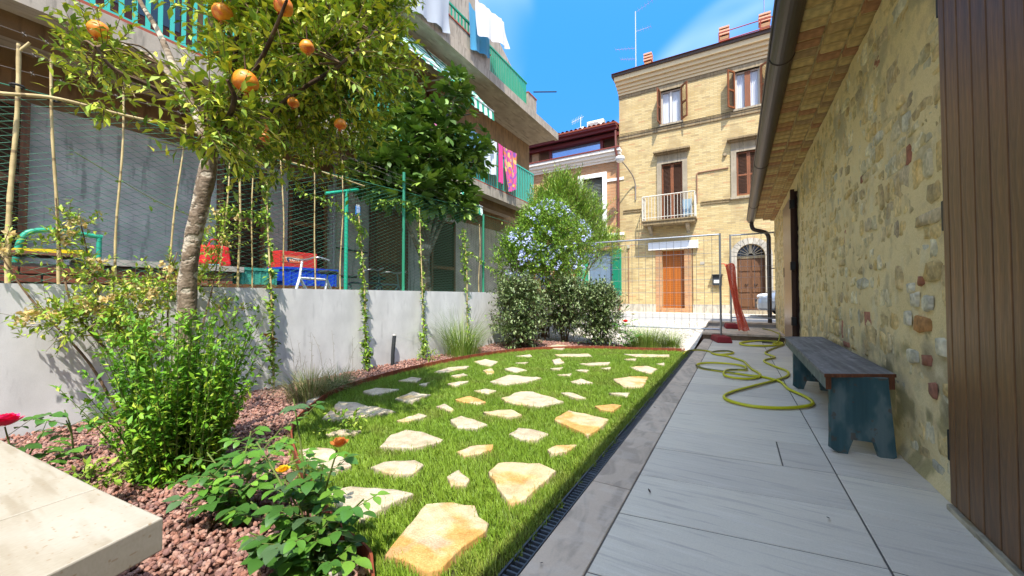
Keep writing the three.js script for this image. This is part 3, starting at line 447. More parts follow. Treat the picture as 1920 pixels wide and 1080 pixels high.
  const short = { 0: 'the biggest slab', 1: 'the ochre heart shaped stone', 9: 'the orange four sided stone', 13: 'the pale pointed slab', 14: 'the cream diamond stone', 32: 'the pinkish squarish stone', 40: 'the drain end', 5: 'the whitish lumpy stone' };
  info.forEach(({ o, sp, cx, cz, text }) => {
    if (sp) { tag(o, sp[0], 'stepping stone', 'stepping stones of the lawn'); return; }
    let best = 0, bd = 1e9; for (const k of Object.keys(short)) { const d = Math.hypot(info[k].cx - cx, info[k].cz - cz); if (d < bd) { bd = d; best = k; } }
    const edge = Math.min(...edgeCurve.map(([x, z]) => Math.hypot(x - cx, z - cz)));
    tag(o, text + (cx > -0.95 ? ' beside the drain' : edge < 0.42 ? ' by the rusty edging' : '') + ' near ' + short[best], 'stepping stone', 'stepping stones of the lawn');
  });
}
{ // grass: tufts of blades over the lawn, left out over the stones
  const R = rng(77), variants = 6, per = [];
  const inner = STONES.map((poly) => { const cx = poly.reduce((s, p) => s + p[0], 0) / poly.length, cz = poly.reduce((s, p) => s + p[1], 0) / poly.length; return { poly: poly.map(([x, z]) => { const d = Math.hypot(x - cx, z - cz), f = Math.max(0, (d - 0.006) / d); return [cx + (x - cx) * f, cz + (z - cz) * f]; }), cx, cz, r: Math.max(...poly.map((p) => Math.hypot(p[0] - cx, p[1] - cz))) }; });
  for (let k = 0; k < variants; k++) {
    const b = new MB(), r = rng(300 + k);
    for (let q = 0; q < 15; q++) {
      const a = r() * 6.283, rad = Math.sqrt(r()) * 0.026, p = V(Math.cos(a) * rad, -0.012, Math.sin(a) * rad), h = 0.02 + r() * 0.026, la = r() * 6.283, ln = 0.1 + r() * 0.6, w = 0.0028 + r() * 0.0016;
      const d = V(Math.cos(la) * ln, 1, Math.sin(la) * ln).normalize(), mid = p.clone().addScaledVector(d, h * 0.6), tip = mid.clone().addScaledVector(V(d.x * 1.8, d.y * 0.7, d.z * 1.8).normalize(), h * 0.5), s = V(-Math.sin(la + r()), 0, Math.cos(la + r())).multiplyScalar(w / 2);
      const c = r() < 0.1 ? rgb(150, 140, 70) : r() < 0.5 ? rgb(255, 255, 255) : rgb(225, 235, 200);
      const k0 = b.v(p.x - s.x, p.y, p.z - s.z, 0, 0, c); b.v(p.x + s.x, p.y, p.z + s.z, 0, 0, c); b.v(mid.x + s.x * 0.8, mid.y, mid.z + s.z * 0.8, 0, 0, c); b.v(mid.x - s.x * 0.8, mid.y, mid.z - s.z * 0.8, 0, 0, c); b.v(tip.x, tip.y, tip.z, 0, 0, c);
      b.i.push(k0, k0 + 1, k0 + 2, k0, k0 + 2, k0 + 3, k0 + 3, k0 + 2, k0 + 4);
    }
    per.push({ g: b.build(), m: [], c: [] });
  }
  const M = new THREE.Matrix4(), Q = new THREE.Quaternion(), E = new THREE.Euler();
  for (let k = 0; k < 66000; k++) {
    const x = -3.3 + R() * 2.67, z = -6.5 + R() * 6.0; const r1 = R(), r2 = R(), r3 = R(), r4 = R();
    const w = 0.018, zz = z > -2.2 || r1 < 0.8; if (!zz) continue;
    if (!inPoly(x + (r2 - 0.5) * w, z, lawnPoly)) continue;
    if (inner.some((s) => Math.hypot(x - s.cx, z - s.cz) < s.r && inPoly(x, z, s.poly))) continue;
    const p = per[Math.floor(r3 * variants)], nearDrain = smooth(-0.76, -0.65, x + (r2 - 0.5) * 0.08), sc = (0.75 + r4 * 0.55) * (1 - nearDrain * 0.25);
    E.set((r1 - 0.5) * 0.3, r2 * 6.28, (r4 - 0.5) * 0.3); M.compose(V(x, 0, z), Q.setFromEuler(E), V(sc, sc * (0.85 + r3 * 0.4), sc)); p.m.push(M.clone());
    const pat = fbm(x * 3 + 30, z * 3 + 30, 3, 1e6, 1e6, 171), dry = Math.max(smooth(0.55, 0.75, fbm(x * 6 + 9, z * 6 + 9, 3, 1e6, 1e6, 172)) * 0.5, nearDrain * (0.35 + r2 * 0.5));
    const c = new THREE.Color().setRGB(lerp(0.16, 0.24, pat), lerp(0.28, 0.35, pat), lerp(0.018, 0.032, pat)).lerp(new THREE.Color().setRGB(0.22, 0.17, 0.06), dry * 0.6); p.c.push(c.multiplyScalar(0.85 + r1 * 0.35));
  }
  const gm = pmat([255, 255, 255], 0.6, { vertexColors: true, transmission: 0.0 });
  const lawn = new THREE.Group(); lawn.name = 'lawn_grass'; stuff(lawn); lawn.userData.label = 'short green lawn grass between the stepping stones'; lawn.userData.category = 'grass'; scene.add(lawn);
  for (const p of per) { const im = new THREE.InstancedMesh(p.g, gm, p.m.length); im.name = 'grass_blades'; p.m.forEach((m, k) => { im.setMatrixAt(k, m); im.setColorAt(k, p.c[k]); }); im.castShadow = im.receiveShadow = true; stuff(im); lawn.add(im); }
}
{ // red lava gravel
  const R = rng(88), per = [];
  for (let k = 0; k < 5; k++) {
    const g = mergeVertices(new THREE.IcosahedronGeometry(1, 1).deleteAttribute('normal').deleteAttribute('uv')), P = g.attributes.position, r = rng(400 + k), sx = 0.8 + r() * 0.6, sy = 0.5 + r() * 0.35, sz = 0.7 + r() * 0.4;
    for (let q = 0; q < P.count; q++) { const f = 0.78 + r() * 0.4; P.setXYZ(q, P.getX(q) * f * sx, P.getY(q) * f * sy, P.getZ(q) * f * sz); }
    const flat = g.toNonIndexed(); flat.computeVertexNormals(); per.push({ g: flat, m: [], c: [] });
  }
  const M = new THREE.Matrix4(), Q = new THREE.Quaternion(), E = new THREE.Euler();
  const cols = [[0.27, 0.125, 0.09], [0.32, 0.165, 0.12], [0.23, 0.115, 0.09], [0.37, 0.215, 0.165], [0.20, 0.105, 0.09], [0.31, 0.19, 0.155]];
  for (let k = 0; k < 72000; k++) {
    const near = k < 44000; const x = -3.84 + R() * 3.1, z = near ? -2.6 + R() * 3.1 : -6.9 + R() * 4.4, r1 = R(), r2 = R(), r3 = R(), r4 = R();
    if (inPoly(x, z, lawnPoly)) continue; if (x > -0.8 && z > -6.4) continue;
    const p = per[Math.floor(r1 * 5)], s = (near ? 0.0085 : 0.0098) * (0.6 + r2 * 0.9), mound = (fbm(x * 2 + 20, z * 2 + 20, 2, 1e6, 1e6, 181) - 0.5) * 0.035;
    E.set(r3 * 6.28, r4 * 6.28, r1 * 30); M.compose(V(x, -0.022 + mound + r4 * 0.022, z), Q.setFromEuler(E), V(s, s, s)); p.m.push(M.clone());
    const c = cols[Math.floor(r3 * 5.99)], f = 0.8 + r4 * 0.45; p.c.push(new THREE.Color().setRGB(c[0] * f, c[1] * f, c[2] * f));
  }
  const gm = mat([255, 255, 255], 0.95), bed = new THREE.Group(); bed.name = 'lava_gravel'; stuff(bed); bed.userData.label = 'reddish brown lava gravel of the flower bed'; bed.userData.category = 'gravel'; scene.add(bed);
  for (const p of per) { const im = new THREE.InstancedMesh(p.g, gm, p.m.length); im.name = 'gravel_stones'; p.m.forEach((m, k) => { im.setMatrixAt(k, m); im.setColorAt(k, p.c[k]); }); im.castShadow = im.receiveShadow = true; stuff(im); bed.add(im); }
}
{ // pale chippings beyond the garden
  const R = rng(89), g = new THREE.IcosahedronGeometry(1, 0), n = 9000, im = new THREE.InstancedMesh(g, mat([255, 255, 255], 0.95), n), M = new THREE.Matrix4(), Q = new THREE.Quaternion(), E = new THREE.Euler();
  for (let k = 0; k < n; k++) { const x = -3.85 + R() * 3.05, z = -6.85 - R() * 3.9, s = 0.008 + R() * 0.016, y = z > -8.7 ? lerp(-0.04, 0.05, (z + 6.9) / -1.8) : lerp(0.05, 0.236, (z + 8.7) / -2.17); E.set(R() * 6, R() * 6, R() * 6); M.compose(V(x, y + 0.004, z), Q.setFromEuler(E), V(s * 1.3, s * 0.7, s)); im.setMatrixAt(k, M); const f = 0.42 + R() * 0.25; im.setColorAt(k, new THREE.Color().setRGB(f, f * 0.94, f * 0.85)); }
  im.name = 'pale_chippings'; im.castShadow = im.receiveShadow = true; stuff(im); tag(im, 'pale stone chippings between the shrubs and the street', 'gravel'); scene.add(im);
}

// ---------- grey garden wall, canes, net, wires ----------
const plasterTex = tex(1024, 512, (u, v) => { const a = fbm(u * 6, v * 3, 5, 6, 3, 201), w = fbm(u * 14, v * 10, 4, 14, 10, 202), st = smooth(0.6, 0.8, fbm(u * 20, v * 4, 4, 20, 4, 203)), g = vnoise(u * 512, v * 256, 512, 256, 204); const k = 202 + (a - 0.5) * 30 + (w - 0.5) * 16 - st * 14 + (g - 0.5) * 7; return [k, k * 0.995, k * 0.985]; });
{
  const o = mesh('garden_wall', new MB().span(-4.02, -3.85, -0.14, 0.935, 3.5, -8.6), mat([255, 255, 255], 0.9, { map: plasterTex, bumpMap: plasterTex, bumpScale: 0.004 }));
  tag(o, 'low smooth grey rendered garden wall behind the flower bed', 'wall');
}
const caneTex = tex(64, 512, (u, v) => { const n = fbm(u * 6, v * 20, 3, 6, 20, 211), node = Math.abs(((v * 3) % 1) - 0.5) < 0.03; const c = mix3([206, 186, 134], [150, 128, 84], n); return node ? mix3(c, [96, 78, 52], 0.6) : c; });
const caneM = mat([255, 255, 255], 0.7, { map: caneTex });
const bentLine = (a, b, seed, amp, n = 14) => { const R = rng(seed), p1 = R() * 6, p2 = R() * 6; return Array.from({ length: n + 1 }, (_, k) => { const t = k / n; return V(lerp(a[0], b[0], t) + Math.sin(t * 5 + p1) * amp * Math.sin(t * 3.14), lerp(a[1], b[1], t), lerp(a[2], b[2], t) + Math.sin(t * 4 + p2) * amp * Math.sin(t * 3.14)); }); };
const caneLabels = ['thickest bamboo cane, cut at the top, beside the brown planter', 'tall thin bamboo cane standing by the bent green pipe', 'straight bamboo cane with a broken twig near its top', 'leaning bamboo cane just behind the trunk', 'thin leaning bamboo cane right of the tree trunk', 'old mottled cane in front of the closed brown shutters', 'thin grey cane beside the old mottled cane', 'slender pale cane in front of the narrow grey wall pier', 'pale cane standing in front of the blue crate', 'pale cane next to the green T shaped post', 'short cane beside the last green fence post'];
CANES.forEach(([a, b, r], i) => {
  r *= 0.58; const base = [b[0], 0.935, b[2]], top = a, q = new MB(), pts = bentLine(base, top, 60 + i, 0.012);
  q.tube(pts, (t) => r * (1 - t * 0.25) * (1 + (Math.abs((t * 7) % 1 - 0.5) < 0.06 ? 0.18 : 0)), 8);
  if (i === 2) q.tube([V(top[0] + 0.01, top[1] - 0.06, top[2]), V(top[0] + 0.04, top[1] - 0.02, top[2] - 0.02), V(top[0] + 0.05, top[1] - 0.1, top[2] - 0.05)], 0.004, 5);
  if (i === 0) q.tube([V(top[0], top[1] - 0.05, top[2]), V(top[0] + 0.03, top[1] + 0.02, top[2] - 0.04)], 0.008, 5);
  tag(mesh('bamboo_cane', local(base, q), caneM), caneLabels[i], 'cane', 'bamboo canes on the garden wall').position.set(...base);
});
{
  const q = new MB(), p = curve(RAIL.map((v) => V(v[0] + 0.035, v[1], v[2])), 60); q.tube(p, (t) => 0.011 * (1.1 - t * 0.4), 7);
  const o = mesh('cane_rail', q, caneM); tag(o, 'long horizontal cane tied across the upright bamboo canes', 'cane');
  const tie = mat([26, 26, 28], 0.7); for (const k of [0, 1, 2, 3]) { const c = CANES[k], y = [2.18, 2.16, 2.2, 2.18][k]; const tq = new MB(); tq.tube(Array.from({ length: 9 }, (_, s) => V(-3.902 + Math.cos(s / 8 * 6.28) * 0.028, y, lerp(c[1][2], c[0][2], 0.8) + Math.sin(s / 8 * 6.28) * 0.028)), 0.008, 5); mesh('cable_tie', tq, tie, o); }
}
{ // green diamond net with its steel posts and wires
  const t = thing('net_fence', 'green diamond mesh net fence stretched above the grey wall', 'fence', [-3.97, 0.935, -4]), P = [-3.97, 0.935, -4];
  const nm = mat([58, 128, 100], 0.6), q = new MB(), topAt = (z) => { for (let k = 0; k < NETTOP.length - 1; k++) { const [ya, za] = NETTOP[k], [yb, zb] = NETTOP[k + 1]; if (z <= za && z >= zb) return lerp(ya, yb, (za - z) / (za - zb)); } return z > NETTOP[0][1] ? NETTOP[0][0] : NETTOP[NETTOP.length - 1][0]; };
  const z0 = 0.4, z1 = -8.4, y0 = 0.94, slope = 0.45, pitch = 0.062;
  for (const s of [1, -1]) for (let c = -30; c < 200; c++) {
    const zs = z0 + 1.0 - c * pitch * 1.6, pts = []; // line z = zs - s * (y - y0) / slope
    for (let k = 0; k <= 24; k++) { const y = y0 + k * 0.06, z = zs - s * (y - y0) / slope + Math.sin(y * 17 + c * 1.3) * 0.006; if (z < z0 && z > z1 && y < topAt(z)) pts.push(V(-3.97 + Math.sin(z * 3 + y * 2) * 0.02 + s * 0.001, y, z)); }
    if (pts.length > 1) q.tube(pts, 0.0014, 3, { cap: false });
  }
  stuff(mesh('net', local(P, q), nm, t));
  const eq = new MB(), ep = []; for (let z = z0; z > z1; z -= 0.15) ep.push(V(-3.965, topAt(z), z)); eq.tube(ep, 0.004, 5); mesh('top_cord', local(P, eq), nm, t);
  const gp = mat([42, 128, 96], 0.45);
  for (const [a, b] of POSTS) { const w = new MB(); w.tube([V(-3.97, 0.935, b[2]), V(-3.97, a[1], b[2])], 0.021, 10); mesh('post', local(P, w), gp, t); }
  const wm = mat([112, 104, 96], 0.6, { metalness: 0.5 });
  for (const w of WIRES) { const b = new MB(), pts = curve(w.map((v) => V(-3.985, v[1], v[2])), 60); b.tube(pts, 0.0022, 4); for (let k = 3; k < pts.length - 2; k += 3) { const p = pts[k]; b.bar(V(p.x - 0.012, p.y + 0.014, p.z + 0.008), V(p.x + 0.012, p.y - 0.014, p.z - 0.008), 0.0022, 4); b.bar(V(p.x + 0.012, p.y + 0.014, p.z), V(p.x - 0.012, p.y - 0.014, p.z + 0.004), 0.0022, 4); } mesh('barbed_wire', local(P, b), wm, t); }
}
{ // black pipe stub in the bed
  const p = [-3.76, 0, -3.45], q = new MB(); q.tube(curve([V(0, -0.05, 0), V(0.0, 0.15, -0.005), V(-0.008, 0.36, -0.035)], 12), 0.024, 14);
  const t = thing('pipe_stub', 'black corrugated pipe stub sticking out of the bed by the wall', 'pipe', p); mesh('pipe', q, mat([38, 42, 44], 0.6), t);
  mesh('pipe_end', new MB().tube([V(-0.008, 0.357, -0.034), V(-0.009, 0.376, -0.037)], 0.0225, 14), mat([224, 220, 210], 0.7), t);
}

// ---------- plants ----------
const leafMat = (rough = 0.55, tr = 0.32) => pmat([255, 255, 255], rough, { vertexColors: true, transmission: tr, thickness: 0, specularIntensity: 0.6 });
const leafM = leafMat(0.55, 0.32), glossM = leafMat(0.38, 0.22), softM = leafMat(0.8, 0.4);
const barkTex = tex(256, 512, (u, v) => { const r = fbm(u * 9, v * 12, 4, 9, 12, 221), g = fbm(u * 22, v * 44, 3, 22, 44, 222), pl = smooth(0.5, 0.66, fbm(u * 6, v * 14, 4, 6, 14, 223)); let c = mix3([88, 74, 60], [146, 128, 106], r); c = mix3(c, [190, 180, 160], pl * 0.8); const k = (g - 0.5) * 60; return [c[0] + k, c[1] + k, c[2] + k]; });
const barkM = mat([255, 255, 255], 0.95, { map: barkTex, bumpMap: barkTex, bumpScale: 0.025 }), twigM = mat([104, 82, 58], 0.9), greenStemM = mat([96, 110, 48], 0.8);
const L3 = (r, g, b) => new THREE.Color().setRGB(r, g, b);
function pickCol(R, list) { let s = R(), k = 0; while (k < list.length - 1 && s > list[k][1]) { s -= list[k][1]; k++; } const c = list[k][0], f = (0.75 + R() * 0.5) * 1.35; return L3(c[0] * f, c[1] * f, c[2] * f); }
function rdir(R, up = 0) { const a = R() * 6.2832, y = R() * 2 - 1, s = Math.sqrt(1 - y * y); return V(Math.cos(a) * s, y + up, Math.sin(a) * s).normalize(); }
// a twig with leaves set along it
function sprig(lb, tb, R, p, dir, len, n, L, W, cols, o = {}) {
  const bend = rdir(R, o.bendUp ?? 0).multiplyScalar(0.35), pts = [0, 0.5, 1].map((t) => p.clone().addScaledVector(dir, len * t).addScaledVector(bend, len * t * t));
  if (tb) tb.tube(pts, (t) => (o.r ?? 0.0022) * (1 - 0.6 * t), 3, { cap: false });
  for (let k = 0; k < n; k++) {
    const t = (k + 0.6) / n, q = t < 0.5 ? pts[0].clone().lerp(pts[1], t * 2) : pts[1].clone().lerp(pts[2], t * 2 - 1);
    const sp = rdir(R, 0), d = dir.clone().multiplyScalar(o.along ?? 0.7).add(sp.multiplyScalar(1)).add(V(0, o.lift ?? 0.1, 0)).normalize(), f = 0.65 + R() * 0.6;
    lb.leaf(q, d, V((R() - 0.5) * 0.9, 1, (R() - 0.5) * 0.9), L * f, W * f, pickCol(R, cols), { seg: o.seg ?? 2, droop: o.droop ?? 0.2, fold: o.fold ?? 0.3, peak: o.peak ?? 0.5 });
  }
}
function lobes(lb, tb, R, list, per, len, n, L, W, cols, o = {}) {   // list [x, y, z, rx, ry, rz, k]
  for (const [x, y, z, rx, ry, rz, k = 1] of list) {
    const cnt = Math.round(per * k);
    for (let q = 0; q < cnt; q++) {
      const d = rdir(R, o.up ?? 0.15), s = Math.pow(R(), o.pow ?? 0.45); const w = 0.8 + 0.35 * vnoise(d.x * 2.2 + x * 5 + 30, d.z * 2.2 + d.y * 2 + 30, 1e6, 1e6, 231);
      const p = V(x + d.x * rx * s * w, y + d.y * ry * s * w, z + d.z * rz * s * w);
      if (o.minY !== undefined && p.y < o.minY) continue; if (o.keep && !o.keep(p)) continue;
      sprig(lb, tb, R, p, d.clone().add(V(0, o.grow ?? 0.35, 0)).normalize(), len * (0.6 + R() * 0.8), n, L, W, cols, o);
    }
  }
}
// --- pomegranate tree
const pomCols = [[[0.17, 0.26, 0.02], 0.30], [[0.29, 0.36, 0.025], 0.33], [[0.44, 0.44, 0.035], 0.26], [[0.09, 0.16, 0.018], 0.11]];
{
  const P = TRUNK[0], base = [P[0], 0, P[2]], t = thing('pomegranate_tree', 'pomegranate tree with rough pale trunk and yellow green leaves bearing orange fruit', 'tree', base), R = rng(501);
  const tp = curve([V(P[0], -0.05, P[2]), ...TRUNK.map((v) => V(...v))], 44), tb = new MB();
  tb.tube(tp, (s) => 0.042 * (1.14 - 0.3 * s) * (1 + 0.09 * Math.sin(s * 40) * Math.sin(s * 17)), 18);
  { const g = tb; for (let q = 0; q < g.p.length; q += 3) { const n = (fbm(g.p[q] * 30 + 90, g.p[q + 1] * 22 + g.p[q + 2] * 30 + 90, 3, 1e6, 1e6, 241) - 0.5) * 0.02; const c = tp.reduce((a, p) => Math.abs(p.y - g.p[q + 1]) < Math.abs(a.y - g.p[q + 1]) ? p : a); g.p[q] += (g.p[q] - c.x) / 0.05 * n; g.p[q + 2] += (g.p[q + 2] - c.z) / 0.05 * n; } }
  for (let q = 0; q < tb.uv.length; q += 2) { tb.uv[q] *= 3; tb.uv[q + 1] *= 1.6; }
  const tr = mesh('trunk', local(base, tb), barkM, t);
  LIMBS.forEach((l, i) => { const b = new MB(); b.tube(curve(l.map((v) => V(...v)), 22), (s) => (i < 2 ? 0.025 : 0.016) * (1 - 0.68 * s), 9); mesh('branch', local(base, b), i < 2 ? barkM : mat([126, 104, 80], 0.95, { map: barkTex }), t); });
  const lb = new MB(), wb = new MB();
  for (const [x, y, z, r, k] of CROWN) {
    lobes(lb, wb, R, [[x, y, z, r, r * 0.9, r, 1]], 205 * k * Math.pow(r / 0.35, 1.6) + 12, 0.13, 9, 0.052, 0.02, pomCols, { pow: 0.6, grow: 0.1, up: 0, along: 0.8 });
    let best = null, bd = 1e9; for (const l of LIMBS) for (const v of l) { const d = Math.hypot(v[0] - x, v[1] - y, v[2] - z); if (d < bd) { bd = d; best = v; } }
    for (let q = 0; q < 5; q++) { const e = V(x, y, z).addScaledVector(rdir(R), r * 0.8); const m = V(...best).lerp(e, 0.5).add(V(0, 0.04, 0)); wb.tube(curve([V(...best), m, e], 8), (s) => 0.007 * (1 - 0.7 * s), 5, { cap: false }); }
  }
  mesh('crown', local(base, lb), leafM, t); stuff(mesh('twigs', local(base, wb), twigM, t));
  const ft = tex(128, 128, (u, v) => { const n = fbm(u * 5, v * 4, 4, 5, 4, 251), g = vnoise(u * 64, v * 64, 64, 64, 252); return mix3([226, 140, 34], [206, 84, 30], smooth(0.4, 0.75, n)).map((c) => c + (g - 0.5) * 18); });
  const fm = pmat([255, 255, 255], 0.42, { map: ft }), cm = mat([176, 96, 40], 0.8);
  for (const [x, y, z, s] of FRUIT) {
    const prof = []; for (let k = 0; k <= 14; k++) { const a = k / 14 * Math.PI; prof.push(new THREE.Vector2(Math.sin(a) * s * (1 + 0.04 * Math.cos(a * 3)), Math.cos(a) * s * 0.93)); }
    const g = new THREE.LatheGeometry(prof, 20); { const P2 = g.attributes.position; for (let q = 0; q < P2.count; q++) { const a = Math.atan2(P2.getZ(q), P2.getX(q)), f = 1 + 0.03 * Math.cos(a * 6); P2.setX(q, P2.getX(q) * f); P2.setZ(q, P2.getZ(q) * f); } g.computeVertexNormals(); }
    const rot = new THREE.Matrix4().makeRotationFromEuler(new THREE.Euler(0.4 * (R() - 0.5), R() * 6, 0.5 * (R() - 0.5))); g.applyMatrix4(rot); g.translate(x, y, z);
    const f = mesh('fruit', local(base, g), fm, t), c = new MB();
    for (let k = 0; k < 6; k++) { const a = k / 6 * 6.283; c.leaf(V(Math.cos(a) * s * 0.1, -s * 0.9, Math.sin(a) * s * 0.1), V(Math.cos(a) * 0.5, -1, Math.sin(a) * 0.5), V(Math.cos(a), 0.2, Math.sin(a)), s * 0.5, s * 0.25, null, { fold: 0.1, droop: -0.1 }); }
    const cg = c.build(); cg.applyMatrix4(rot); cg.translate(x, y, z); mesh('calyx', local(base, cg), cm, f);
    const st = new MB(); st.bar(V(x, y + s * 0.88, z), V(x + 0.01, y + s + 0.05, z + 0.01), 0.003, 5); mesh('stalk', local(base, st), twigM, f);
  }
}
// --- bright shoots round the foot of the trunk
{
  const B = [-2.4, 0, -0.83], t = thing('shoot_bush', 'bright green bush of upright shoots round the pomegranate trunk', 'bush', B), R = rng(511), lb = new MB(), wb = new MB();
  const cols = [[[0.10, 0.25, 0.012], 0.42], [[0.17, 0.33, 0.016], 0.36], [[0.30, 0.39, 0.03], 0.14], [[0.06, 0.15, 0.012], 0.08]];
  for (let k = 0; k < 250; k++) {
    const a = R() * 6.283, r0 = Math.sqrt(R()) * 0.19, lean = 0.04 + R() * R() * 0.38, h = (0.30 + R() * 0.5) * (k < 12 ? 1.15 : 1), p0 = V(B[0] + Math.cos(a) * r0, 0, B[2] + Math.sin(a) * r0 * 0.9);
    const side = V(Math.cos(a) * lean, 1, Math.sin(a) * lean).normalize(), pts = [0, 0.33, 0.66, 1].map((s) => p0.clone().addScaledVector(side, h * s).add(V(Math.cos(a) * 0.1 * s * s * lean * 2, -0.06 * s * s * lean, Math.sin(a) * 0.1 * s * s * lean * 2)));
    const c = curve(pts, 14); wb.tube(c, (s) => 0.0035 * (1 - 0.7 * s), 4, { cap: false });
    for (let q = 0; q < 15; q++) for (let m = 0; m < 4; m++) { const d = rdir(R, 0.25).add(side.clone().multiplyScalar(0.4)).normalize(), f = 0.7 + R() * 0.6; lb.leaf(c[q].clone().add(rdir(R).multiplyScalar(0.012)), d, V((R() - 0.5), 1, (R() - 0.5)), 0.034 * f, 0.0145 * f, pickCol(R, cols), { droop: 0.2, fold: 0.3 }); }
  }
  mesh('leaves', local(B, lb), leafM, t); mesh('stems', local(B, wb), greenStemM, t);
}
// --- climbing jasmine with dry yellow flowers against the wall
const jasCols = [[[0.28, 0.38, 0.03], 0.5], [[0.15, 0.27, 0.02], 0.35], [[0.44, 0.40, 0.07], 0.15]];
function jasmine(label, B, lob, stems, seed, dryK) {
  const t = thing('jasmine_climber', label, 'climbing plant', B, 'jasmine climbers along the wall'), R = rng(seed), lb = new MB(), wb = new MB(), fb = new MB();
  lobes(lb, wb, R, lob, 2.6, 0.11, 8, 0.042, 0.017, jasCols, { pow: 0.7, grow: 0.2, keep: (p) => p.x > -3.83 || p.y > 0.97 });
  for (const [x, y, z, rx, ry, rz, k] of lob) for (let q = 0; q < k * dryK; q++) { const p = V(x + (R() - 0.5) * 2 * rx, y + (R() - 0.1) * ry, z + (R() - 0.5) * 2 * rz); for (let m = 0; m < 9; m++) fb.leaf(p.clone().add(rdir(R).multiplyScalar(0.015)), rdir(R), rdir(R), 0.032, 0.024, pickCol(R, [[[0.50, 0.36, 0.13], 0.6], [[0.60, 0.48, 0.24], 0.4]]), { fold: 0.5 }); }
  const st = new MB(); for (const s of stems) st.tube(curve(s.map((v) => V(...v)), 18), (u) => 0.009 * (1 - 0.6 * u), 6);
  mesh('leaves', local(B, lb), leafM, t); mesh('stem', local(B, st), twigM, t); stuff(mesh('twigs', local(B, wb), twigM, t)); stuff(mesh('dry_flowers', local(B, fb), softM, t));
}
jasmine('yellowing jasmine with dry flowers sprawling over the grey wall near the planter', [-3.6, 0, -0.9], [[-3.62, 0.7, -0.66, 0.16, 0.10, 0.17, 34], [-3.55, 0.76, -0.88, 0.18, 0.13, 0.18, 46], [-3.6, 0.86, -1.05, 0.14, 0.14, 0.14, 26], [-3.72, 1.02, -0.80, 0.09, 0.12, 0.07, 14], [-3.8, 1.2, -0.68, 0.07, 0.14, 0.05, 8], [-3.8, 1.33, -0.75, 0.08, 0.07, 0.06, 7], [-3.5, 0.55, -0.95, 0.16, 0.1, 0.14, 24], [-3.74, 1.0, -1.25, 0.1, 0.16, 0.1, 14], [-3.84, 1.12, -0.45, 0.1, 0.14, 0.05, 6]], [[[-3.5, 0, -0.95], [-3.6, 0.4, -0.9], [-3.66, 0.75, -0.72], [-3.8, 1.1, -0.68], [-3.86, 1.5, -0.66]], [[-3.5, 0, -0.97], [-3.6, 0.4, -1.02], [-3.7, 0.8, -0.85], [-3.8, 1.35, -0.76]], [[-3.45, 0, -0.98], [-3.58, 0.5, -1.15], [-3.7, 0.95, -1.2], [-3.8, 1.2, -1.28]], [[-3.5, 0, -0.92], [-3.62, 0.42, -0.78], [-3.78, 0.85, -0.55], [-3.86, 1.12, -0.44]]], 521, 0.42);
jasmine('jasmine shoots with a bare curved stem right of the tree trunk', [-3.6, 0, -1.5], [[-3.72, 0.98, -1.42, 0.09, 0.16, 0.1, 14], [-3.74, 1.3, -1.5, 0.1, 0.14, 0.12, 16], [-3.74, 0.72, -1.62, 0.07, 0.1, 0.09, 7], [-3.8, 1.5, -1.6, 0.08, 0.1, 0.16, 12]], [[[-3.5, 0, -1.3], [-3.6, 0.5, -1.36], [-3.74, 0.95, -1.5], [-3.84, 1.4, -1.6]], [[-3.5, 0, -1.3], [-3.62, 0.42, -1.42], [-3.66, 0.72, -1.66]]], 522, 0.15);
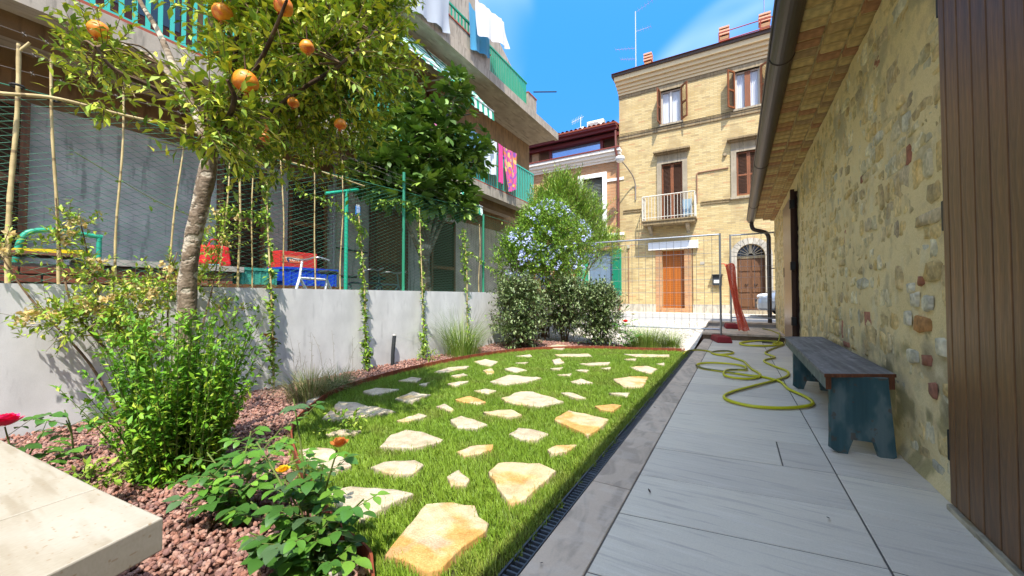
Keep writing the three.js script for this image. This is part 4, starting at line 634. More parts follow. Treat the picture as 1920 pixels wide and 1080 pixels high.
// --- vines on the canes that stand in the bed
const vineCols = [[[0.18, 0.30, 0.03], 0.45], [[0.28, 0.37, 0.05], 0.3], [[0.09, 0.18, 0.02], 0.25]];
const vineLabels = ['cane in the bed carrying the vine with a dry orange leaf', 'cane in the bed behind the black pipe stub, wound with a bushy footed vine', 'cane rising out of the bed in front of the whitewashed trunk', 'cane carrying a vine above the tall grass clump'];
PLANTCANES.forEach(([a, b], i) => {
  const q = new MB(); q.tube(bentLine([b[0], -0.05, b[2]], a, 80 + i, 0.014), 0.0085, 7); tag(mesh('bamboo_cane', local([b[0], 0, b[2]], q), caneM), vineLabels[i], 'cane', 'bamboo canes planted in the bed').position.set(b[0], 0, b[2]);
  const B = [b[0] + 0.02, 0, b[2]], R = rng(530 + i), t = thing('twining_vine', ['vine with a dry orange leaf twining up its cane', 'vine with a bushy foot twining up behind the black pipe', 'thin vine twining up beside the whitewashed trunk', 'leafy vine tangled at the top of its cane above the grass clump'][i], 'climbing plant', B, 'vines twining up the canes'), lb = new MB(), st = new MB(), pts = [];
  for (let k = 0; k <= 60; k++) { const s = k / 60, r = 0.016 + 0.012 * Math.sin(k); pts.push(V(lerp(b[0], a[0], s) + Math.cos(k * 0.9) * r, s * (a[1] - 0.02), lerp(b[2], a[2], s) + Math.sin(k * 0.9) * r)); }
  st.tube(pts, 0.003, 5); mesh('stem', local(B, st), greenStemM, t);
  for (let k = 2; k <= 60; k++) { const dens = (i === 3 ? (k > 34 ? 11 : 3) : i === 2 ? 5 : 7) + (k < 12 ? (i === 1 ? 12 : i === 2 ? 8 : 3) : 0); for (let m = 0; m < dens; m++) { const d = rdir(R, 0.1), sp = (i === 3 && k > 34) ? 0.09 : k < 12 ? 0.06 : 0.03; lb.leaf(pts[k].clone().add(rdir(R).multiplyScalar(R() * sp)), d, V(R() - 0.5, 1, R() - 0.5), 0.052 * (0.7 + R() * 0.5), 0.026, pickCol(R, vineCols), { seg: 3, droop: 0.3, fold: 0.25 }); } }
  mesh('leaves', local(B, lb), glossM, t);
  if (i === 0) { const d = new MB(); for (let k = 0; k < 7; k++) d.leaf(pts[16].clone().add(V(0.02, -k * 0.022, 0.01)), rdir(R, -0.6), rdir(R), 0.06, 0.035, L3(0.36, 0.15, 0.05), { seg: 4, fold: 0.6, droop: 0.5 }); mesh('dry_leaf', local(B, d), softM, t); }
});
{ // garland of vine leaves along the net top between posts
  const B = [-3.93, 0.94, -3.6], t = thing('net_creeper', 'thin creeper garland running along the net between the canes', 'climbing plant', B), R = rng(541), lb = new MB(), st = new MB();
  for (const path of [[[-3.93, 1.95, -2.3], [-3.93, 1.9, -2.7], [-3.92, 1.75, -3.0], [-3.93, 1.6, -3.15]], [[-3.93, 1.6, -1.65], [-3.93, 1.62, -1.9], [-3.93, 1.5, -2.05]], [[-3.93, 2.05, -3.35], [-3.93, 2.15, -3.7], [-3.93, 2.05, -4.0], [-3.93, 1.85, -4.25]], [[-3.93, 1.3, -5.1], [-3.93, 1.6, -5.3], [-3.93, 1.45, -5.7], [-3.93, 1.3, -6.2]], [[-3.93, 1.85, -0.75], [-3.93, 1.6, -1.2], [-3.93, 1.5, -1.5]]]) { const c = curve(path.map((v) => V(...v)), 22); st.tube(c, 0.003, 4); c.forEach((p, k) => { const n = path[0][2] === -0.75 ? (k % 5 ? 0 : 2) : 6; for (let m = 0; m < n; m++) lb.leaf(p.clone().add(rdir(R).multiplyScalar(R() * 0.06)), rdir(R), V(R() - 0.5, 1, R() - 0.5), 0.05, 0.024, pickCol(R, vineCols), { seg: 3, droop: 0.3 }); }); }
  mesh('stem', local(B, st), greenStemM, t); mesh('leaves', local(B, lb), glossM, t);
}
// --- shrubs with grey green leaves at the garden's end
const shrubCols = [[[0.11, 0.165, 0.05], 0.4], [[0.19, 0.24, 0.10], 0.34], [[0.06, 0.10, 0.03], 0.16], [[0.27, 0.31, 0.17], 0.1]];
[['grey green rounded shrub nearest the end of the grey wall', [-3.2, 0, -5.75], [[-3.2, 0.62, -5.75, 0.42, 0.5, 0.4, 620], [-3.28, 0.95, -5.85, 0.34, 0.2, 0.36, 260], [-3.15, 0.25, -5.7, 0.26, 0.24, 0.26, 190]]],
 ['dark grey green shrub between two others, showing its short trunk', [-2.9, 0, -7.0], [[-2.9, 0.7, -7.0, 0.42, 0.42, 0.4, 560], [-2.85, 1.0, -7.0, 0.34, 0.2, 0.36, 240], [-2.95, 0.36, -6.95, 0.26, 0.2, 0.26, 140]]],
 ['grey green shrub standing beside the red rose', [-2.15, 0, -6.75], [[-2.15, 0.56, -6.75, 0.36, 0.42, 0.36, 560], [-2.2, 0.85, -6.8, 0.34, 0.22, 0.34, 240], [-2.12, 0.22, -6.7, 0.26, 0.2, 0.25, 190], [-1.9, 0.62, -6.7, 0.18, 0.2, 0.18, 30]]]].forEach(([label, B, lob], i) => {
  const t = thing('shrub', label, 'shrub', B, 'rounded shrubs at the end of the bed'), R = rng(551 + i), lb = new MB(), wb = new MB(), st = new MB();
  lobes(lb, wb, R, lob, 1, 0.16, 8, 0.062, 0.029, shrubCols, { pow: 0.55, grow: 0.5, minY: 0.05, r: 0.003 });
  for (let k = 0; k < 9; k++) { const a = k * 0.7, r = 0.06 + R() * 0.28; st.tube(curve([V(B[0] + Math.cos(a) * 0.04, -0.05, B[2] + Math.sin(a) * 0.04), V(B[0] + Math.cos(a) * 0.1, 0.3, B[2] + Math.sin(a) * 0.1), V(B[0] + Math.cos(a) * r, 0.85, B[2] + Math.sin(a) * r)], 10), (s) => 0.014 * (1 - 0.7 * s), 6); }
  mesh('foliage', local(B, lb), glossM, t); stuff(mesh('twigs', local(B, wb), twigM, t)); mesh('stem', local(B, st), twigM, t);
});
// --- plumbago in blue flower, and the tall narrow leaved shrub behind it
{
  const B = [-3.5, 0.0, -7.3], t = thing('plumbago', 'large plumbago bush covered in pale blue flower clusters at the wall end', 'bush', B), R = rng(561), lb = new MB(), wb = new MB(), st = new MB(), fb = new MB();
  const lob = [[-3.5, 1.95, -7.2, 0.6, 0.75, 0.95, 1500], [-3.4, 1.4, -7.5, 0.6, 0.5, 0.9, 800], [-3.45, 2.45, -7.5, 0.5, 0.4, 0.8, 650], [-3.6, 1.6, -6.3, 0.4, 0.5, 0.45, 420], [-3.2, 2.0, -8.2, 0.45, 0.6, 0.5, 440]];
  lobes(lb, wb, R, lob, 1, 0.18, 10, 0.06, 0.021, [[[0.15, 0.29, 0.02], 0.45], [[0.25, 0.38, 0.03], 0.42], [[0.08, 0.17, 0.02], 0.13]], { pow: 0.45, grow: 0.3, r: 0.003 });
  for (let k = 0; k < 210; k++) { const l = lob[Math.floor(R() * 5)], d = rdir(R, 0.25); d.x = Math.abs(d.x) * 0.8 + 0.1; d.normalize(); const p = V(l[0] + d.x * l[3] * 1.08, l[1] + d.y * l[4] * 1.05, l[2] + d.z * l[5] * 1.05); for (let f = 0; f < 11; f++) { const q = p.clone().add(rdir(R).multiplyScalar(0.045)), nn = rdir(R, 0.4).add(d).normalize(), c = pickCol(R, [[[0.34, 0.38, 0.62], 0.6], [[0.46, 0.50, 0.68], 0.4]]), ax = Math.abs(nn.y) < 0.9 ? V(0, 1, 0).cross(nn).normalize() : V(1, 0, 0), bx = nn.clone().cross(ax); for (let m = 0; m < 5; m++) { const a = m / 5 * 6.283; fb.leaf(q, ax.clone().multiplyScalar(Math.cos(a)).addScaledVector(bx, Math.sin(a)), nn, 0.019, 0.016, c, { fold: 0, droop: 0.05, peak: 0.65 }); } } }
  for (let k = 0; k < 12; k++) { const l = lob[k % 5]; st.tube(curve([V(B[0] + (R() - 0.5) * 0.3, -0.1, B[2] + (R() - 0.5) * 0.3), V(lerp(B[0], l[0], 0.6), 1.0, lerp(B[2], l[2], 0.6)), V(l[0] + (R() - 0.5) * 0.5, l[1], l[2] + (R() - 0.5) * 0.5)], 10), (s) => 0.016 * (1 - 0.6 * s), 6); }
  mesh('foliage', local(B, lb), leafM, t); stuff(mesh('twigs', local(B, wb), twigM, t)); mesh('stem', local(B, st), twigM, t); mesh('flowers', local(B, fb), leafMat(0.8, 0.3), t);
}
{
  const B = [-3.75, 0.1, -9.4], t = thing('oleander', 'tall narrow leaved oleander rising behind the blue flowered bush', 'tree', B), R = rng(571), lb = new MB(), wb = new MB(), st = new MB();
  const lob = [[-3.85, 3.45, -9.3, 0.5, 0.6, 0.8, 700], [-3.6, 2.9, -9.9, 0.6, 0.7, 0.8, 700], [-4.0, 2.9, -8.7, 0.5, 0.6, 0.7, 480], [-3.2, 2.2, -10.2, 0.5, 0.6, 0.6, 420], [-3.6, 2.0, -9.4, 0.7, 0.7, 0.8, 420]];
  lobes(lb, wb, R, lob, 1, 0.26, 12, 0.11, 0.017, [[[0.18, 0.31, 0.035], 0.5], [[0.31, 0.40, 0.06], 0.38], [[0.09, 0.17, 0.025], 0.12]], { pow: 0.6, grow: 0.9, along: 1.3, lift: 0.3, r: 0.004 });
  for (let k = 0; k < 10; k++) { const l = lob[k % 5]; st.tube(curve([V(B[0] + (R() - 0.5) * 0.3, -0.05, B[2] + (R() - 0.5) * 0.3), V(lerp(B[0], l[0], 0.5), 1.4, lerp(B[2], l[2], 0.5)), V(l[0] + (R() - 0.5) * 0.4, l[1], l[2] + (R() - 0.5) * 0.4)], 10), (s) => 0.03 * (1 - 0.7 * s), 7); }
  mesh('crown', local(B, lb), leafM, t); stuff(mesh('twigs', local(B, wb), twigM, t)); mesh('trunk', local(B, st), twigM, t);
}
// --- fig tree behind the fence
{
  const B = [-4.55, 0.3, -4.8], t = thing('fig_tree', 'dark fig tree with lobed leaves and whitewashed trunk behind the net', 'tree', B), R = rng(581), lb = new MB(), wb = new MB();
  const lob = [[-4.55, 3.05, -4.55, 0.55, 0.75, 0.8, 190], [-4.6, 2.75, -3.95, 0.45, 0.45, 0.6, 90], [-4.35, 2.6, -5.2, 0.5, 0.5, 0.7, 130], [-4.45, 3.6, -4.9, 0.45, 0.6, 0.6, 100], [-4.35, 3.35, -5.5, 0.4, 0.55, 0.5, 80], [-4.2, 4.35, -5.25, 0.26, 0.5, 0.28, 36], [-4.5, 4.0, -4.5, 0.3, 0.35, 0.35, 34], [-4.15, 3.55, -5.95, 0.22, 0.4, 0.22, 26], [-4.35, 2.45, -4.4, 0.5, 0.3, 0.8, 90]];
  const cols = [[[0.06, 0.12, 0.018], 0.4], [[0.11, 0.19, 0.028], 0.38], [[0.18, 0.265, 0.035], 0.22]];
  for (const [x, y, z, rx, ry, rz, k] of lob) for (let q = 0; q < k; q++) {
    const d = rdir(R, 0.1), s = Math.pow(R(), 0.5), p = V(x + d.x * rx * s, y + d.y * ry * s, z + d.z * rz * s); if (p.x < -5.12 && p.y > 3.2) continue;
    for (let m = 0; m < 3; m++) { // a rosette of lobed leaves
      const o = rdir(R, 0.35).add(d.clone().multiplyScalar(0.5)).normalize(), pe = p.clone().addScaledVector(o, 0.06), c = pickCol(R, cols), up = V((R() - 0.5) * 0.9, 1, (R() - 0.5) * 0.9).normalize(), side = o.clone().cross(up).normalize(), sz = 0.15 + R() * 0.07;
      wb.bar(p, pe, 0.0025, 3, { cap: false });
      lb.leaf(pe, o, up, sz, sz * 0.48, c, { seg: 4, droop: 0.3, fold: 0.15, peak: 0.6 });
      for (const g of [-1, 1]) lb.leaf(pe, o.clone().addScaledVector(side, g * 0.9).normalize(), up, sz * 0.8, sz * 0.38, c, { seg: 3, droop: 0.3, fold: 0.15, peak: 0.6 });
    }
  }
  mesh('crown', local(B, lb), leafMat(0.5, 0.22), t); mesh('petioles', local(B, wb), greenStemM, t);
  const tr = new MB(); tr.tube(curve([V(-4.5, 0.2, -4.85), V(-4.5, 0.9, -4.85), V(-4.53, 1.45, -4.83)], 14), (s) => 0.10 * (1.1 - 0.35 * s), 14); mesh('trunk', local(B, tr), mat([206, 200, 188], 0.95, { map: barkTex, bumpMap: barkTex, bumpScale: 0.008 }), t);
  for (const l of lob) { const b = new MB(); b.tube(curve([V(-4.53, 1.42, -4.83), V(lerp(-4.53, l[0], 0.4), lerp(1.42, l[1], 0.55), lerp(-4.83, l[2], 0.5)), V(l[0], l[1] + 0.15, l[2])], 14), (s) => 0.04 * (1 - 0.75 * s), 7); mesh('branch', local(B, b), barkM, t); }
}
// --- ornamental grass clumps
function clump(label, B, n, h, spread, cols, seed, lean = 0.5) {
  const t = thing('grass_clump', label, 'ornamental grass', B, 'grass clumps in the bed'), R = rng(seed), lb = new MB();
  for (let k = 0; k < n; k++) {
    const a = R() * 6.283, r = Math.sqrt(R()) * spread * 0.35, ln = (0.2 + R() * lean), hh = h * (0.45 + R() * 0.65), c = pickCol(R, cols), w = 0.004 + R() * 0.003, s = V(-Math.sin(a), 0, Math.cos(a)).multiplyScalar(w / 2), p = V(B[0] + Math.cos(a) * r, -0.02, B[2] + Math.sin(a) * r); let prev = null;
    for (let q = 0; q <= 6; q++) { const u = q / 6, c2 = p.clone().add(V(Math.cos(a) * ln * u * u * hh, hh * (u - 0.42 * ln * u * u * u), Math.sin(a) * ln * u * u * hh)), f = 1 - u * 0.9; if (c2.x < -3.83) c2.x = -3.83; const i0 = lb.v(c2.x - s.x * f, c2.y, c2.z - s.z * f, 0, u, c); lb.v(c2.x + s.x * f, c2.y, c2.z + s.z * f, 1, u, c); if (prev !== null) lb.i.push(prev, prev + 1, i0 + 1, prev, i0 + 1, i0); prev = i0; }
  }
  mesh('blades', local(B, lb), leafM, t); return t;
}
const gC = [[[0.15, 0.24, 0.03], 0.5], [[0.25, 0.30, 0.07], 0.3], [[0.08, 0.15, 0.02], 0.2]], dryC = [[[0.30, 0.26, 0.12], 0.5], [[0.12, 0.17, 0.04], 0.35], [[0.2, 0.2, 0.08], 0.15]];
clump('tall arching green grass clump against the grey wall beside the shrubs', [-3.5, 0, -4.55], 620, 0.85, 0.8, gC, 591, 1.3);
clump('dry brownish grass tuft growing on the gravel near the trunk', [-3.1, 0, -1.95], 620, 0.34, 0.5, dryC, 592, 1.0);
clump('dark low grass tuft at the bend of the lawn edging', [-3.18, 0, -2.25], 420, 0.26, 0.42, [[[0.07, 0.13, 0.02], 0.6], [[0.13, 0.18, 0.04], 0.4]], 593, 1.0);
clump('light green grass beside the red rose at the end of the lawn', [-1.35, 0, -6.85], 1100, 0.46, 0.95, gC, 594, 0.8);
clump('small green grass by the drain end next to the fence foot', [-0.98, 0, -7.1], 420, 0.36, 0.5, gC, 595, 0.8);
{ // wispy dry stalks by the wall
  const B = [-3.4, 0, -2.35], t = thing('dry_stalks', 'thin bare dry stalks standing in front of the grey wall', 'plant', B), R = rng(601), b = new MB();
  for (let k = 0; k < 16; k++) { const x = B[0] - R() * 0.3, z = B[2] - 0.4 + R() * 0.8, h = 0.22 + R() * 0.3, a = R() * 6.28, l = R() * 0.2; const c = curve([V(x, -0.02, z), V(x + Math.cos(a) * l * 0.3, h * 0.6, z + Math.sin(a) * l * 0.3), V(x + Math.cos(a) * l, h, z + Math.sin(a) * l)], 9); b.tube(c, (s) => 0.0018 * (1 - 0.6 * s), 3); for (let q = 4; q < 9; q += 2) b.bar(c[q], c[q].clone().add(rdir(R, 0.8).multiplyScalar(0.03)), 0.001, 3); }
  mesh('stalks', local(B, b), mat([132, 116, 84], 0.9), t);
}
// --- roses
const roseCols = [[[0.045, 0.12, 0.02], 0.40], [[0.075, 0.18, 0.022], 0.32], [[0.12, 0.24, 0.03], 0.16], [[0.06, 0.11, 0.045], 0.12]];
function rose(label, B, stems, per, L, seed, parent) {
  const t = thing('rose_bush', label, 'rose bush', B, 'rose bushes'), R = rng(seed), lb = new MB(), st = new MB();
  for (const s of stems) {
    const c = curve(s.map((v) => V(...v)), 24); st.tube(c, (u) => 0.0048 * (1 - 0.5 * u), 6);
    for (let k = 0; k < per; k++) {
      const q = c[Math.min(24, Math.floor(3 + (k + R() * 0.5) / per * 21))], a = k * 2.4 + R(), d = V(Math.cos(a), 0.25 + R() * 0.35, Math.sin(a)).normalize(), len = L * (1.3 + R() * 0.9), e = q.clone().addScaledVector(d, len), up = V((R() - 0.5) * 0.6, 1, (R() - 0.5) * 0.6).normalize(), side = d.clone().cross(up).normalize(), col = pickCol(R, roseCols), f = 0.75 + R() * 0.55;
      st.bar(q, e, 0.0014, 4, { cap: false }); const o = { seg: 5, droop: 0.3, fold: 0.22, peak: 0.45 };
      lb.leaf(e, d.clone().add(V(0, -0.25, 0)), up, L * 1.05 * f, L * 0.72 * f, col, o);
      for (const g of [-1, 1]) { lb.leaf(e.clone().addScaledVector(d, -len * 0.12), side.clone().multiplyScalar(g).addScaledVector(d, 0.35).add(V(0, -0.15, 0)), up, L * 0.92 * f, L * 0.66 * f, col, o); if (R() > 0.25) lb.leaf(e.clone().addScaledVector(d, -len * 0.5), side.clone().multiplyScalar(g).addScaledVector(d, 0.2).add(V(0, -0.15, 0)), up, L * 0.74 * f, L * 0.55 * f, col, o); }
    }
  }
  mesh('leaves', local(B, lb), glossM, t); mesh('stem', local(B, st), greenStemM, t); return { t, R };
}
function bloom(parent, B, name, p, r, cols, layers, seed) {
  const R = rng(seed), b = new MB();
  for (let l = 0; l < layers; l++) for (let k = 0; k < 5; k++) { const a = k / 5 * 6.283 + l * 0.7, tilt = 0.25 + l / layers * 1.4, d = V(Math.cos(a), tilt, Math.sin(a)).normalize(); b.leaf(V(...p).add(V(Math.cos(a) * r * 0.08, l * r * 0.06, Math.sin(a) * r * 0.08)), d, V(-Math.cos(a) * 0.8, 1, -Math.sin(a) * 0.8), r * (1.05 - l * 0.09), r * (0.95 - l * 0.08), pickCol(R, cols), { seg: 4, droop: -0.35, fold: 0.3, peak: 0.65 }); }
  return mesh(name, local(B, b), leafMat(0.6, 0.25), parent);
}
{
  const B = [-1.14, 0, -0.73], S = (dx, dz, h, mx = 0.4) => [[B[0], -0.03, B[2]], [B[0] + dx * mx, h * 0.55, B[2] + dz * mx], [B[0] + dx, h, B[2] + dz]];
  const { t } = rose('large rose bush with a yellow bud and an orange faded bud beside the lawn edging', B, [S(-0.11, 0.0, 0.52), S(0.1, -0.01, 0.39), S(-0.27, 0.03, 0.36), S(-0.09, 0.04, 0.29), S(0.02, 0.06, 0.26), S(0.12, 0.06, 0.2), S(-0.2, 0.08, 0.2), S(0.06, 0.12, 0.18), S(-0.1, 0.13, 0.16), S(0.16, -0.06, 0.24), S(-0.16, -0.06, 0.3), S(0.02, -0.02, 0.33), S(0.14, 0.02, 0.1, 0.6), S(-0.05, 0.1, 0.1, 0.6)], 9, 0.044, 611);
  bloom(t, B, 'yellow_bud', [-1.235, 0.30, -0.69], 0.022, [[[0.65, 0.42, 0.02], 1]], 4, 612); bloom(t, B, 'faded_bud', [-1.035, 0.40, -0.745], 0.028, [[[0.42, 0.15, 0.03], 1]], 3, 613);
}
{
  const B = [-1.72, 0, -0.78], S = (dx, dz, h) => [[B[0], -0.03, B[2]], [B[0] + dx * 0.4, h * 0.6, B[2] + dz * 0.4], [B[0] + dx, h, B[2] + dz]];
  rose('low leafy rose bush without flowers on the gravel between trunk and lawn', B, [S(-0.2, 0.02, 0.2), S(0.14, -0.05, 0.24), S(0.02, 0.1, 0.2), S(-0.1, -0.1, 0.27), S(0.18, 0.06, 0.16), S(-0.16, 0.12, 0.12), S(0.06, -0.14, 0.3), S(0.24, -0.12, 0.22), S(0.0, 0.16, 0.09)], 8, 0.046, 621);
}
{
  const B = [-2.62, 0, -0.36], S = (dx, dz, h) => [[B[0], -0.03, B[2]], [B[0] + dx * 0.4, h * 0.6, B[2] + dz * 0.4], [B[0] + dx, h, B[2] + dz]];
  const { t } = rose('small rose bush with one crimson bloom beside the travertine bench', B, [S(-0.02, 0.03, 0.31), S(0.06, -0.08, 0.2), S(0.1, -0.04, 0.12), S(-0.04, -0.08, 0.26), S(0.02, -0.14, 0.16)], 5, 0.046, 631);
  bloom(t, B, 'bloom', [-2.63, 0.315, -0.33], 0.052, [[[0.55, 0.01, 0.08], 0.7], [[0.7, 0.03, 0.16], 0.3]], 5, 632);
}
{
  const B = [-3.1, 0, -0.62], S = (dx, dz, h) => [[B[0], -0.03, B[2]], [B[0] + dx * 0.4, h * 0.6, B[2] + dz * 0.4], [B[0] + dx, h, B[2] + dz]];
  rose('single bare stemmed rose shoot in front of the grey wall', B, [S(-0.05, 0.03, 0.24), S(0.04, 0.04, 0.2)], 4, 0.06, 641);
}
{
  const B = [-1.62, 0, -6.5], S = (dx, dz, h) => [[B[0], -0.03, B[2]], [B[0] + dx * 0.4, h * 0.6, B[2] + dz * 0.4], [B[0] + dx, h, B[2] + dz]];
  const { t } = rose('thin rose bush with a small red bloom at the far end of the lawn', B, [S(0.02, 0.0, 0.42), S(-0.12, 0.05, 0.36), S(0.14, 0.04, 0.3), S(-0.2, -0.05, 0.5), S(0.1, -0.1, 0.5), S(0.2, 0.02, 0.22)], 9, 0.05, 651);
  bloom(t, B, 'bloom', [-1.6, 0.43, -6.48], 0.05, [[[0.7, 0.05, 0.05], 1]], 5, 652); bloom(t, B, 'bloom', [-1.5, 0.55, -6.6], 0.045, [[[0.75, 0.7, 0.6], 1]], 5, 653);
}
for (const [label, B, n, seed] of [['small leafy seedling at the foot of the grey wall under the middle vine', [-3.6, 0, -3.9], 40, 661], ['little yellow green weed on the gravel beside the tall shoots', [-2.05, 0, -1.5], 26, 662], ['young green sprout on the gravel in front of the shoot bush', [-2.3, 0, -0.5], 30, 663]]) {
  const t = thing('seedling', label, 'plant', B), R = rng(seed), lb = new MB(), wb = new MB(); lobes(lb, wb, R, [[B[0], 0.08, B[2], 0.1, 0.08, 0.1, n]], 1, 0.07, 6, 0.035, 0.016, [[[0.16, 0.28, 0.02], 0.6], [[0.26, 0.33, 0.04], 0.4]], { minY: 0.0 }); mesh('leaves', local(B, lb), leafM, t); mesh('stem', local(B, wb), greenStemM, t);
}

// ---------- apartment house behind the net ----------
const concTex = tex(512, 512, (u, v) => { const a = fbm(u * 5, v * 5, 5, 5, 5, 301), st = smooth(0.55, 0.75, fbm(u * 18, v * 3, 4, 18, 3, 302)), g = vnoise(u * 256, v * 256, 256, 256, 303); const k = 200 + (a - 0.5) * 60 - st * 40 + (g - 0.5) * 14; return [k, k * 0.97, k * 0.92]; });
const concM = mat([206, 198, 186], 0.95, { map: concTex }), greyWallM = mat([226, 228, 226], 0.95, { map: concTex }), tanWallM = mat([170, 142, 104], 0.95, { map: concTex }), brownM = mat([160, 130, 92], 0.95, { map: concTex }), beamM = mat([150, 124, 90], 0.95, { map: concTex });
const tealM = mat([62, 178, 160], 0.45), greenRailM = mat([38, 150, 112], 0.45), woodM = mat([142, 92, 48], 0.6, { map: grainTex }), darkM = mat([34, 28, 24], 0.9), terraM = mat([150, 74, 52], 0.85);
const XF = -5.2, XB = -6.3;
const AP = [-6.4, 0, -4], apt = thing('apartment_house', 'plain apartment house with concrete balconies and green railings behind the net fence', 'building', AP);
{
  const w = new MB().span(XB - 8, XB, -0.1, 2.86, 6, -12); mesh('wall', local(AP, w), greyWallM, apt);
  mesh('wall', local(AP, new MB().span(XB - 8, XB + 0.006, 2.86, 3.335, 6, -12)), brownM, apt);
  mesh('wall', local(AP, new MB().span(XB - 8, XB, 3.335, 6.425, 6, -12)), tanWallM, apt);
  const slab = (y0, y1, z1, name) => { const s = mesh(name, local(AP, new MB().span(XB, XF, y0, y1, 6, z1)), concM, apt); return s; };
  const s1 = slab(3.36, 3.55, -10.3, 'balcony_slab'), s2 = slab(6.23, 6.42, -12, 'balcony_slab');
  mesh('slab_edge', local(AP, new MB().span(XF - 0.12, XF + 0.015, 3.33, 3.565, 6, -10.32)), concM, s1); mesh('slab_edge', local(AP, new MB().span(XF - 0.1, XF + 0.015, 6.2, 6.435, 6, -12.02)), concM, s2);
  mesh('beam', local(AP, new MB().span(-5.72, -5.5, 3.22, 3.36, 6, -10.3)), beamM, s1);
  mesh('coping', local(AP, new MB().span(XF - 0.14, XF + 0.005, 3.565, 3.60, 6, -10.3)), terraM, s1);
  // first floor railing: flat turquoise bars
  const bar = new MB().box(0, 0, 0, 0.018, 0.92, 0.036).build(); let n = 0;
  for (let z = 1.2; z > -10.25; z -= 0.0995) { if (z > 0.2) continue; const o = mesh('railing_bar', bar, tealM, s1); o.position.set(XF - 0.05 - AP[0], 4.06 - AP[1], z - AP[2]); n++; }
  for (const y of [4.535, 3.62]) mesh('rail', local(AP, new MB().span(XF - 0.07, XF - 0.03, y - 0.018, y + 0.018, 4, -10.28)), tealM, s1);
  // second floor: parapet panels and green railings
  const par = (z0, z1, y) => { const p = mesh('parapet', local(AP, new MB().span(XF - 0.1, XF - 0.005, 6.437, y, z0, z1)), concM, s2); mesh('coping', local(AP, new MB().span(XF - 0.13, XF + 0.012, y, y + 0.03, z0 + 0.01, z1 - 0.01)), terraM, p); };
  par(-4.9, -7.84, 6.83); par(-9.86, -10.4, 6.85); par(5, -1.5, 6.83);
  const gb = new MB().box(0, 0, 0, 0.016, 0.66, 0.05).build(), gb2 = new MB().box(0, 0, 0, 0.016, 0.3, 0.04).build();
  for (let z = -7.92; z > -9.82; z -= 0.085) { const o = mesh('railing_bar', gb, greenRailM, s2); o.position.set(XF - 0.05 - AP[0], 6.78 - AP[1], z - AP[2]); }
  for (let z = -1.6; z > -7.8; z -= 0.12) { const o = mesh('railing_bar', z > -4.9 ? gb : gb2, greenRailM, s2); o.position.set(XF - 0.05 - AP[0], (z > -4.9 ? 6.78 : 7.01) - AP[1], z - AP[2]); }
  for (const [z0, z1, y] of [[-7.86, -9.86, 7.12], [-7.86, -9.86, 6.47], [-1.5, -7.84, 7.16]]) mesh('rail', local(AP, new MB().span(XF - 0.07, XF - 0.03, y - 0.02, y + 0.02, z0, z1)), greenRailM, s2);
  const pole = new MB(); pole.bar(V(XF - 0.05, 7.08, -10.3), V(XF + 0.35, 7.35, -11.1), 0.018, 6); mesh('washing_pole', local(AP, pole), darkM, s2);
  // sloped side wall of the attic
  const sh = new THREE.Shape(); [[-12, 6.43], [-11.75, 6.9], [-8.17, 8.68], [-5, 10.3], [5, 10.3], [5, 6.43]].forEach(([z, y], k) => k ? sh.lineTo(-z, y) : sh.moveTo(-z, y));
  const fg = new THREE.ExtrudeGeometry(sh, { depth: 8.5, bevelEnabled: false }); fg.rotateY(Math.PI / 2); fg.translate(-14.29, 0, 0); mesh('attic_wall', local(AP, fg), concM, apt);
  mesh('attic_opening', local(AP, new MB().span(-5.79, -5.775, 6.45, 7.5, -8.0, -9.0)), woodM, apt);
  // closed louvred shutters and doors of the ground floor
  const louvre = (z0, z1, y0, y1, name, parent = apt) => {
    const f = new MB(), x0 = XB, x1 = XB + 0.07, t = 0.06; f.span(x0, x1, y0, y1, z0, z0 - t).span(x0, x1, y0, y1, z1 + t, z1).span(x0, x1, y0, y0 + t, z0 - t, z1 + t).span(x0, x1, y1 - t, y1, z0 - t, z1 + t).span(x0, x1 - 0.005, (y0 + y1) / 2 - 0.04, (y0 + y1) / 2 + 0.04, z0 - t, z1 + t);
    const o = mesh(name, local(AP, f), woodM, parent); mesh('backing', local(AP, new MB().span(x0 - 0.02, x0 + 0.01, y0 + t, y1 - t, z0 - t, z1 + t)), mat([150, 140, 126], 0.9), o);
    const s = new MB(); for (let y = y0 + t + 0.02; y < y1 - t; y += 0.042) s.box(x0 + 0.04, y, (z0 + z1) / 2, 0.045, 0.008, z0 - z1 - 2 * t, { rz: -0.7 }); mesh('louvres', local(AP, s), mat([104, 66, 38], 0.7, { map: grainTex }), o); return o;
  };
  louvre(-0.25, -0.88, 1.25, 2.84, 'shutter'); louvre(-2.55, -3.16, 1.18, 2.8, 'shutter'); louvre(-3.52, -4.2, 1.3, 2.84, 'shutter'); louvre(-6.9, -7.8, 0.4, 2.75, 'shutter');
  const d = mesh('door', local(AP, new MB().span(XB, XB + 0.06, 0.35, 2.7, -5.15, -6.15)), mat([120, 62, 36], 0.6, { map: grainTex }), apt); for (const [y0, y1] of [[0.5, 1.4], [1.55, 2.55]]) mesh('panel', local(AP, new MB().span(XB + 0.055, XB + 0.075, y0, y1, -5.27, -6.03)), woodM, d);
  mesh('pier', local(AP, new MB().span(XB, XB + 0.12, 0.3, 2.86, -3.2, -3.48)), mat([206, 204, 198], 0.95, { map: concTex }), apt);
  const dp = new MB(); dp.bar(V(XB + 0.05, 0.3, -4.35), V(XB + 0.05, 3.3, -4.35), 0.03, 8); mesh('downpipe', local(AP, dp), mat([150, 148, 142], 0.6), apt);
  const cv = new MB(); cv.tube([V(XB + 0.02, 1.75, -4.4), V(XB + 0.02, 1.72, -5.1)], 0.012, 6); mesh('cable', local(AP, cv), darkM, apt);
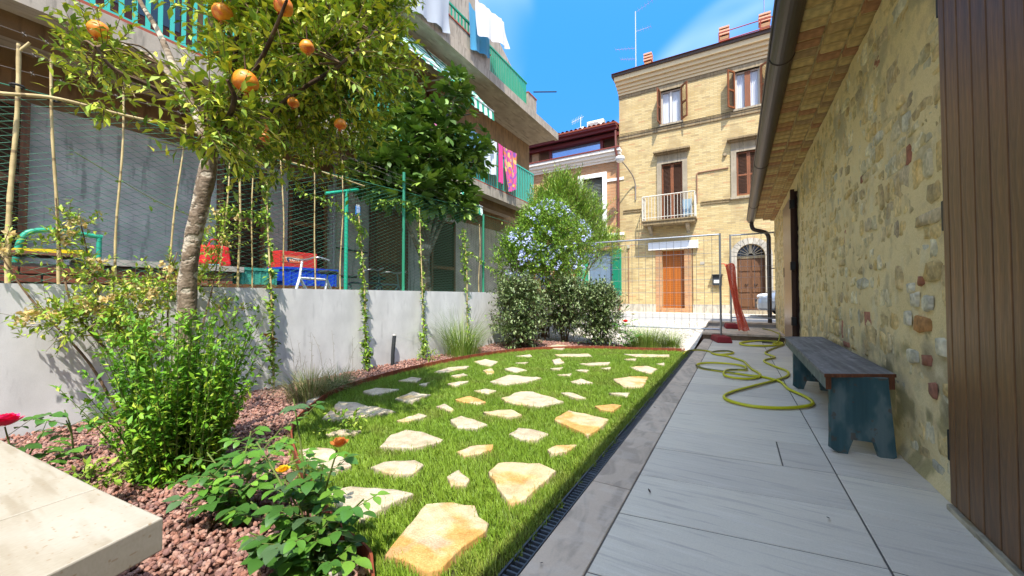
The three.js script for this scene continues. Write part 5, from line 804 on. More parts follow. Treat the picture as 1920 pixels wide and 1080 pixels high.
  // openings on the upper floor
  for (const [z0, z1] of [[-1.2, -2.2], [-3.4, -4.5], [-6.8, -7.7]]) { const o = mesh('balcony_door', local(AP, new MB().span(XB, XB + 0.05, 3.56, 5.75, z0, z1)), mat([126, 60, 40], 0.6, { map: grainTex }), apt); mesh('pane', local(AP, new MB().span(XB + 0.045, XB + 0.06, 4.3, 5.6, z0 - 0.12, z1 + 0.12)), pmat([60, 80, 92], 0.08), o); }
}
structure('yard', new MB().span(-4.03, XB - 0.01, -0.1, 0.3, 6, -12.2), mat([160, 154, 146], 0.95, { map: concTex }));
// striped awnings
const stripeTex = tex(256, 8, (u) => (Math.floor(u * 16) % 2 ? [38, 150, 118] : [214, 226, 214])); 
function awning(label, z0, z1, top, low, val, lengthwise = false) {
  const B = [top[0], top[1], (z0 + z1) / 2], t = thing('awning', label, 'awning', B, 'striped awnings of the apartment house'), m = mat([255, 255, 255], 0.85, { map: stripeTex }), b = new MB(), N = 24, K = 6;
  const at = (i, j) => { const z = lerp(z0, z1, i / N), s = j / K; return V(lerp(top[0], low[0], s) , lerp(top[1], low[1], s) - Math.sin(s * Math.PI) * 0.05 + Math.sin(i * 1.7) * 0.006, z); };
  for (let i = 0; i <= N; i++) for (let j = 0; j <= K; j++) { const p = at(i, j); b.v(p.x, p.y, p.z, lengthwise ? j / K * 0.8 : (z0 - p.z) * 0.62, 0.5); }
  for (let i = 0; i < N; i++) for (let j = 0; j < K; j++) { const a = i * (K + 1) + j; b.i.push(a, a + 1, a + K + 1, a + 1, a + K + 2, a + K + 1); }
  mesh('canvas', local(B, b), m, t);
  const v = new MB(); for (let i = 0; i <= N; i++) { const p = at(i, K), w = Math.sin(i * 2.1) * 0.015; v.v(p.x, p.y, p.z, (z0 - p.z) * 0.62, 0); v.v(p.x + 0.02 + w, p.y - val, p.z, (z0 - p.z) * 0.62, 1); } for (let i = 0; i < N; i++) v.i.push(i * 2, i * 2 + 1, i * 2 + 2, i * 2 + 1, i * 2 + 3, i * 2 + 2); mesh('valance', local(B, v), m, t);
  const r = new MB(); r.bar(at(0, K), at(N, K), 0.018, 8); mesh('front_bar', local(B, r), mat([210, 214, 210], 0.4, { metalness: 0.5 }), t);
  const ar = new MB(); for (const i of [1, N - 1]) ar.bar(at(i, K).add(V(0, -0.01, 0)), V(top[0] - 0.02, low[1] + 0.1, at(i, 0).z), 0.014, 6); mesh('arm', local(B, ar), mat([210, 214, 210], 0.4, { metalness: 0.5 }), t);
}
awning('green striped awning hanging under the upper balcony above the fig tree top', -4.2, -5.95, [-5.7, 6.2], [-4.88, 5.22], 0.06, true);
awning('green striped awning above the laundry at the far end of the balcony', -6.1, -7.5, [-5.7, 6.2], [-4.88, 5.2], 0.22, true);
awning('small green striped awning under the lower balcony beside the fig tree', -6.1, -7.0, [-5.25, 3.3], [-4.85, 2.85], 0.2);
// laundry
function cloth(name, label, cat, pts, m, seed, amp = 0.03, N = 14, K = 12) {  // four corners, hanging with folds
  const c = pts.map((v) => V(...v)), B = [c[0].x, c[0].y, c[0].z], b = new MB(), R = rng(seed), ph = R() * 6;
  for (let i = 0; i <= N; i++) for (let j = 0; j <= K; j++) { const u = i / N, s = j / K, p = c[0].clone().lerp(c[1], u).lerp(c[3].clone().lerp(c[2], u), s), f = (0.25 + 0.75 * s); b.v(p.x + Math.sin(u * 14 + ph + s * 1.5) * amp * f + Math.sin(u * 31 + ph * 2 - s * 4) * amp * 0.35, p.y + Math.sin(u * 9 + ph) * 0.012 * s, p.z, u, s); }
  for (let i = 0; i < N; i++) for (let j = 0; j < K; j++) { const a = i * (K + 1) + j; b.i.push(a, a + 1, a + K + 1, a + 1, a + K + 2, a + K + 1); }
  const o = mesh(name, local(B, b), m); o.position.set(...B); return tag(o, label, cat, 'laundry on the apartment balconies');
}
const clothM = (c, ex = {}) => pmat(c, 0.95, { transmission: 0.25, thickness: 0, ...ex });
cloth('bed_sheet', 'large whitish plastic sheet draped over the upper balcony rail', 'sheet', [[-5.13, 7.45, -4.75], [-5.13, 7.2, -6.2], [-5.1, 6.34, -6.16], [-5.1, 6.15, -5.1]], clothM([182, 190, 198]), 701, 0.05);
cloth('towel', 'bright blue towel on the upper balcony beside the white cloth', 'towel', [[-5.12, 7.5, -6.85], [-5.12, 7.2, -7.72], [-5.1, 6.66, -7.68], [-5.1, 6.45, -6.9]], clothM([70, 160, 206]), 702);
cloth('white_cloth', 'white cloth blowing outward from the upper balcony', 'cloth', [[-5.02, 7.6, -6.95], [-4.85, 7.62, -7.95], [-4.7, 6.9, -7.95], [-4.85, 6.66, -6.86]], clothM([206, 204, 206]), 703, 0.05);
const floral = tex(128, 128, (u, v) => { const n = fbm(u * 9, v * 9, 3, 9, 9, 711), m = fbm(u * 12, v * 12, 2, 12, 12, 712), q = fbm(u * 8, v * 8, 2, 8, 8, 713); let c = [226, 84, 150]; if (n > 0.56) c = [232, 130, 60]; if (m > 0.62) c = [150, 84, 178]; if (q > 0.63) c = [238, 196, 120]; return c; });
cloth('dressing_gown', 'pink floral garment hung over the lower balcony rail', 'garment', [[-5.1, 4.68, -8.3], [-5.08, 4.72, -8.95], [-5.08, 3.72, -8.9], [-5.08, 3.55, -8.45]], clothM([255, 255, 255], { map: floral }), 704, 0.04);
cloth('pink_towel', 'plain pink cloth next to the pink floral garment', 'towel', [[-5.12, 4.72, -8.08], [-5.12, 4.7, -8.3], [-5.1, 3.7, -8.3], [-5.1, 3.75, -8.08]], clothM([222, 60, 140]), 705);
cloth('pillowcase', 'white pillowcase hung beside the pink cloth', 'cloth', [[-5.12, 4.66, -7.4], [-5.12, 4.7, -8.0], [-5.1, 3.85, -8.0], [-5.1, 3.8, -7.45]], clothM([226, 230, 232]), 706);
cloth('shirt', 'pale blue shirt hung left of the white pillowcase', 'shirt', [[-5.12, 4.6, -6.7], [-5.12, 4.64, -7.3], [-5.1, 4.0, -7.3], [-5.1, 3.95, -6.72]], clothM([150, 196, 222]), 707);
cloth('vest', 'white vest hung on the lower balcony behind the fig leaves', 'vest', [[-5.12, 4.62, -4.9], [-5.12, 4.6, -5.5], [-5.1, 4.1, -5.5], [-5.1, 4.05, -4.95]], clothM([230, 226, 230]), 708);
cloth('pink_sock_towel', 'small pink towel hung on the lower balcony behind the fig leaves', 'towel', [[-5.12, 4.5, -5.7], [-5.12, 4.52, -6.1], [-5.1, 4.15, -6.1], [-5.1, 4.12, -5.72]], clothM([226, 130, 176]), 709);
// things in the yard
{
  const P = [-5.2, 0.3, -1.2], t = thing('brick_planter', 'long low brown brick planter with a pale stone top behind the wall', 'planter', P), R = rng(721);
  mesh('core', local(P, new MB().span(-5.38, -5.02, 0.3, 1.13, 0.6, -2.2)), mat([120, 100, 84], 0.95), t);
  mesh('coping', local(P, new MB().span(-5.42, -4.97, 1.14, 1.2, -1.02, -2.3)), mat([206, 204, 200], 0.8, { map: concTex }), t); mesh('coping', local(P, new MB().span(-5.42, -4.97, 1.2, 1.225, 0.6, -1.0)), mat([126, 82, 62], 0.85), t);
  const ms = [[138, 78, 54], [124, 66, 46], [150, 92, 66]].map((c) => mat(c, 0.9, { map: rubbleTex }));
  for (let r = 0; r < 6; r++) for (let k = 0; k < 12; k++) { const z = 0.5 - k * 0.235 - (r % 2) * 0.115; if (z < -2.1) continue; const g = rbox(0.03, 0.058, 0.222, 0.004, 1); g.translate(-5.012, 0.72 + r * 0.07, z); mesh('brick', local(P, g), ms[Math.floor(R() * 3)], t); }
}
{
  const t = thing('bent_pipe_rail', 'bent green tubular handrail behind the planter', 'handrail', [-5.5, 0.3, -0.9]); const b = new MB(); b.tube(curve([V(0, 0, 0.17), V(0, 1.0, 0.17), V(0, 1.13, 0.12), V(0, 1.17, 0.0), V(0, 1.16, -0.25), V(0, 1.15, -0.35)], 30), 0.022, 9); b.bar(V(0, 1.15, -0.33), V(0, 0, -0.33), 0.02, 8); mesh('tube', b, mat([30, 150, 122], 0.45), t);
  tag(mesh('yellow_board', new MB().box(-5.2, 1.245, -0.86, 0.3, 0.03, 0.42, { rx: 0.05 }), mat([232, 206, 20], 0.6)), 'yellow board lying on the brown planter', 'board');
  const rb = new MB(), bp = [-5.2, 1.2, -2.07]; { const g = rbox(0.26, 0.24, 0.3, 0.04, 3), Q = g.attributes.position; for (let k = 0; k < Q.count; k++) { const y = Q.getY(k); Q.setZ(k, Q.getZ(k) * (1 - (y + 0.12) * 0.5)); Q.setX(k, Q.getX(k) + Math.sin(Q.getZ(k) * 22 + y * 10) * 0.012); } g.computeVertexNormals(); g.translate(0, 0.12, 0); rb.geo(g); }
  const bag = thing('red_bag', 'red bag with a light blue flash on the planter top', 'bag', bp); mesh('bag_body', rb, mat([206, 20, 30], 0.6), bag); { const s = new MB(); const k = s.v(0.134, 0.01, -0.02); s.v(0.134, 0.01, 0.1); s.v(0.131, 0.1, 0.04); s.i.push(k, k + 1, k + 2); mesh('flash', s, mat([130, 206, 220], 0.7), bag); } { const h = new MB(); h.tube(curve([V(0.05, 0.22, -0.06), V(0.06, 0.3, -0.03), V(0.06, 0.3, 0.03), V(0.05, 0.22, 0.06)], 14), 0.008, 6); mesh('handle', h, mat([190, 18, 28], 0.6), bag); }
}
function crate(name, label, pos, w, h, d, m, ribs) {
  const t = thing(name, label, 'crate', pos), b = new MB(), k = 0.012; b.span(-w / 2, w / 2, 0, k, -d / 2, d / 2);
  for (const s of [-1, 1]) { b.span(s * w / 2 - k / 2, s * w / 2 + k / 2, 0, h, -d / 2, d / 2); b.span(-w / 2, w / 2, 0, h, s * d / 2 - k / 2, s * d / 2 + k / 2); } mesh('box', b, m, t);
  const r = new MB(); r.span(-w / 2 - 0.02, -w / 2 + 0.004, h - 0.03, h + 0.003, -d / 2 - 0.02, d / 2 + 0.02).span(w / 2 - 0.004, w / 2 + 0.02, h - 0.03, h + 0.003, -d / 2 - 0.02, d / 2 + 0.02).span(-w / 2, w / 2, h - 0.03, h + 0.0025, -d / 2 - 0.02, -d / 2).span(-w / 2, w / 2, h - 0.03, h + 0.0025, d / 2, d / 2 + 0.02); mesh('rim', r, m, t);
  for (let q = 0; q < ribs; q++) mesh('rib', new MB().span(w / 2 + 0.004, w / 2 + 0.014, 0.02, h - 0.04, -d / 2 + (q + 0.5) / ribs * d - 0.008, -d / 2 + (q + 0.5) / ribs * d + 0.008), m, t); return t;
}
{
  const tb = thing('trestle', 'low wooden trestle carrying the blue crate behind the wall', 'trestle', [-5.2, 0.3, -3.0]); mesh('top', new MB().span(-0.26, 0.26, 0.66, 0.7, -0.6, 0.95), woodM, tb); for (const [x, z] of [[-0.2, -0.5], [0.2, -0.5], [-0.2, 0.85], [0.2, 0.85]]) mesh('leg', new MB().box(x, 0.33, z, 0.05, 0.66, 0.05), woodM, tb);
  const c = crate('plastic_crate', 'bright blue plastic crate behind the net', [-5.2, 1.0, -3.16], 0.4, 0.24, 0.72, mat([20, 66, 190], 0.45), 7);
  const g = crate('garden_basket', 'sea green plastic basket beside the blue crate', [-5.2, 1.0, -2.5], 0.34, 0.2, 0.4, mat([60, 150, 132], 0.5), 5);
  const bx = thing('red_carton', 'red carton with pale lettering standing behind the blue crate', 'carton', [-5.62, 0.3, -3.25]); mesh('box', rboxAt(0.3, 1.2, 0.55, 0, 0.6, 0), mat([196, 40, 34], 0.8), bx);
  const cv = document.createElement('canvas'); cv.width = 256; cv.height = 96; const x = cv.getContext('2d'); x.fillStyle = '#d8683c'; x.fillRect(0, 0, 256, 96); x.fillStyle = '#f0d8b0'; x.font = 'bold 66px sans-serif'; x.textAlign = 'center'; x.fillText('TRON', 128, 72); const ct = new THREE.CanvasTexture(cv); ct.colorSpace = THREE.SRGBColorSpace;
  const pl = new THREE.PlaneGeometry(0.3, 0.1); pl.rotateY(Math.PI / 2); pl.translate(0.153, 1.09, 0.1); mesh('lettering', pl, mat([255, 255, 255], 0.8, { map: ct }), bx);
}
function rboxAt(w, h, d, x, y, z, r = 0.008) { const g = rbox(w, h, d, r); g.translate(x, y, z); return g; }
{ // T shaped washing line post
  const [a, l, r] = TPOST, P = [a[0], 0.3, a[2]], t = thing('washing_post', 'green T shaped washing line post behind the net', 'post', P), m = mat([26, 158, 124], 0.45), b = new MB(); b.bar(V(0, 0, 0), V(0, a[1] - 0.3, 0), 0.026, 10); mesh('pole', b, m, t); const c = new MB(); c.bar(V(0, l[1] - 0.27, l[2] - a[2]), V(0, r[1] - 0.32, r[2] - a[2]), 0.02, 8); mesh('crossbar', c, m, t);
  const pg = thing('peg_bag', 'bundle of blue and white clothes pegs beside the green post', 'pegs', [a[0] + 0.03, a[1] - 0.24, a[2] - 0.16]); for (let k = 0; k < 5; k++) mesh('peg', new MB().box(0, (k % 2) * 0.02, -0.03 + k * 0.015, 0.012, 0.12, 0.01), k % 2 ? mat([230, 234, 238], 0.5) : mat([30, 120, 200], 0.5), pg); const ln = new MB(); ln.bar(V(0, 0.06, 0), V(-0.03, 0.235, 0.0), 0.003, 4); mesh('cord', ln, darkM, pg);
}
function bicycle(label, pos, turn, fm) {
  const t = thing('bicycle', label, 'bicycle', pos, 'bicycles in the yard'); t.rotation.y = turn; const R = 0.32, dk = mat([28, 28, 30], 0.8), ch = mat([190, 190, 192], 0.3, { metalness: 0.8 });
  for (const x of [-0.5, 0.5]) { const g = new THREE.TorusGeometry(R - 0.018, 0.018, 8, 36); g.translate(x, R, 0); const w = mesh('wheel', g, dk, t); const s = new MB(); for (let k = 0; k < 16; k++) { const a = k / 16 * 6.283; s.bar(V(x, R, 0), V(x + Math.cos(a) * (R - 0.03), R + Math.sin(a) * (R - 0.03), 0), 0.0015, 3, { cap: false }); } mesh('spokes', s, ch, w); }
  const f = new MB(), bb = V(-0.08, 0.3, 0), st = V(-0.2, 0.78, 0), hd = V(0.32, 0.78, 0), fk = V(0.5, R, 0), rr = V(-0.5, R, 0); for (const [a, b] of [[bb, st], [bb, hd], [st, hd], [bb, rr], [st, rr], [hd, fk]]) f.bar(a, b, 0.016, 8); f.bar(hd, V(0.28, 0.98, 0), 0.014, 8); mesh('frame', f, fm, t);
  const h = new MB(); h.tube(curve([V(0.16, 1.0, -0.28), V(0.27, 1.03, -0.2), V(0.28, 1.0, 0), V(0.27, 1.03, 0.2), V(0.16, 1.0, 0.28)], 20), 0.012, 7); mesh('handlebar', h, ch, t); const s = rbox(0.24, 0.05, 0.15, 0.022, 3); s.translate(-0.22, 0.88, 0); mesh('saddle', s, dk, t); const sp = new MB(); sp.bar(st, V(-0.215, 0.87, 0), 0.012, 6); mesh('seat_post', sp, ch, t);
}
bicycle('white bicycle in front of the blue crate behind the net', [-4.65, 0.3, -3.0], -1.2, mat([222, 224, 226], 0.4));
bicycle('dark bicycle leaning near the green washing post', [-5.3, 0.3, -4.2], 1.35, mat([52, 58, 62], 0.4));
bicycle('grey bicycle standing near the fig trunk', [-5.5, 0.3, -4.9], 1.7, mat([120, 124, 128], 0.4));

// ---------- houses across the street ----------
const brickTex = (base, alt, mortar, seed) => tex(1024, 1024, (u, v, px, py) => {   // 2.08 m square: 32 courses of 8 bricks
  const row = Math.floor(v * 32), fv = v * 32 - row, uu = u * 8 + (row % 2) * 0.5, colm = Math.floor(uu), fu = uu - colm, id = hash(colm % 8, row, seed), id2 = hash(colm % 8, row, seed + 5);
  const n = vnoise(u * 256, v * 256, 256, 256, seed + 1), big = fbm(u * 4, v * 4, 4, 4, 4, seed + 2), edge = Math.min(fv, 1 - fv) * 0.065, eu = Math.min(fu, 1 - fu) * 0.26, w = 0.0045 + n * 0.004;
  let c = mix3(base, alt, id); if (id2 > 0.97) c = mix3(c, [186, 132, 96], 0.45); if (id2 < 0.06) c = mix3(c, [150, 130, 98], 0.45); c = mix3(c, [150, 128, 92], smooth(0.55, 0.75, big) * 0.4);
  if (edge < w || eu < w) c = mix3(mortar, [140, 124, 98], n * 0.5); const k = (n - 0.5) * 22; return [c[0] + k, c[1] + k, c[2] + k];
});
const yb = brickTex([208, 188, 142], [190, 166, 116], [182, 166, 132], 801), rbk = brickTex([194, 148, 106], [172, 122, 86], [184, 164, 134], 811);
for (const t of [yb, rbk]) t.repeat.set(1 / 2.08, 1 / 2.08);
const yellowBrickM = mat([250, 248, 240], 0.95, { map: yb, bumpMap: yb, bumpScale: 0.008 }), redBrickM = mat([250, 246, 240], 0.95, { map: rbk, bumpMap: rbk, bumpScale: 0.008 });
const trimM = mat([196, 182, 152], 0.9, { map: concTex }), whiteM = mat([232, 228, 218], 0.85, { map: concTex }), stoneTrimM = mat([204, 194, 174], 0.9, { map: concTex }), darkTrimM = mat([176, 158, 124], 0.95, { map: concTex });
const shutterM = mat([168, 98, 48], 0.6, { map: grainTex }), slatM = mat([104, 62, 36], 0.7, { map: grainTex }), curtainM = mat([214, 218, 224], 0.95), glassM = pmat([110, 130, 150], 0.05, { specularIntensity: 1 });
const HZ = -16;
function facade(poly, holes, z, depth, m, P, parent) {
  const s = new THREE.Shape(poly.map(([x, y]) => new THREE.Vector2(x, y))); for (const h of holes) s.holes.push(h instanceof THREE.Path ? h : new THREE.Path([[h[0], h[2]], [h[1], h[2]], [h[1], h[3]], [h[0], h[3]]].map(([x, y]) => new THREE.Vector2(x, y))));
  const g = new THREE.ExtrudeGeometry(s, { depth, bevelEnabled: false, curveSegments: 20 }); g.translate(0, 0, z - depth); return mesh('facade', local(P, g), m, parent);
}
function louvreLeaf(P, parent, hinge, w, y0, y1, ang, dir, name = 'shutter') {   // hinge [x, z]; dir +1 opens to +x
  const g = new THREE.Group(); g.name = name; g.position.set(hinge[0] - P[0], y0 - P[1], hinge[1] - P[2]); g.rotation.y = ang; parent.add(g);
  const h = y1 - y0, t = 0.055, f = new MB(), a = Math.min(0, dir * w), b = Math.max(0, dir * w); f.span(a, a + t, 0, h, -0.02, 0.02).span(b - t, b, 0, h, -0.02, 0.02).span(a + t, b - t, 0, t, -0.019, 0.019).span(a + t, b - t, h - t, h, -0.019, 0.019).span(a + t, b - t, h * 0.45, h * 0.45 + 0.06, -0.019, 0.019); mesh('frame', f, shutterM, g);
  const s = new MB(); for (let y = t + 0.02; y < h - t; y += 0.05) s.box((a + b) / 2, y, 0, w - 2 * t, 0.008, 0.042, { rx: 0.75 }); mesh('louvres', s, slatM, g); return g;
}
const BH = [0, 0.23, HZ], bh = thing('brick_townhouse', 'three storey yellow brick townhouse with brown shutters and small iron balcony', 'building', BH);
{
  const arch = new THREE.Path(); arch.moveTo(0.03, 0.38); arch.lineTo(0.88, 0.38); arch.lineTo(0.88, 2.31); arch.absarc(0.455, 2.31, 0.425, 0, Math.PI, false); arch.lineTo(0.03, 0.38);
  const wins = [[-2.5, -1.78, 7.66, 9.0], [0.05, 0.8, 7.64, 9.02], [2.6, 3.35, 7.64, 9.02]], mids = [[-2.5, -1.74, 3.8, 6.08], [0.05, 0.8, 4.5, 6.08], [2.6, 3.35, 4.5, 6.08]];
  facade([[-4.15, 0.1], [6.2, 0.1], [6.2, 9.95], [-4.15, 9.95]], [...wins, ...mids, [-2.51, -1.71, 0.43, 2.67], arch], HZ, 0.32, yellowBrickM, BH, bh);
  mesh('house_body', local(BH, new MB().span(-4.14, 6.2, 0.1, 9.9, HZ - 0.7, HZ - 9)), yellowBrickM, bh);
  mesh('room_back', local(BH, new MB().span(-4.1, 6.2, 0.2, 9.8, HZ - 0.66, HZ - 0.69)), mat([176, 164, 148], 0.95), bh);
  mesh('side_wall', local(BH, new MB().span(-4.15, -4.0, 0.1, 9.95, HZ - 0.321, HZ - 9)), yellowBrickM, bh);
  // cornice, string courses and plinth
  const co = new MB(); [[9.24, 9.34, 0.05], [9.345, 9.45, 0.10], [9.455, 9.58, 0.17], [9.585, 9.72, 0.26], [9.725, 9.9, 0.36]].forEach(([a, b, p]) => co.span(-4.15 - p * 0.3, 6.3, a, b, HZ + p, HZ - 0.05)); mesh('cornice', local(BH, co), mat([214, 194, 152], 0.95), bh);
  mesh('cornice_band', local(BH, new MB().span(-4.17, 6.25, 9.1, 9.235, HZ + 0.02, HZ - 0.02)), darkTrimM, bh);
  const rf = new MB(); rf.span(-4.35, 6.4, 9.905, 10.0, HZ + 0.43, HZ - 9.1); const roof = mesh('roof', local(BH, rf), mat([84, 74, 68], 0.8), bh);
  { const sl = new MB(); sl.quad(V(-4.35, 10.0, HZ + 0.5), V(6.4, 10.0, HZ + 0.5), V(6.4, 11.0, HZ - 4.4), V(-4.35, 11.0, HZ - 4.4)); sl.quad(V(-4.35, 10.0, HZ - 9.1), V(6.4, 10.0, HZ - 9.1), V(6.4, 11.0, HZ - 4.4), V(-4.35, 11.0, HZ - 4.4)); mesh('tiles', local(BH, sl), terraM, roof); }
  for (const [y0, y1, n] of [[7.38, 7.43, 1], [7.5, 7.56, 1]]) mesh('string_course', local(BH, new MB().span(-4.16, 6.2, y0, y1, HZ + 0.045, HZ - 0.02)), darkTrimM, bh);
  mesh('string_course', local(BH, new MB().span(-4.16, 6.2, 7.432, 7.498, HZ + 0.02, HZ - 0.02)), trimM, bh);
  for (const [x0, x1] of [[-4.0, -3.28], [-1.12, -0.14], [0.86, 2.5]]) for (const y of [4.31, 4.40]) mesh('string_course', local(BH, new MB().span(x0, x1, y, y + 0.035, HZ + 0.04, HZ - 0.02)), darkTrimM, bh);
  for (const [x0, x1] of [[-4.14, -2.75], [-1.42, -0.2], [1.12, 6.2]]) mesh('plinth', local(BH, new MB().span(x0, x1, 0.2, 0.57, HZ + 0.05, HZ - 0.02)), whiteM, bh);
  for (const x of [-2.75, -1.71]) mesh('door_jamb', local(BH, new MB().span(x, x + 0.24 * (x < -2 ? 1 : 1), 0.25, 2.68, HZ + 0.025, HZ - 0.02)), redBrickM, bh);
  // top floor windows: curtained casements, open shutters
  const casement = (x0, x1, y0, y1, mid, name = 'window') => {
    const f = new MB(), z0 = HZ - 0.14, z1 = HZ - 0.1, t = 0.05; f.span(x0, x0 + t, y0, y1, z0, z1).span(x1 - t, x1, y0, y1, z0, z1).span(x0 + t, x1 - t, y0, y0 + t, z0, z1).span(x0 + t, x1 - t, y1 - t, y1, z0, z1); const w = mesh(name, local(BH, f), mat([206, 196, 182], 0.6), bh);
    mesh('mullion', local(BH, new MB().span(mid - 0.035, mid + 0.035, y0 + t, y1 - t, z0 + 0.003, z1 + 0.004)), mat([214, 206, 194], 0.6), w);
    for (const [a, b] of [[x0 + t, mid - 0.036], [mid + 0.036, x1 - t]]) { mesh('pane', local(BH, new MB().quad(V(a, y0 + t, z0 + 0.02), V(b, y0 + t, z0 + 0.02), V(b, y1 - t, z0 + 0.02), V(a, y1 - t, z0 + 0.02))), pmat([255, 255, 255], 0.02, { transmission: 1, thickness: 0 }), w); const c = new MB(), N = 26; for (let k = 0; k <= N; k++) for (const y of [y0 + t, y1 - t]) c.v(lerp(a, b, k / N), y, z0 - 0.05 + Math.sin(k * 1.35) * 0.018, k / N, y); for (let k = 0; k < N; k++) c.i.push(k * 2, k * 2 + 1, k * 2 + 2, k * 2 + 1, k * 2 + 3, k * 2 + 2); mesh('curtain', local(BH, c), curtainM, w); }
    return w;
  };
  casement(-2.5, -1.78, 7.66, 9.0, -2.14); casement(0.05, 0.8, 7.64, 9.02, 0.42); casement(2.6, 3.35, 7.64, 9.02, 2.97);
  mesh('inner_shutter', local(BH, new MB().span(0.34, 0.52, 7.7, 8.98, HZ - 0.09, HZ - 0.06)), shutterM, bh);
  for (const [x0, x1, y0, y1] of wins) { mesh('window_head', local(BH, new MB().span(x0 - 0.08, x1 + 0.12, y1, y1 + 0.17, HZ + 0.03, HZ - 0.1)), trimM, bh); mesh('sill', local(BH, new MB().span(x0 - 0.08, x1 + 0.08, y0 - 0.07, y0, HZ + 0.07, HZ - 0.1)), stoneTrimM, bh); mesh('window_side', local(BH, new MB().span(x0 - 0.1, x0, y0, y1 - 0.002, HZ + 0.022, HZ - 0.1)), trimM, bh); }
  louvreLeaf(BH, bh, [-2.52, HZ + 0.05], 0.37, 7.68, 9.0, 1.45, -1); louvreLeaf(BH, bh, [-1.76, HZ + 0.05], 0.37, 7.68, 9.0, -0.85, 1);
  louvreLeaf(BH, bh, [0.03, HZ + 0.05], 0.37, 7.66, 9.02, 0.95, -1); louvreLeaf(BH, bh, [0.82, HZ + 0.05], 0.37, 7.66, 9.02, -0.7, 1);
  // first floor: closed shutters in stone surrounds with hoods
  for (const [x0, x1, y0, y1] of mids) {
    const sr = new MB(); sr.span(x0 - 0.17, x0, y0 - (y0 < 4 ? 0 : 0.05), y1 + 0.12, HZ + 0.05, HZ - 0.12).span(x1, x1 + 0.17, y0 - (y0 < 4 ? 0 : 0.05), y1 + 0.12, HZ + 0.05, HZ - 0.12).span(x0, x1, y1, y1 + 0.12, HZ + 0.05, HZ - 0.12); const s = mesh('surround', local(BH, sr), stoneTrimM, bh);
    mesh('frieze', local(BH, new MB().span(x0 - 0.16, x1 + 0.16, y1 + 0.125, y1 + 0.36, HZ + 0.035, HZ - 0.02)), trimM, s);
    const hd = new MB(); hd.span(x0 - 0.22, x1 + 0.22, y1 + 0.365, y1 + 0.42, HZ + 0.14, HZ - 0.02).span(x0 - 0.28, x1 + 0.28, y1 + 0.425, y1 + 0.49, HZ + 0.24, HZ - 0.02); mesh('hood', local(BH, hd), darkTrimM, s);
    if (y0 > 4) mesh('sill', local(BH, new MB().span(x0 - 0.2, x1 + 0.2, y0 - 0.12, y0 - 0.052, HZ + 0.1, HZ - 0.1)), stoneTrimM, s);
    const w = (x1 - x0) / 2; louvreLeaf(BH, bh, [x0 + 0.003, HZ - 0.06], w - 0.004, y0 + 0.01, y1 - 0.005, 0, 1); louvreLeaf(BH, bh, [x1 - 0.003, HZ - 0.06], w - 0.004, y0 + 0.01, y1 - 0.005, 0, -1);
  }
  // balcony
  const bp = 0.62, slab = new MB().span(-3.12, -1.28, 3.62, 3.74, HZ + bp, HZ).span(-3.16, -1.24, 3.745, 3.79, HZ + bp + 0.04, HZ); const bal = mesh('balcony', local(BH, slab), darkTrimM, bh);
  for (const x of [-2.9, -1.55]) { const sh = new THREE.Shape(); sh.moveTo(0, 0); sh.lineTo(bp * 0.75, 0); sh.quadraticCurveTo(bp * 0.7, -0.14, bp * 0.4, -0.16); sh.quadraticCurveTo(0.08, -0.2, 0, -0.34); sh.lineTo(0, 0); const g = new THREE.ExtrudeGeometry(sh, { depth: 0.12, bevelEnabled: false }); g.rotateY(-Math.PI / 2); g.translate(x + 0.06, 3.615, HZ); mesh('corbel', local(BH, g), stoneTrimM, bal); }
  const iron = mat([206, 200, 184], 0.6), y0 = 3.79, y1 = 4.72;
  const rail = (a, b, n) => { const r = new MB(); r.bar(V(a[0], y1, a[1]), V(b[0], y1, b[1]), 0.022, 6); r.bar(V(a[0], y0 + 0.1, a[1]), V(b[0], y0 + 0.1, b[1]), 0.014, 6); mesh('handrail', local(BH, r), iron, bal); for (let k = 0; k <= n; k++) { const t = k / n, q = new MB(), x = lerp(a[0], b[0], t), z = lerp(a[1], b[1], t); q.bar(V(x, y0, z), V(x, y1, z), k % n ? 0.011 : 0.02, 6); mesh('baluster', local(BH, q), iron, bal); } };
  rail([-3.12, HZ + bp], [-1.28, HZ + bp], 16); rail([-3.12, HZ + 0.02], [-3.12, HZ + bp - 0.03], 5); rail([-1.28, HZ + 0.02], [-1.28, HZ + bp - 0.03], 5);
  // orange brown roller door, its box, the arched portal
  const sd = new MB(); for (let k = 0; k < 28; k++) sd.box(-2.11, 0.47 + k * 0.08, HZ - 0.2, 0.8, 0.074, 0.03); const door = mesh('roller_door', local(BH, sd), mat([220, 126, 36], 0.5, { map: grainTex }), bh);
  mesh('door_step', local(BH, new MB().span(-2.55, -1.67, 0.25, 0.43, HZ + 0.06, HZ - 0.2)), redBrickM, bh);
  mesh('shutter_box', local(BH, new MB().span(-3.0, -1.22, 2.7, 2.99, HZ + 0.16, HZ)), mat([226, 228, 230], 0.6), bh);
  const vs = []; for (let k = 0; k < 11; k++) { const a0 = k / 11 * Math.PI + 0.012, a1 = (k + 1) / 11 * Math.PI - 0.012, s = new THREE.Shape(); s.absarc(0.455, 2.31, 0.64, a0, a1, false); s.absarc(0.455, 2.31, 0.425, a1, a0, true); const g = new THREE.ExtrudeGeometry(s, { depth: 0.1, bevelEnabled: false, curveSegments: 4 }); g.translate(0, 0, HZ - 0.04); mesh('arch_stone', local(BH, g), whiteM, bh); }
  for (const x of [-0.19, 0.885]) for (let k = 0; k < 5; k++) mesh('jamb_stone', local(BH, new MB().span(x, x + 0.215, 0.26 + k * 0.41, 0.662 + k * 0.41, HZ + 0.06 - (k % 2) * 0.006, HZ - 0.1)), whiteM, bh);
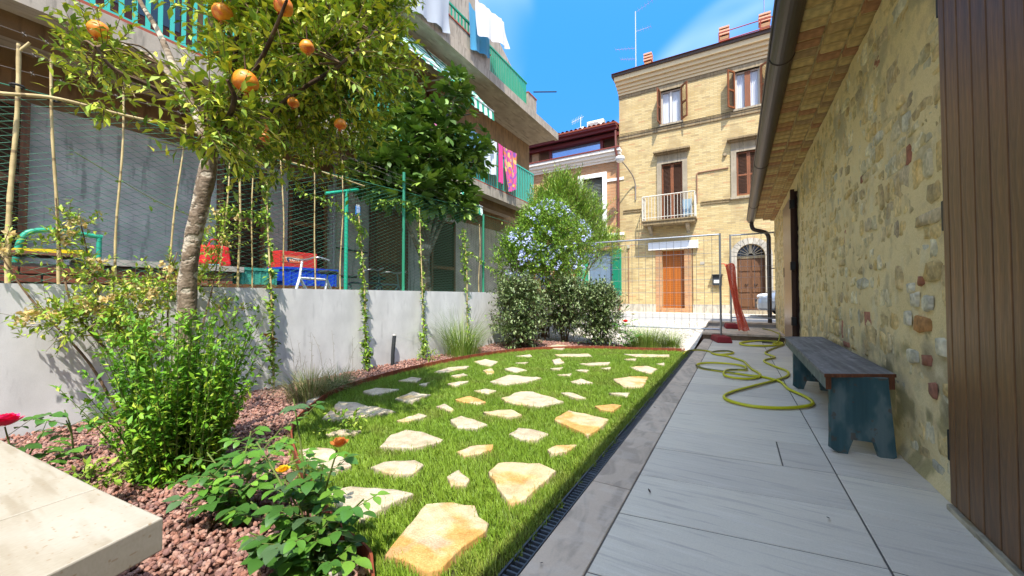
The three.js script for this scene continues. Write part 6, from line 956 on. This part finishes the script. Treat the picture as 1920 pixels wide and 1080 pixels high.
  const pd = mesh('portal_door', local(BH, new MB().span(0.03, 0.88, 0.38, 2.24, HZ - 0.2, HZ - 0.25)), mat([128, 86, 52], 0.7, { map: grainTex }), bh);
  for (const x of [0.07, 0.48]) for (const [a, b] of [[0.5, 0.95], [1.02, 1.7], [1.78, 2.18]]) { const g = rbox(0.34, b - a, 0.03, 0.01); g.translate(x + 0.18, (a + b) / 2, HZ - 0.195); mesh('panel', local(BH, g), mat([140, 96, 60], 0.7, { map: grainTex }), pd); }
  for (const x of [0.32, 0.6]) { const h = new MB(); h.tube(curve([V(x - 0.05, 1.32, HZ - 0.17), V(x, 1.27, HZ - 0.14), V(x + 0.05, 1.32, HZ - 0.17)], 8), 0.012, 5); mesh('pull_handle', local(BH, h), darkM, pd); }
  mesh('transom', local(BH, new MB().span(0.03, 0.88, 2.24, 2.33, HZ - 0.18, HZ - 0.25)), trimM, pd);
  const fan = new MB(); for (let k = 0; k <= 10; k++) { const a = k / 10 * Math.PI; fan.bar(V(0.455 + Math.cos(a) * 0.08, 2.34 + Math.sin(a) * 0.08, HZ - 0.2), V(0.455 + Math.cos(a) * 0.41, 2.32 + Math.sin(a) * 0.40, HZ - 0.2), k === 5 ? 0.05 : 0.011, 5); } mesh('fanlight_grille', local(BH, fan), mat([214, 204, 180], 0.7), bh);
  { const g = new THREE.CircleGeometry(0.43, 24, 0, Math.PI); g.translate(0.455, 2.31, HZ - 0.24); mesh('fanlight_pane', local(BH, g), pmat([40, 44, 48], 0.08), bh); }
  mesh('door_sill', local(BH, new MB().span(-0.2, 1.1, 0.24, 0.38, HZ + 0.25, HZ - 0.25)), stoneTrimM, bh);
  // pipes, cables, number plate
  const cm = mat([150, 110, 84], 0.7); { const q = new MB(); q.tube([V(-1.24, 4.4, HZ + 0.03), V(-1.24, 5.5, HZ + 0.03), V(-1.2, 5.54, HZ + 0.03), V(-0.2, 5.56, HZ + 0.03)], 0.022, 6); mesh('conduit', local(BH, q), cm, bh); }
  { const q = new MB(); q.tube([V(-4.1, 7.6, HZ + 0.06), V(-2.6, 7.57, HZ + 0.06), V(0, 7.58, HZ + 0.06), V(3, 7.58, HZ + 0.06)], 0.012, 5); mesh('cable', local(BH, q), darkM, bh); const q2 = new MB(); q2.bar(V(-3.8, 0.57, HZ + 0.03), V(-3.8, 2.85, HZ + 0.03), 0.016, 6); mesh('conduit', local(BH, q2), cm, bh); const cp = rbox(0.1, 0.12, 0.08, 0.01); cp.translate(-3.8, 2.9, HZ + 0.045); mesh('junction_box', local(BH, cp), whiteM, bh); const q3 = new MB(); q3.bar(V(-1.42, 0.25, HZ + 0.03), V(-1.42, 2.7, HZ + 0.03), 0.014, 6); mesh('conduit', local(BH, q3), mat([110, 70, 50], 0.7), bh); }
  { const g = new THREE.CylinderGeometry(0.05, 0.07, 0.1, 12); g.rotateX(Math.PI / 2); g.translate(-0.31, 6.05, HZ + 0.05); mesh('vent', local(BH, g), trimM, bh); }
  const np = rbox(0.15, 0.11, 0.015, 0.004); np.translate(-1.09, 2.12, HZ + 0.01); const plate = mesh('number_plate', local(BH, np), whiteM, bh);
  // chimneys, roof rail and aerials
  for (const [x0, x1, y1] of [[-3.14, -2.88, 10.75], [-0.42, -0.14, 10.86], [0.83, 1.13, 10.9]]) {
    const c = mesh('chimney', local(BH, new MB().span(x0, x1, 9.99, y1 - 0.33, HZ - 0.1, HZ - 0.38)), redBrickM, roof); for (let k = 0; k < 3; k++) { mesh('cap_slab', local(BH, new MB().span(x0 - 0.03, x1 + 0.03, y1 - 0.27 + k * 0.12, y1 - 0.21 + k * 0.12, HZ - 0.07, HZ - 0.41)), mat([206, 160, 130], 0.9), c); mesh('flue', local(BH, new MB().span(x0 + 0.04, x1 - 0.04, y1 - 0.33 + k * 0.12, y1 - 0.27 + k * 0.12, HZ - 0.13, HZ - 0.35)), darkM, c); }
  }
  const rr = new MB(); for (const y of [10.3, 10.62]) rr.tube([V(-0.45, y, HZ + 0.02), V(1.2, y + 0.02, HZ + 0.02)], 0.018, 6); for (const x of [-0.45, 1.2, 0.85]) rr.bar(V(x, 9.99, HZ + 0.02), V(x, 10.64, HZ + 0.02), 0.018, 6); mesh('roof_rail', local(BH, rr), mat([150, 62, 46], 0.6), roof);
  const an = new MB(); an.bar(V(-3.5, 9.99, HZ - 0.2), V(-3.5, 12.75, HZ - 0.2), 0.022, 6); for (const [y, l, a] of [[12.7, 0.9, 0.35], [11.9, 0.6, -0.2], [11.2, 0.8, 2.9], [10.75, 0.6, 2.9]]) { const e = V(-3.5 + Math.cos(a) * l, y + 0.08, HZ - 0.2 + Math.sin(a) * l); an.bar(V(-3.5, y, HZ - 0.2), e, 0.008, 4); for (let k = 1; k < 7; k++) { const p = V(-3.5, y, HZ - 0.2).lerp(e, k / 6); an.bar(p.clone().add(V(0, 0, -0.14)), p.clone().add(V(0, 0, 0.14)), 0.004, 3); } } mesh('aerial', local(BH, an), mat([196, 198, 202], 0.5, { metalness: 0.5 }), roof);
  const an2 = new MB(); an2.bar(V(0.98, 10.8, HZ - 0.3), V(0.98, 12.3, HZ - 0.3), 0.015, 5); an2.bar(V(0.85, 12.0, HZ - 0.3), V(1.1, 12.05, HZ - 0.3), 0.006, 4); mesh('aerial', local(BH, an2), mat([150, 150, 152], 0.5), roof);
}
{ // folded deck chair cloth on the small balcony
  const P = [-1.5, 3.8, HZ + 0.3], t = thing('folded_chair', 'folded blue grey chair standing on the iron balcony', 'chair', P); mesh('seat', new MB().box(-0.05, 0.42, 0, 0.32, 0.6, 0.03, { rx: 0.12 }), mat([150, 176, 190], 0.8), t); for (const x of [-0.2, 0.1]) { const b = new MB(); b.bar(V(x, 0, 0.06), V(x, 0.78, -0.03), 0.012, 6); mesh('leg', b, mat([180, 184, 188], 0.4, { metalness: 0.6 }), t); }
}
{ // letter box
  const P = [-0.6, 1.26, HZ + 0.1], t = thing('letter_box', 'dark letter box with a white notice on the brick wall by the arched door', 'letter box', P); mesh('box', rboxAt(0.3, 0.36, 0.14, 0, 0.2, -0.03, 0.015), mat([46, 50, 54], 0.5), t); mesh('hood', rboxAt(0.36, 0.03, 0.24, 0, 0.4, 0.02, 0.006), mat([40, 44, 48], 0.5), t); mesh('notice', new MB().span(-0.11, 0.06, 0.1, 0.22, 0.042, 0.046), mat([214, 214, 208], 0.8), t);
}
{ // wall lamp
  const P = [-3.5, 4.9, HZ + 0.02], t = thing('street_lamp', 'bell shaped street lamp on a curved arm fixed to the brick wall', 'street lamp', P), m = mat([150, 140, 130], 0.5, { metalness: 0.4 }), b = new MB();
  b.tube(curve([V(0, -0.1, 0.02), V(0, 0.5, 0.04), V(-0.05, 0.8, 0.2), V(-0.2, 1.1, 0.6), V(-0.33, 1.28, 0.95)], 26), 0.024, 8); mesh('arm', b, m, t); mesh('fixing', new MB().box(0, 0.45, 0.01, 0.06, 0.06, 0.05).box(0, -0.05, 0.01, 0.05, 0.05, 0.05), m, t);
  const g = new THREE.LatheGeometry([[0.0, 0.14], [0.07, 0.13], [0.15, 0.1], [0.18, 0.04], [0.18, -0.02], [0.16, -0.04]].map(([x, y]) => new THREE.Vector2(x, y)), 20); g.translate(-0.36, 1.33, 1.0); mesh('lamp_head', g, mat([206, 204, 196], 0.5), t);
  const d = new THREE.SphereGeometry(0.155, 18, 8, 0, Math.PI * 2, Math.PI / 2, Math.PI / 2); d.scale(1, 0.6, 1); d.translate(-0.36, 1.29, 1.0); mesh('lamp_glass', d, pmat([226, 226, 220], 0.2), t);
}
// ---- lower house with the dark red roof edge
const LH = [-7, 0.23, HZ], lh = thing('red_roofed_house', 'low brick house with dark red roof edge and white cornice next to the townhouse', 'building', LH);
{
  facade([[-12, 0.1], [-4.16, 0.1], [-4.16, 7.0], [-12, 7.0]], [[-5.75, -4.87, 3.62, 5.98], [-5.55, -4.42, 0.9, 2.84]], HZ - 0.02, 0.3, redBrickM, LH, lh);
  mesh('house_body', local(LH, new MB().span(-12, -4.2, 0.1, 7.0, HZ - 0.6, HZ - 8)), redBrickM, lh); 
  mesh('room_back', local(LH, new MB().span(-6, -4.2, 0.3, 6.9, HZ - 0.5, HZ - 0.55)), mat([176, 164, 148], 0.95), lh);
  const co = new MB(); [[6.55, 6.63, 0.06], [6.635, 6.74, 0.14], [6.745, 6.86, 0.26], [6.865, 6.98, 0.36]].forEach(([a, b, p]) => co.span(-12, -4.1 + p * 0.15, a, b, HZ + p, HZ - 0.1)); mesh('cornice', local(LH, co), mat([236, 230, 220], 0.85), lh); mesh('cornice_cap', local(LH, new MB().span(-12, -4.06, 6.985, 7.03, HZ + 0.4, HZ - 0.4)), mat([122, 52, 42], 0.7), lh);
  // glazed loggia under the roof
  const red = mat([104, 34, 38], 0.55); mesh('loggia_back', local(LH, new MB().span(-12, -4.2, 7.03, 7.7, HZ - 1.6, HZ - 1.65)), mat([196, 180, 156], 0.95), lh);
  for (const [x0, x1] of [[-8.3, -7.95], [-7.4, -7.3], [-5.0, -4.88], [-4.3, -4.16]]) mesh('loggia_post', local(LH, new MB().span(x0, x1, 7.03, 7.62, HZ - 0.1, HZ - 0.3)), x0 < -7.9 || x0 > -4.5 ? mat([206, 176, 140], 0.9, { map: concTex }) : red, lh);
  mesh('loggia_pane', local(LH, new MB().span(-7.3, -5.0, 7.06, 7.6, HZ - 0.18, HZ - 0.2)), pmat([150, 178, 214], 0.04, { metalness: 0.55 }), lh);
  const rf = mesh('roof', local(LH, new MB().span(-12, -4.16, 7.86, 7.95, HZ + 0.55, HZ - 3)), red, lh);
  mesh('roof_beam', local(LH, new MB().span(-12, -4.16, 7.6, 7.74, HZ + 0.1, HZ - 0.12)), red, rf); mesh('fascia', local(LH, new MB().span(-12, -4.17, 7.745, 7.855, HZ + 0.4, HZ + 0.3)), red, rf);
  for (let k = 0; k < 38; k++) { const x = -4.25 - k * 0.2, g = new THREE.CylinderGeometry(0.075, 0.085, 3.2, 10, 1, true, 0, Math.PI); g.rotateZ(Math.PI / 2); g.rotateY(Math.PI / 2); g.rotateX(0.2); g.translate(x, 8.28, HZ - 0.98); mesh('roof_tile', local(LH, g), mat([[158, 84, 62], [142, 70, 54], [170, 98, 74]][k % 3], 0.9), rf); }
  mesh('roof_deck', local(LH, new MB().box(-8.1, 8.27, HZ - 0.98, 7.9, 0.06, 3.2, { rx: 0.2 })), terraM, rf);
  // white framed window with louvres, white bands, green shutters below
  const wf = new MB(); wf.span(-5.96, -5.75, 3.5, 6.16, HZ + 0.05, HZ - 0.1).span(-4.87, -4.69, 3.5, 6.16, HZ + 0.05, HZ - 0.1).span(-5.75, -4.87, 5.98, 6.16, HZ + 0.049, HZ - 0.1); const w = mesh('window_surround', local(LH, wf), mat([238, 236, 230], 0.8), lh); const lv = new MB(); for (let y = 3.66; y < 5.98; y += 0.06) lv.box(-5.31, y, HZ - 0.1, 0.88, 0.01, 0.05, { rx: 0.7 }); mesh('louvres', local(LH, lv), mat([110, 118, 112], 0.7), w);
  for (const [y, x0] of [[5.72, -4.685], [3.42, -4.9]]) mesh('white_band', local(LH, new MB().span(x0, -3.97, y, y + 0.11, HZ + 0.035, HZ - 0.1)), mat([238, 236, 230], 0.8), lh);
  mesh('plinth', local(LH, new MB().span(-12, -4.16, 0.2, 0.9, HZ + 0.03, HZ - 0.1)), mat([236, 234, 230], 0.8, { map: concTex }), lh);
  const wf2 = new MB(); wf2.span(-5.6, -5.5, 0.9, 2.9, HZ + 0.02, HZ - 0.1).span(-4.47, -4.38, 0.9, 2.9, HZ + 0.02, HZ - 0.1); mesh('window_surround', local(LH, wf2), mat([238, 236, 230], 0.8), lh); mesh('pane', local(LH, new MB().span(-5.5, -4.47, 0.92, 2.82, HZ - 0.15, HZ - 0.17)), glassM, lh);
  const gs = mat([16, 142, 104], 0.5); for (const [x, a, d] of [[-4.46, -0.55, 1], [-5.5, 0.6, -1]]) { const g = new THREE.Group(); g.name = 'green_shutter'; g.position.set(x - LH[0], 0.92 - LH[1], HZ + 0.04 - LH[2]); g.rotation.y = a; lh.add(g); mesh('panel', new MB().span(Math.min(0, d * 0.5), Math.max(0, d * 0.5), 0, 1.92, -0.02, 0.02), gs, g); for (const y of [0.3, 1.5]) mesh('batten', new MB().span(Math.min(0, d * 0.48), Math.max(0, d * 0.48), y, y + 0.09, 0.02, 0.035), gs, g); }
  const dp = new MB(); dp.tube([V(-4.22, 7.7, HZ + 0.34), V(-4.22, 7.1, HZ + 0.3), V(-4.2, 6.9, HZ + 0.42), V(-4.18, 6.4, HZ + 0.1), V(-4.18, 0.3, HZ + 0.09)], 0.045, 10); mesh('downpipe', local(LH, dp), mat([112, 62, 50], 0.5), lh);
  const ac = thing('air_conditioner', 'white air conditioning unit on the tiled roof', 'air conditioner', [-5.62, 8.42, HZ - 1.5]); mesh('case', rboxAt(0.8, 0.62, 0.32, 0, 0.4, 0, 0.02), mat([220, 218, 210], 0.5), ac); const gr = new MB(); for (let k = 0; k < 9; k++) gr.box(-0.1, 0.2 + k * 0.05, 0.165, 0.5, 0.012, 0.012); mesh('grille', gr, mat([130, 130, 128], 0.5), ac); for (const x of [-0.3, 0.3]) mesh('foot', new MB().box(x, 0.04, 0, 0.06, 0.14, 0.34), darkM, ac);
  const ar = thing('roof_aerial', 'white television aerial on the tiled roof beside the air conditioner', 'aerial', [-6.35, 8.36, HZ - 1.4]); const q = new MB(); q.bar(V(0, -0.1, 0), V(0, 1.1, 0), 0.018, 6); q.bar(V(-0.45, 0.95, 0), V(0.15, 1.1, 0), 0.01, 5); for (let k = 0; k < 7; k++) { const x = -0.42 + k * 0.08; q.bar(V(x, 0.96 + k * 0.02 - 0.12, -0.02), V(x, 0.96 + k * 0.02 + 0.12, 0.02), 0.006, 4); } q.bar(V(-0.2, 0.6, 0), V(0.2, 0.62, 0), 0.008, 4); mesh('mast', q, mat([226, 228, 230], 0.5), ar); const dsh = new THREE.SphereGeometry(0.16, 14, 8, 0, 6.283, 0, 1.0); dsh.rotateX(1.2); dsh.translate(0.1, 0.45, 0.0); mesh('dish', dsh, mat([226, 226, 222], 0.5), ar);
}

// ---------- bench ----------
{
  const P = [0.58, 0, -3.75], t = thing('bench', 'old teal painted wooden bench with worn grey seat against the stone wall', 'bench', P);
  const benchTex = tex(512, 512, (u, v) => { const g = fbm(u * 50, v * 3, 4, 50, 3, 901), n = fbm(u * 8, v * 6, 4, 8, 6, 902), sp = smooth(0.62, 0.74, fbm(u * 40, v * 30, 3, 40, 30, 903)); const k = 118 + (g - 0.5) * 60 + (n - 0.5) * 40 + sp * 18; return [k * 1.0, k * 0.985, k * 0.97]; });
  const tealTex = tex(512, 512, (u, v) => { const n = fbm(u * 5, v * 5, 5, 5, 5, 911), w = smooth(0.55, 0.72, fbm(u * 9 + 3, v * 4, 5, 9, 4, 912)), g = fbm(u * 60, v * 4, 3, 60, 4, 913), ch = smooth(0.66, 0.72, fbm(u * 24, v * 24, 4, 24, 24, 914)); let c = mix3([44, 78, 82], [56, 88, 90], n); c = mix3(c, [112, 122, 118], w * 0.65); c = mix3(c, [88, 70, 56], ch * 0.6); const k = (g - 0.5) * 18; return [c[0] + k, c[1] + k, c[2] + k]; });
  const seatM = mat([255, 255, 255], 0.8, { map: benchTex, bumpMap: benchTex, bumpScale: 0.002 }), tealPaint = mat([255, 255, 255], 0.65, { map: tealTex, bumpMap: tealTex, bumpScale: 0.001 }), rawM = mat([150, 92, 60], 0.8, { map: grainTex }), paleTeal = mat([132, 148, 144], 0.75, { map: grainTex });
  const top = new MB().prism([[0.405, -2.66], [0.735, -2.84], [0.768, -5.12], [0.43, -4.93]], 0.418, 0.436); for (let q = 0; q < top.uv.length; q += 2) top.uv[q + 1] *= 0.9; mesh('seat', local(P, top), seatM, t);
  mesh('seat_end', local(P, new MB().prism([[0.404, -2.652], [0.737, -2.834], [0.735, -2.8395], [0.405, -2.6595]], 0.4175, 0.4355)), rawM, t);
  mesh('apron', local(P, new MB().prism([[0.412, -2.668], [0.436, -2.681], [0.462, -4.93], [0.438, -4.92]], 0.352, 0.4175)), paleTeal, t); mesh('apron', local(P, new MB().prism([[0.705, -2.826], [0.73, -2.839], [0.755, -5.1], [0.73, -5.09]], 0.352, 0.4175)), paleTeal, t);
  mesh('apron_end', local(P, new MB().prism([[0.411, -2.663], [0.437, -2.677], [0.436, -2.6805], [0.412, -2.6675]], 0.3515, 0.417)), rawM, t); mesh('apron_end', local(P, new MB().prism([[0.704, -2.8215], [0.731, -2.836], [0.73, -2.8385], [0.705, -2.8255]], 0.3515, 0.417)), rawM, t);
  const leg = (z, x0, x1, flare) => {
    const s = new THREE.Shape(); s.moveTo(x0, 0.4175); s.lineTo(x1, 0.4175); s.lineTo(x1 + flare, 0.008); s.lineTo(x1 + flare - 0.015, 0); s.lineTo(x1 + flare - 0.07, 0.0); s.lineTo(x1 - 0.06, 0.075); s.lineTo(x0 + 0.095, 0.08); s.lineTo(x0 + 0.075, 0.02); s.lineTo(x0 + 0.07, 0.0); s.lineTo(x0 + 0.03, 0.0); s.lineTo(x0 - 0.005, 0.025); s.lineTo(x0 - 0.002, 0.1); s.lineTo(x0, 0.4175);
    const g = new THREE.ExtrudeGeometry(s, { depth: 0.026, bevelEnabled: true, bevelThickness: 0.003, bevelSize: 0.002, bevelSegments: 2 }); g.rotateY(0.2); const dx = 0; g.translate(dx, 0, z); return g;
  };
  const g1 = leg(-2.66, 0.445, 0.695, 0.03); mesh('leg', local(P, g1), tealPaint, t); const g2 = leg(-4.36, 0.46, 0.715, 0.02); mesh('leg', local(P, g2), tealPaint, t);
  const br = new MB(); br.box(0.58, 0.27, -2.92, 0.03, 0.045, 0.34, { rx: 0.75 }); mesh('brace', local(P, br), tealPaint, t); const br2 = new MB(); br2.box(0.58, 0.27, -4.2, 0.03, 0.045, 0.34, { rx: -0.75 }); mesh('brace', local(P, br2), tealPaint, t);
}
// ---------- garden hose ----------
{
  const R = rng(921), pts = HOSE.map(([x, z], k) => V(x, 0.015 + (k % 3 === 0 ? 0.002 : 0) + (k > 20 && k < 34 ? 0.004 : 0), z)); const n = pts.length;
  for (let k = 0; k < n; k++) for (let q = 0; q < k - 3; q++) if (Math.hypot(pts[k].x - pts[q].x, pts[k].z - pts[q].z) < 0.035) pts[k].y = Math.max(pts[k].y, pts[q].y + 0.024);
  pts.push(V(0.55, 0.02, -8.3), V(0.66, 0.04, -8.6), V(0.69, 0.15, -8.76), V(0.68, 0.147, -9.2), V(0.62, 0.146, -9.8), V(0.5, 0.146, -10.3));
  const c = new THREE.CatmullRomCurve3(pts, false, 'centripetal').getPoints(1100), yel = L3(0.60, 0.56, 0.012), gr = L3(0.14, 0.14, 0.05), q = new MB();
  q.tube(c, 0.0125, 10, { colFn: (s, u) => { const a = (s + 0.18 * Math.sin(u * 26) + u * 3.1 + 1) % 1; return a > 0.38 && a < 0.62 ? gr : yel; } });
  tag(mesh('garden_hose', q, pmat([255, 255, 255], 0.45, { vertexColors: true })), 'long yellow garden hose with a dark stripe lying in loops on the path', 'hose');
}
// ---------- travertine bench slab ----------
{
  const trTex = tex(1024, 512, (u, v) => { const w = fbm(u * 4, v * 3, 3, 4, 3, 931), st = fbm(u * 5 + w * 2, v * 34 + w * 3, 4, 5, 34, 932), st2 = fbm(u * 8, v * 70, 3, 8, 70, 933), cl = fbm(u * 4, v * 4, 4, 4, 4, 934), pit = smooth(0.80, 0.86, fbm(u * 110, v * 170, 2, 110, 170, 935)), g = vnoise(u * 512, v * 256, 512, 256, 936); let c = mix3([172, 163, 146], [162, 151, 132], smooth(0.4, 0.7, st)); c = mix3(c, [146, 133, 112], smooth(0.58, 0.78, st2) * 0.5); c = mix3(c, [180, 172, 158], smooth(0.5, 0.75, cl) * 0.6); c = mix3(c, [150, 130, 104], pit * 0.8); const k = (g - 0.5) * 8; return [c[0] + k, c[1] + k, c[2] + k]; });
  const m = mat([255, 255, 255], 0.55, { map: trTex }), P = [-1.6, 0, 0.1], t = thing('stone_bench', 'pale travertine slab bench at the edge of the gravel bed', 'bench', P);
  const piece = (poly, name, y0 = 0.39, y1 = 0.45) => { const s = new THREE.Shape(poly.map(([x, z]) => new THREE.Vector2(x, -z))), g = new THREE.ExtrudeGeometry(s, { depth: y1 - y0 - 0.006, bevelEnabled: true, bevelThickness: 0.003, bevelSize: 0.003, bevelOffset: -0.003, bevelSegments: 2 }); g.rotateX(-Math.PI / 2); g.translate(0, y0 + 0.003, 0); return mesh(name, local(P, g), m, t); };
  piece([[-0.905, -0.292], [-1.16, -0.2665], [-1.02, 0.75], [-0.62, 0.75], [-0.865, -0.16]], 'slab'); piece([[-1.163, -0.2665], [-2.9, -0.13], [-2.9, 0.75], [-1.023, 0.75]], 'slab');
  mesh('support', local(P, new MB().span(-1.25, -1.0, -0.05, 0.39, 0.0, 0.5)), mat([120, 114, 106], 0.9, { map: concTex }), t); mesh('support', local(P, new MB().span(-2.7, -2.4, -0.05, 0.39, 0.0, 0.5)), mat([120, 114, 106], 0.9, { map: concTex }), t);
}
// ---------- temporary site fence ----------
const zincM = mat([150, 154, 158], 0.4, { metalness: 0.6 }), redBlockM = mat([176, 48, 56], 0.85, { map: concTex, bumpMap: concTex, bumpScale: 0.006 });
function sitePanel(label, pos, w, h, y0, turn) {
  const t = thing('site_fence_panel', label, 'fence', pos, 'wire site fence panels'); t.rotation.y = turn;
  for (const x of [0, -w]) { const b = new MB(); b.bar(V(x, 0.02, 0), V(x, y0 + h, 0), 0.02, 9); mesh('post', b, zincM, t); }
  for (const y of [y0 + h - 0.02, y0 + 0.12]) { const b = new MB(); b.bar(V(0, y, 0), V(-w, y, 0), 0.017, 8); mesh('rail', b, zincM, t); }
  for (let x = 0.14; x < w - 0.02; x += 0.14) { const b = new MB(); b.bar(V(-x, y0 + 0.12, 0.005), V(-x, y0 + h - 0.03, 0.005), 0.003, 4, { cap: false }); mesh('wire', b, zincM, t); }
  for (let y = y0 + 0.32; y < y0 + h - 0.1; y += 0.26) { const b = new MB(); b.bar(V(0, y, 0.002), V(-w, y, 0.002), 0.003, 4, { cap: false }); mesh('wire', b, zincM, t); }
  return t;
}
sitePanel('long wire mesh site fence panel closing the garden towards the street', [-0.27, 0.06, -8.55], 3.1, 2.0, 0.04, 0.03);
sitePanel('second wire site fence panel beside the downpipe above the step', [1.5, 0.19, -10.86], 1.62, 2.16, 0.04, -0.02);
function foot(label, pos, turn) { const t = mesh('fence_foot', (() => { const g = rbox(0.26, 0.11, 0.62, 0.02, 2), Q = g.attributes.position; for (let k = 0; k < Q.count; k++) if (Q.getY(k) > 0) { Q.setX(k, Q.getX(k) * 0.86); Q.setZ(k, Q.getZ(k) * 0.93); } g.computeVertexNormals(); g.translate(0, 0.055, 0); return g; })(), redBlockM); t.position.set(...pos); t.rotation.y = turn; tag(t, label, 'fence foot', 'red fence feet'); }
foot('red block foot under the post of the long fence panel', [-0.27, 0, -8.42], 0.25); foot('red block foot on the upper step under the second fence panel', [-0.12, 0.128, -10.35], 0.1);
{ // sagging roll of orange safety netting
  const P = [-0.16, 0.1, -8.75], t = thing('safety_netting', 'crumpled strip of orange red safety netting hanging from the fence post', 'netting', P), m = pmat([226, 96, 62], 0.7, { transmission: 0.1 });
  const path = curve([V(-0.18, 1.55, -9.3), V(-0.12, 1.52, -9.2), V(-0.06, 1.1, -9.1), V(0.0, 0.7, -8.98), V(0.07, 0.42, -8.9), V(0.12, 0.2, -8.72)], 60), strands = new MB(), N = 18, R = rng(941);
  const wAt = (u) => u < 0.55 ? lerp(0.22, 0.09, u / 0.55) : lerp(0.09, 0.17, (u - 0.55) / 0.45);
  const pt = (k, s) => { const u = k / 60, p = path[k], w = wAt(u); return V(p.x + (s - 0.5) * w, p.y + Math.sin(s * 9 + u * 6) * 0.012, p.z + Math.sin(s * 15 + u * 9) * 0.045); };
  for (let s = 0; s < N; s++) { const a = []; for (let k = 0; k <= 60; k++) a.push(pt(k, s / (N - 1))); strands.tube(a, 0.0045, 4); }
  for (let k = 0; k <= 60; k += 2) { const a = []; for (let s = 0; s < N; s++) a.push(pt(k, s / (N - 1))); strands.tube(a, 0.0045, 4); }
  stuff(mesh('net', local(P, strands), m, t)); const bd = new MB(); for (const s of [0, 1]) { const a = []; for (let k = 0; k <= 60; k++) a.push(pt(k, s)); bd.tube(a, 0.008, 5); } mesh('border_cord', local(P, bd), m, t);
}
// ---------- parked car by the arched door ----------
{
  const P = [0.52, 0.235, -14.1], t = thing('parked_car', 'silver grey small car parked in front of the arched door', 'car', P), paint = pmat([150, 158, 168], 0.3, { metalness: 0.5, clearcoat: 1, clearcoatRoughness: 0.05 }), rub = mat([24, 24, 26], 0.8), gl = pmat([40, 50, 56], 0.05);
  const secs = [[0, 0.3, 0.5, 0.58], [0.05, 0.24, 0.62, 0.7], [0.3, 0.2, 0.78, 0.8], [0.8, 0.18, 0.92, 0.84], [1.1, 0.18, 0.98, 0.85], [3.4, 0.18, 1.0, 0.85], [3.9, 0.22, 0.95, 0.8], [4.0, 0.3, 0.8, 0.72]], b = new MB(), K = 14;
  secs.forEach(([x, y0, y1, hw], i) => { for (let k = 0; k <= K; k++) { const a = k / K * Math.PI * 2, ca = Math.cos(a), sa = Math.sin(a), e = 0.5; b.v(x, (y0 + y1) / 2 + Math.sign(sa) * Math.pow(Math.abs(sa), e) * (y1 - y0) / 2, Math.sign(ca) * Math.pow(Math.abs(ca), e) * hw, 0, 0); } }); for (let i = 0; i < secs.length - 1; i++) for (let k = 0; k < K; k++) { const a = i * (K + 1) + k; b.i.push(a, a + K + 1, a + 1, a + 1, a + K + 1, a + K + 2); } for (const i of [0, secs.length - 1]) { const c = b.v(secs[i][0], (secs[i][1] + secs[i][2]) / 2, 0); for (let k = 0; k < K; k++) b.i.push(c, i * (K + 1) + k, i * (K + 1) + k + 1); }
  mesh('body', b, paint, t);
  const cab = new MB(), cs = [[0.95, 0.92, 0.76], [1.75, 1.46, 0.6], [3.1, 1.46, 0.6], [3.85, 0.95, 0.74]]; for (let i = 0; i < 3; i++) { const [x0, y0, w0] = cs[i], [x1, y1, w1] = cs[i + 1]; cab.quad(V(x0, y0, -w0), V(x1, y1, -w1), V(x1, y1, w1), V(x0, y0, w0)); } mesh('windscreen_roof', cab, gl, t); for (const s of [-1, 1]) { const w = new MB(); w.quad(V(0.95, 0.9, s * 0.76), V(1.75, 1.46, s * 0.6), V(3.1, 1.46, s * 0.6), V(3.85, 0.93, s * 0.74)); mesh('side_window', w, gl, t); }
  { const r = new MB(); r.quad(V(1.7, 1.465, -0.61), V(3.15, 1.465, -0.61), V(3.15, 1.465, 0.61), V(1.7, 1.465, 0.61)); mesh('roof', r, paint, t); }
  for (const x of [0.72, 3.2]) for (const s of [-1, 1]) { const g = new THREE.CylinderGeometry(0.3, 0.3, 0.2, 24); g.rotateX(Math.PI / 2); g.translate(x, 0.3, s * 0.78); const w = mesh('wheel', g, rub, t); const h = new THREE.CylinderGeometry(0.19, 0.19, 0.01, 18); h.rotateX(Math.PI / 2); h.translate(x, 0.3, s * 0.886); mesh('rim', h, zincM, w); }
  for (const s of [-1, 1]) { const g = new THREE.SphereGeometry(0.16, 14, 8); g.scale(1.1, 0.55, 0.7); g.rotateY(-s * 0.5); g.translate(0.2, 0.64, s * 0.6); mesh('headlight', g, pmat([226, 232, 236], 0.08), t); const f = rboxAt(0.05, 0.12, 0.22, 0.02, 0.36, s * 0.42, 0.01); mesh('air_intake', f, rub, t); }
  mesh('grille', rboxAt(0.04, 0.1, 0.5, 0.0, 0.5, 0, 0.01), rub, t); const mi = new THREE.SphereGeometry(0.1, 10, 8); mi.scale(0.7, 0.7, 1); mi.translate(1.25, 1.0, 0.92); mesh('mirror', mi, paint, t);
}
{ // dried leaves blown on the paving
  const R = rng(951); const spots = [[-0.55, -1.12, 'tiny dry leaf on the brownish border tile opposite the heart shaped stone'], [-0.54, -3.1, 'dry brown leaf on the border tile opposite the pinkish squarish stone'], [-0.33, -1.75, 'dark dry leaf at the border of the wide paving tiles'], [0.3, -1.9, 'dry leaf on the wide paving tile in front of the bench']]; for (const [x, z, label] of spots) { const b = new MB(); b.leaf(V(0, 0.004, 0), V(R() - 0.5, 0.05, R() - 0.5), V(0, 1, 0), 0.022, 0.01, L3(0.07, 0.045, 0.03), { seg: 3, fold: 0.5, droop: -0.3 }); const o = mesh('dry_leaf', b, mat([255, 255, 255], 0.9, { vertexColors: true })); o.position.set(x, 0.001, z); tag(o, label, 'leaf', 'dry leaves on the paving'); }
}
renderer.render(scene, camera);
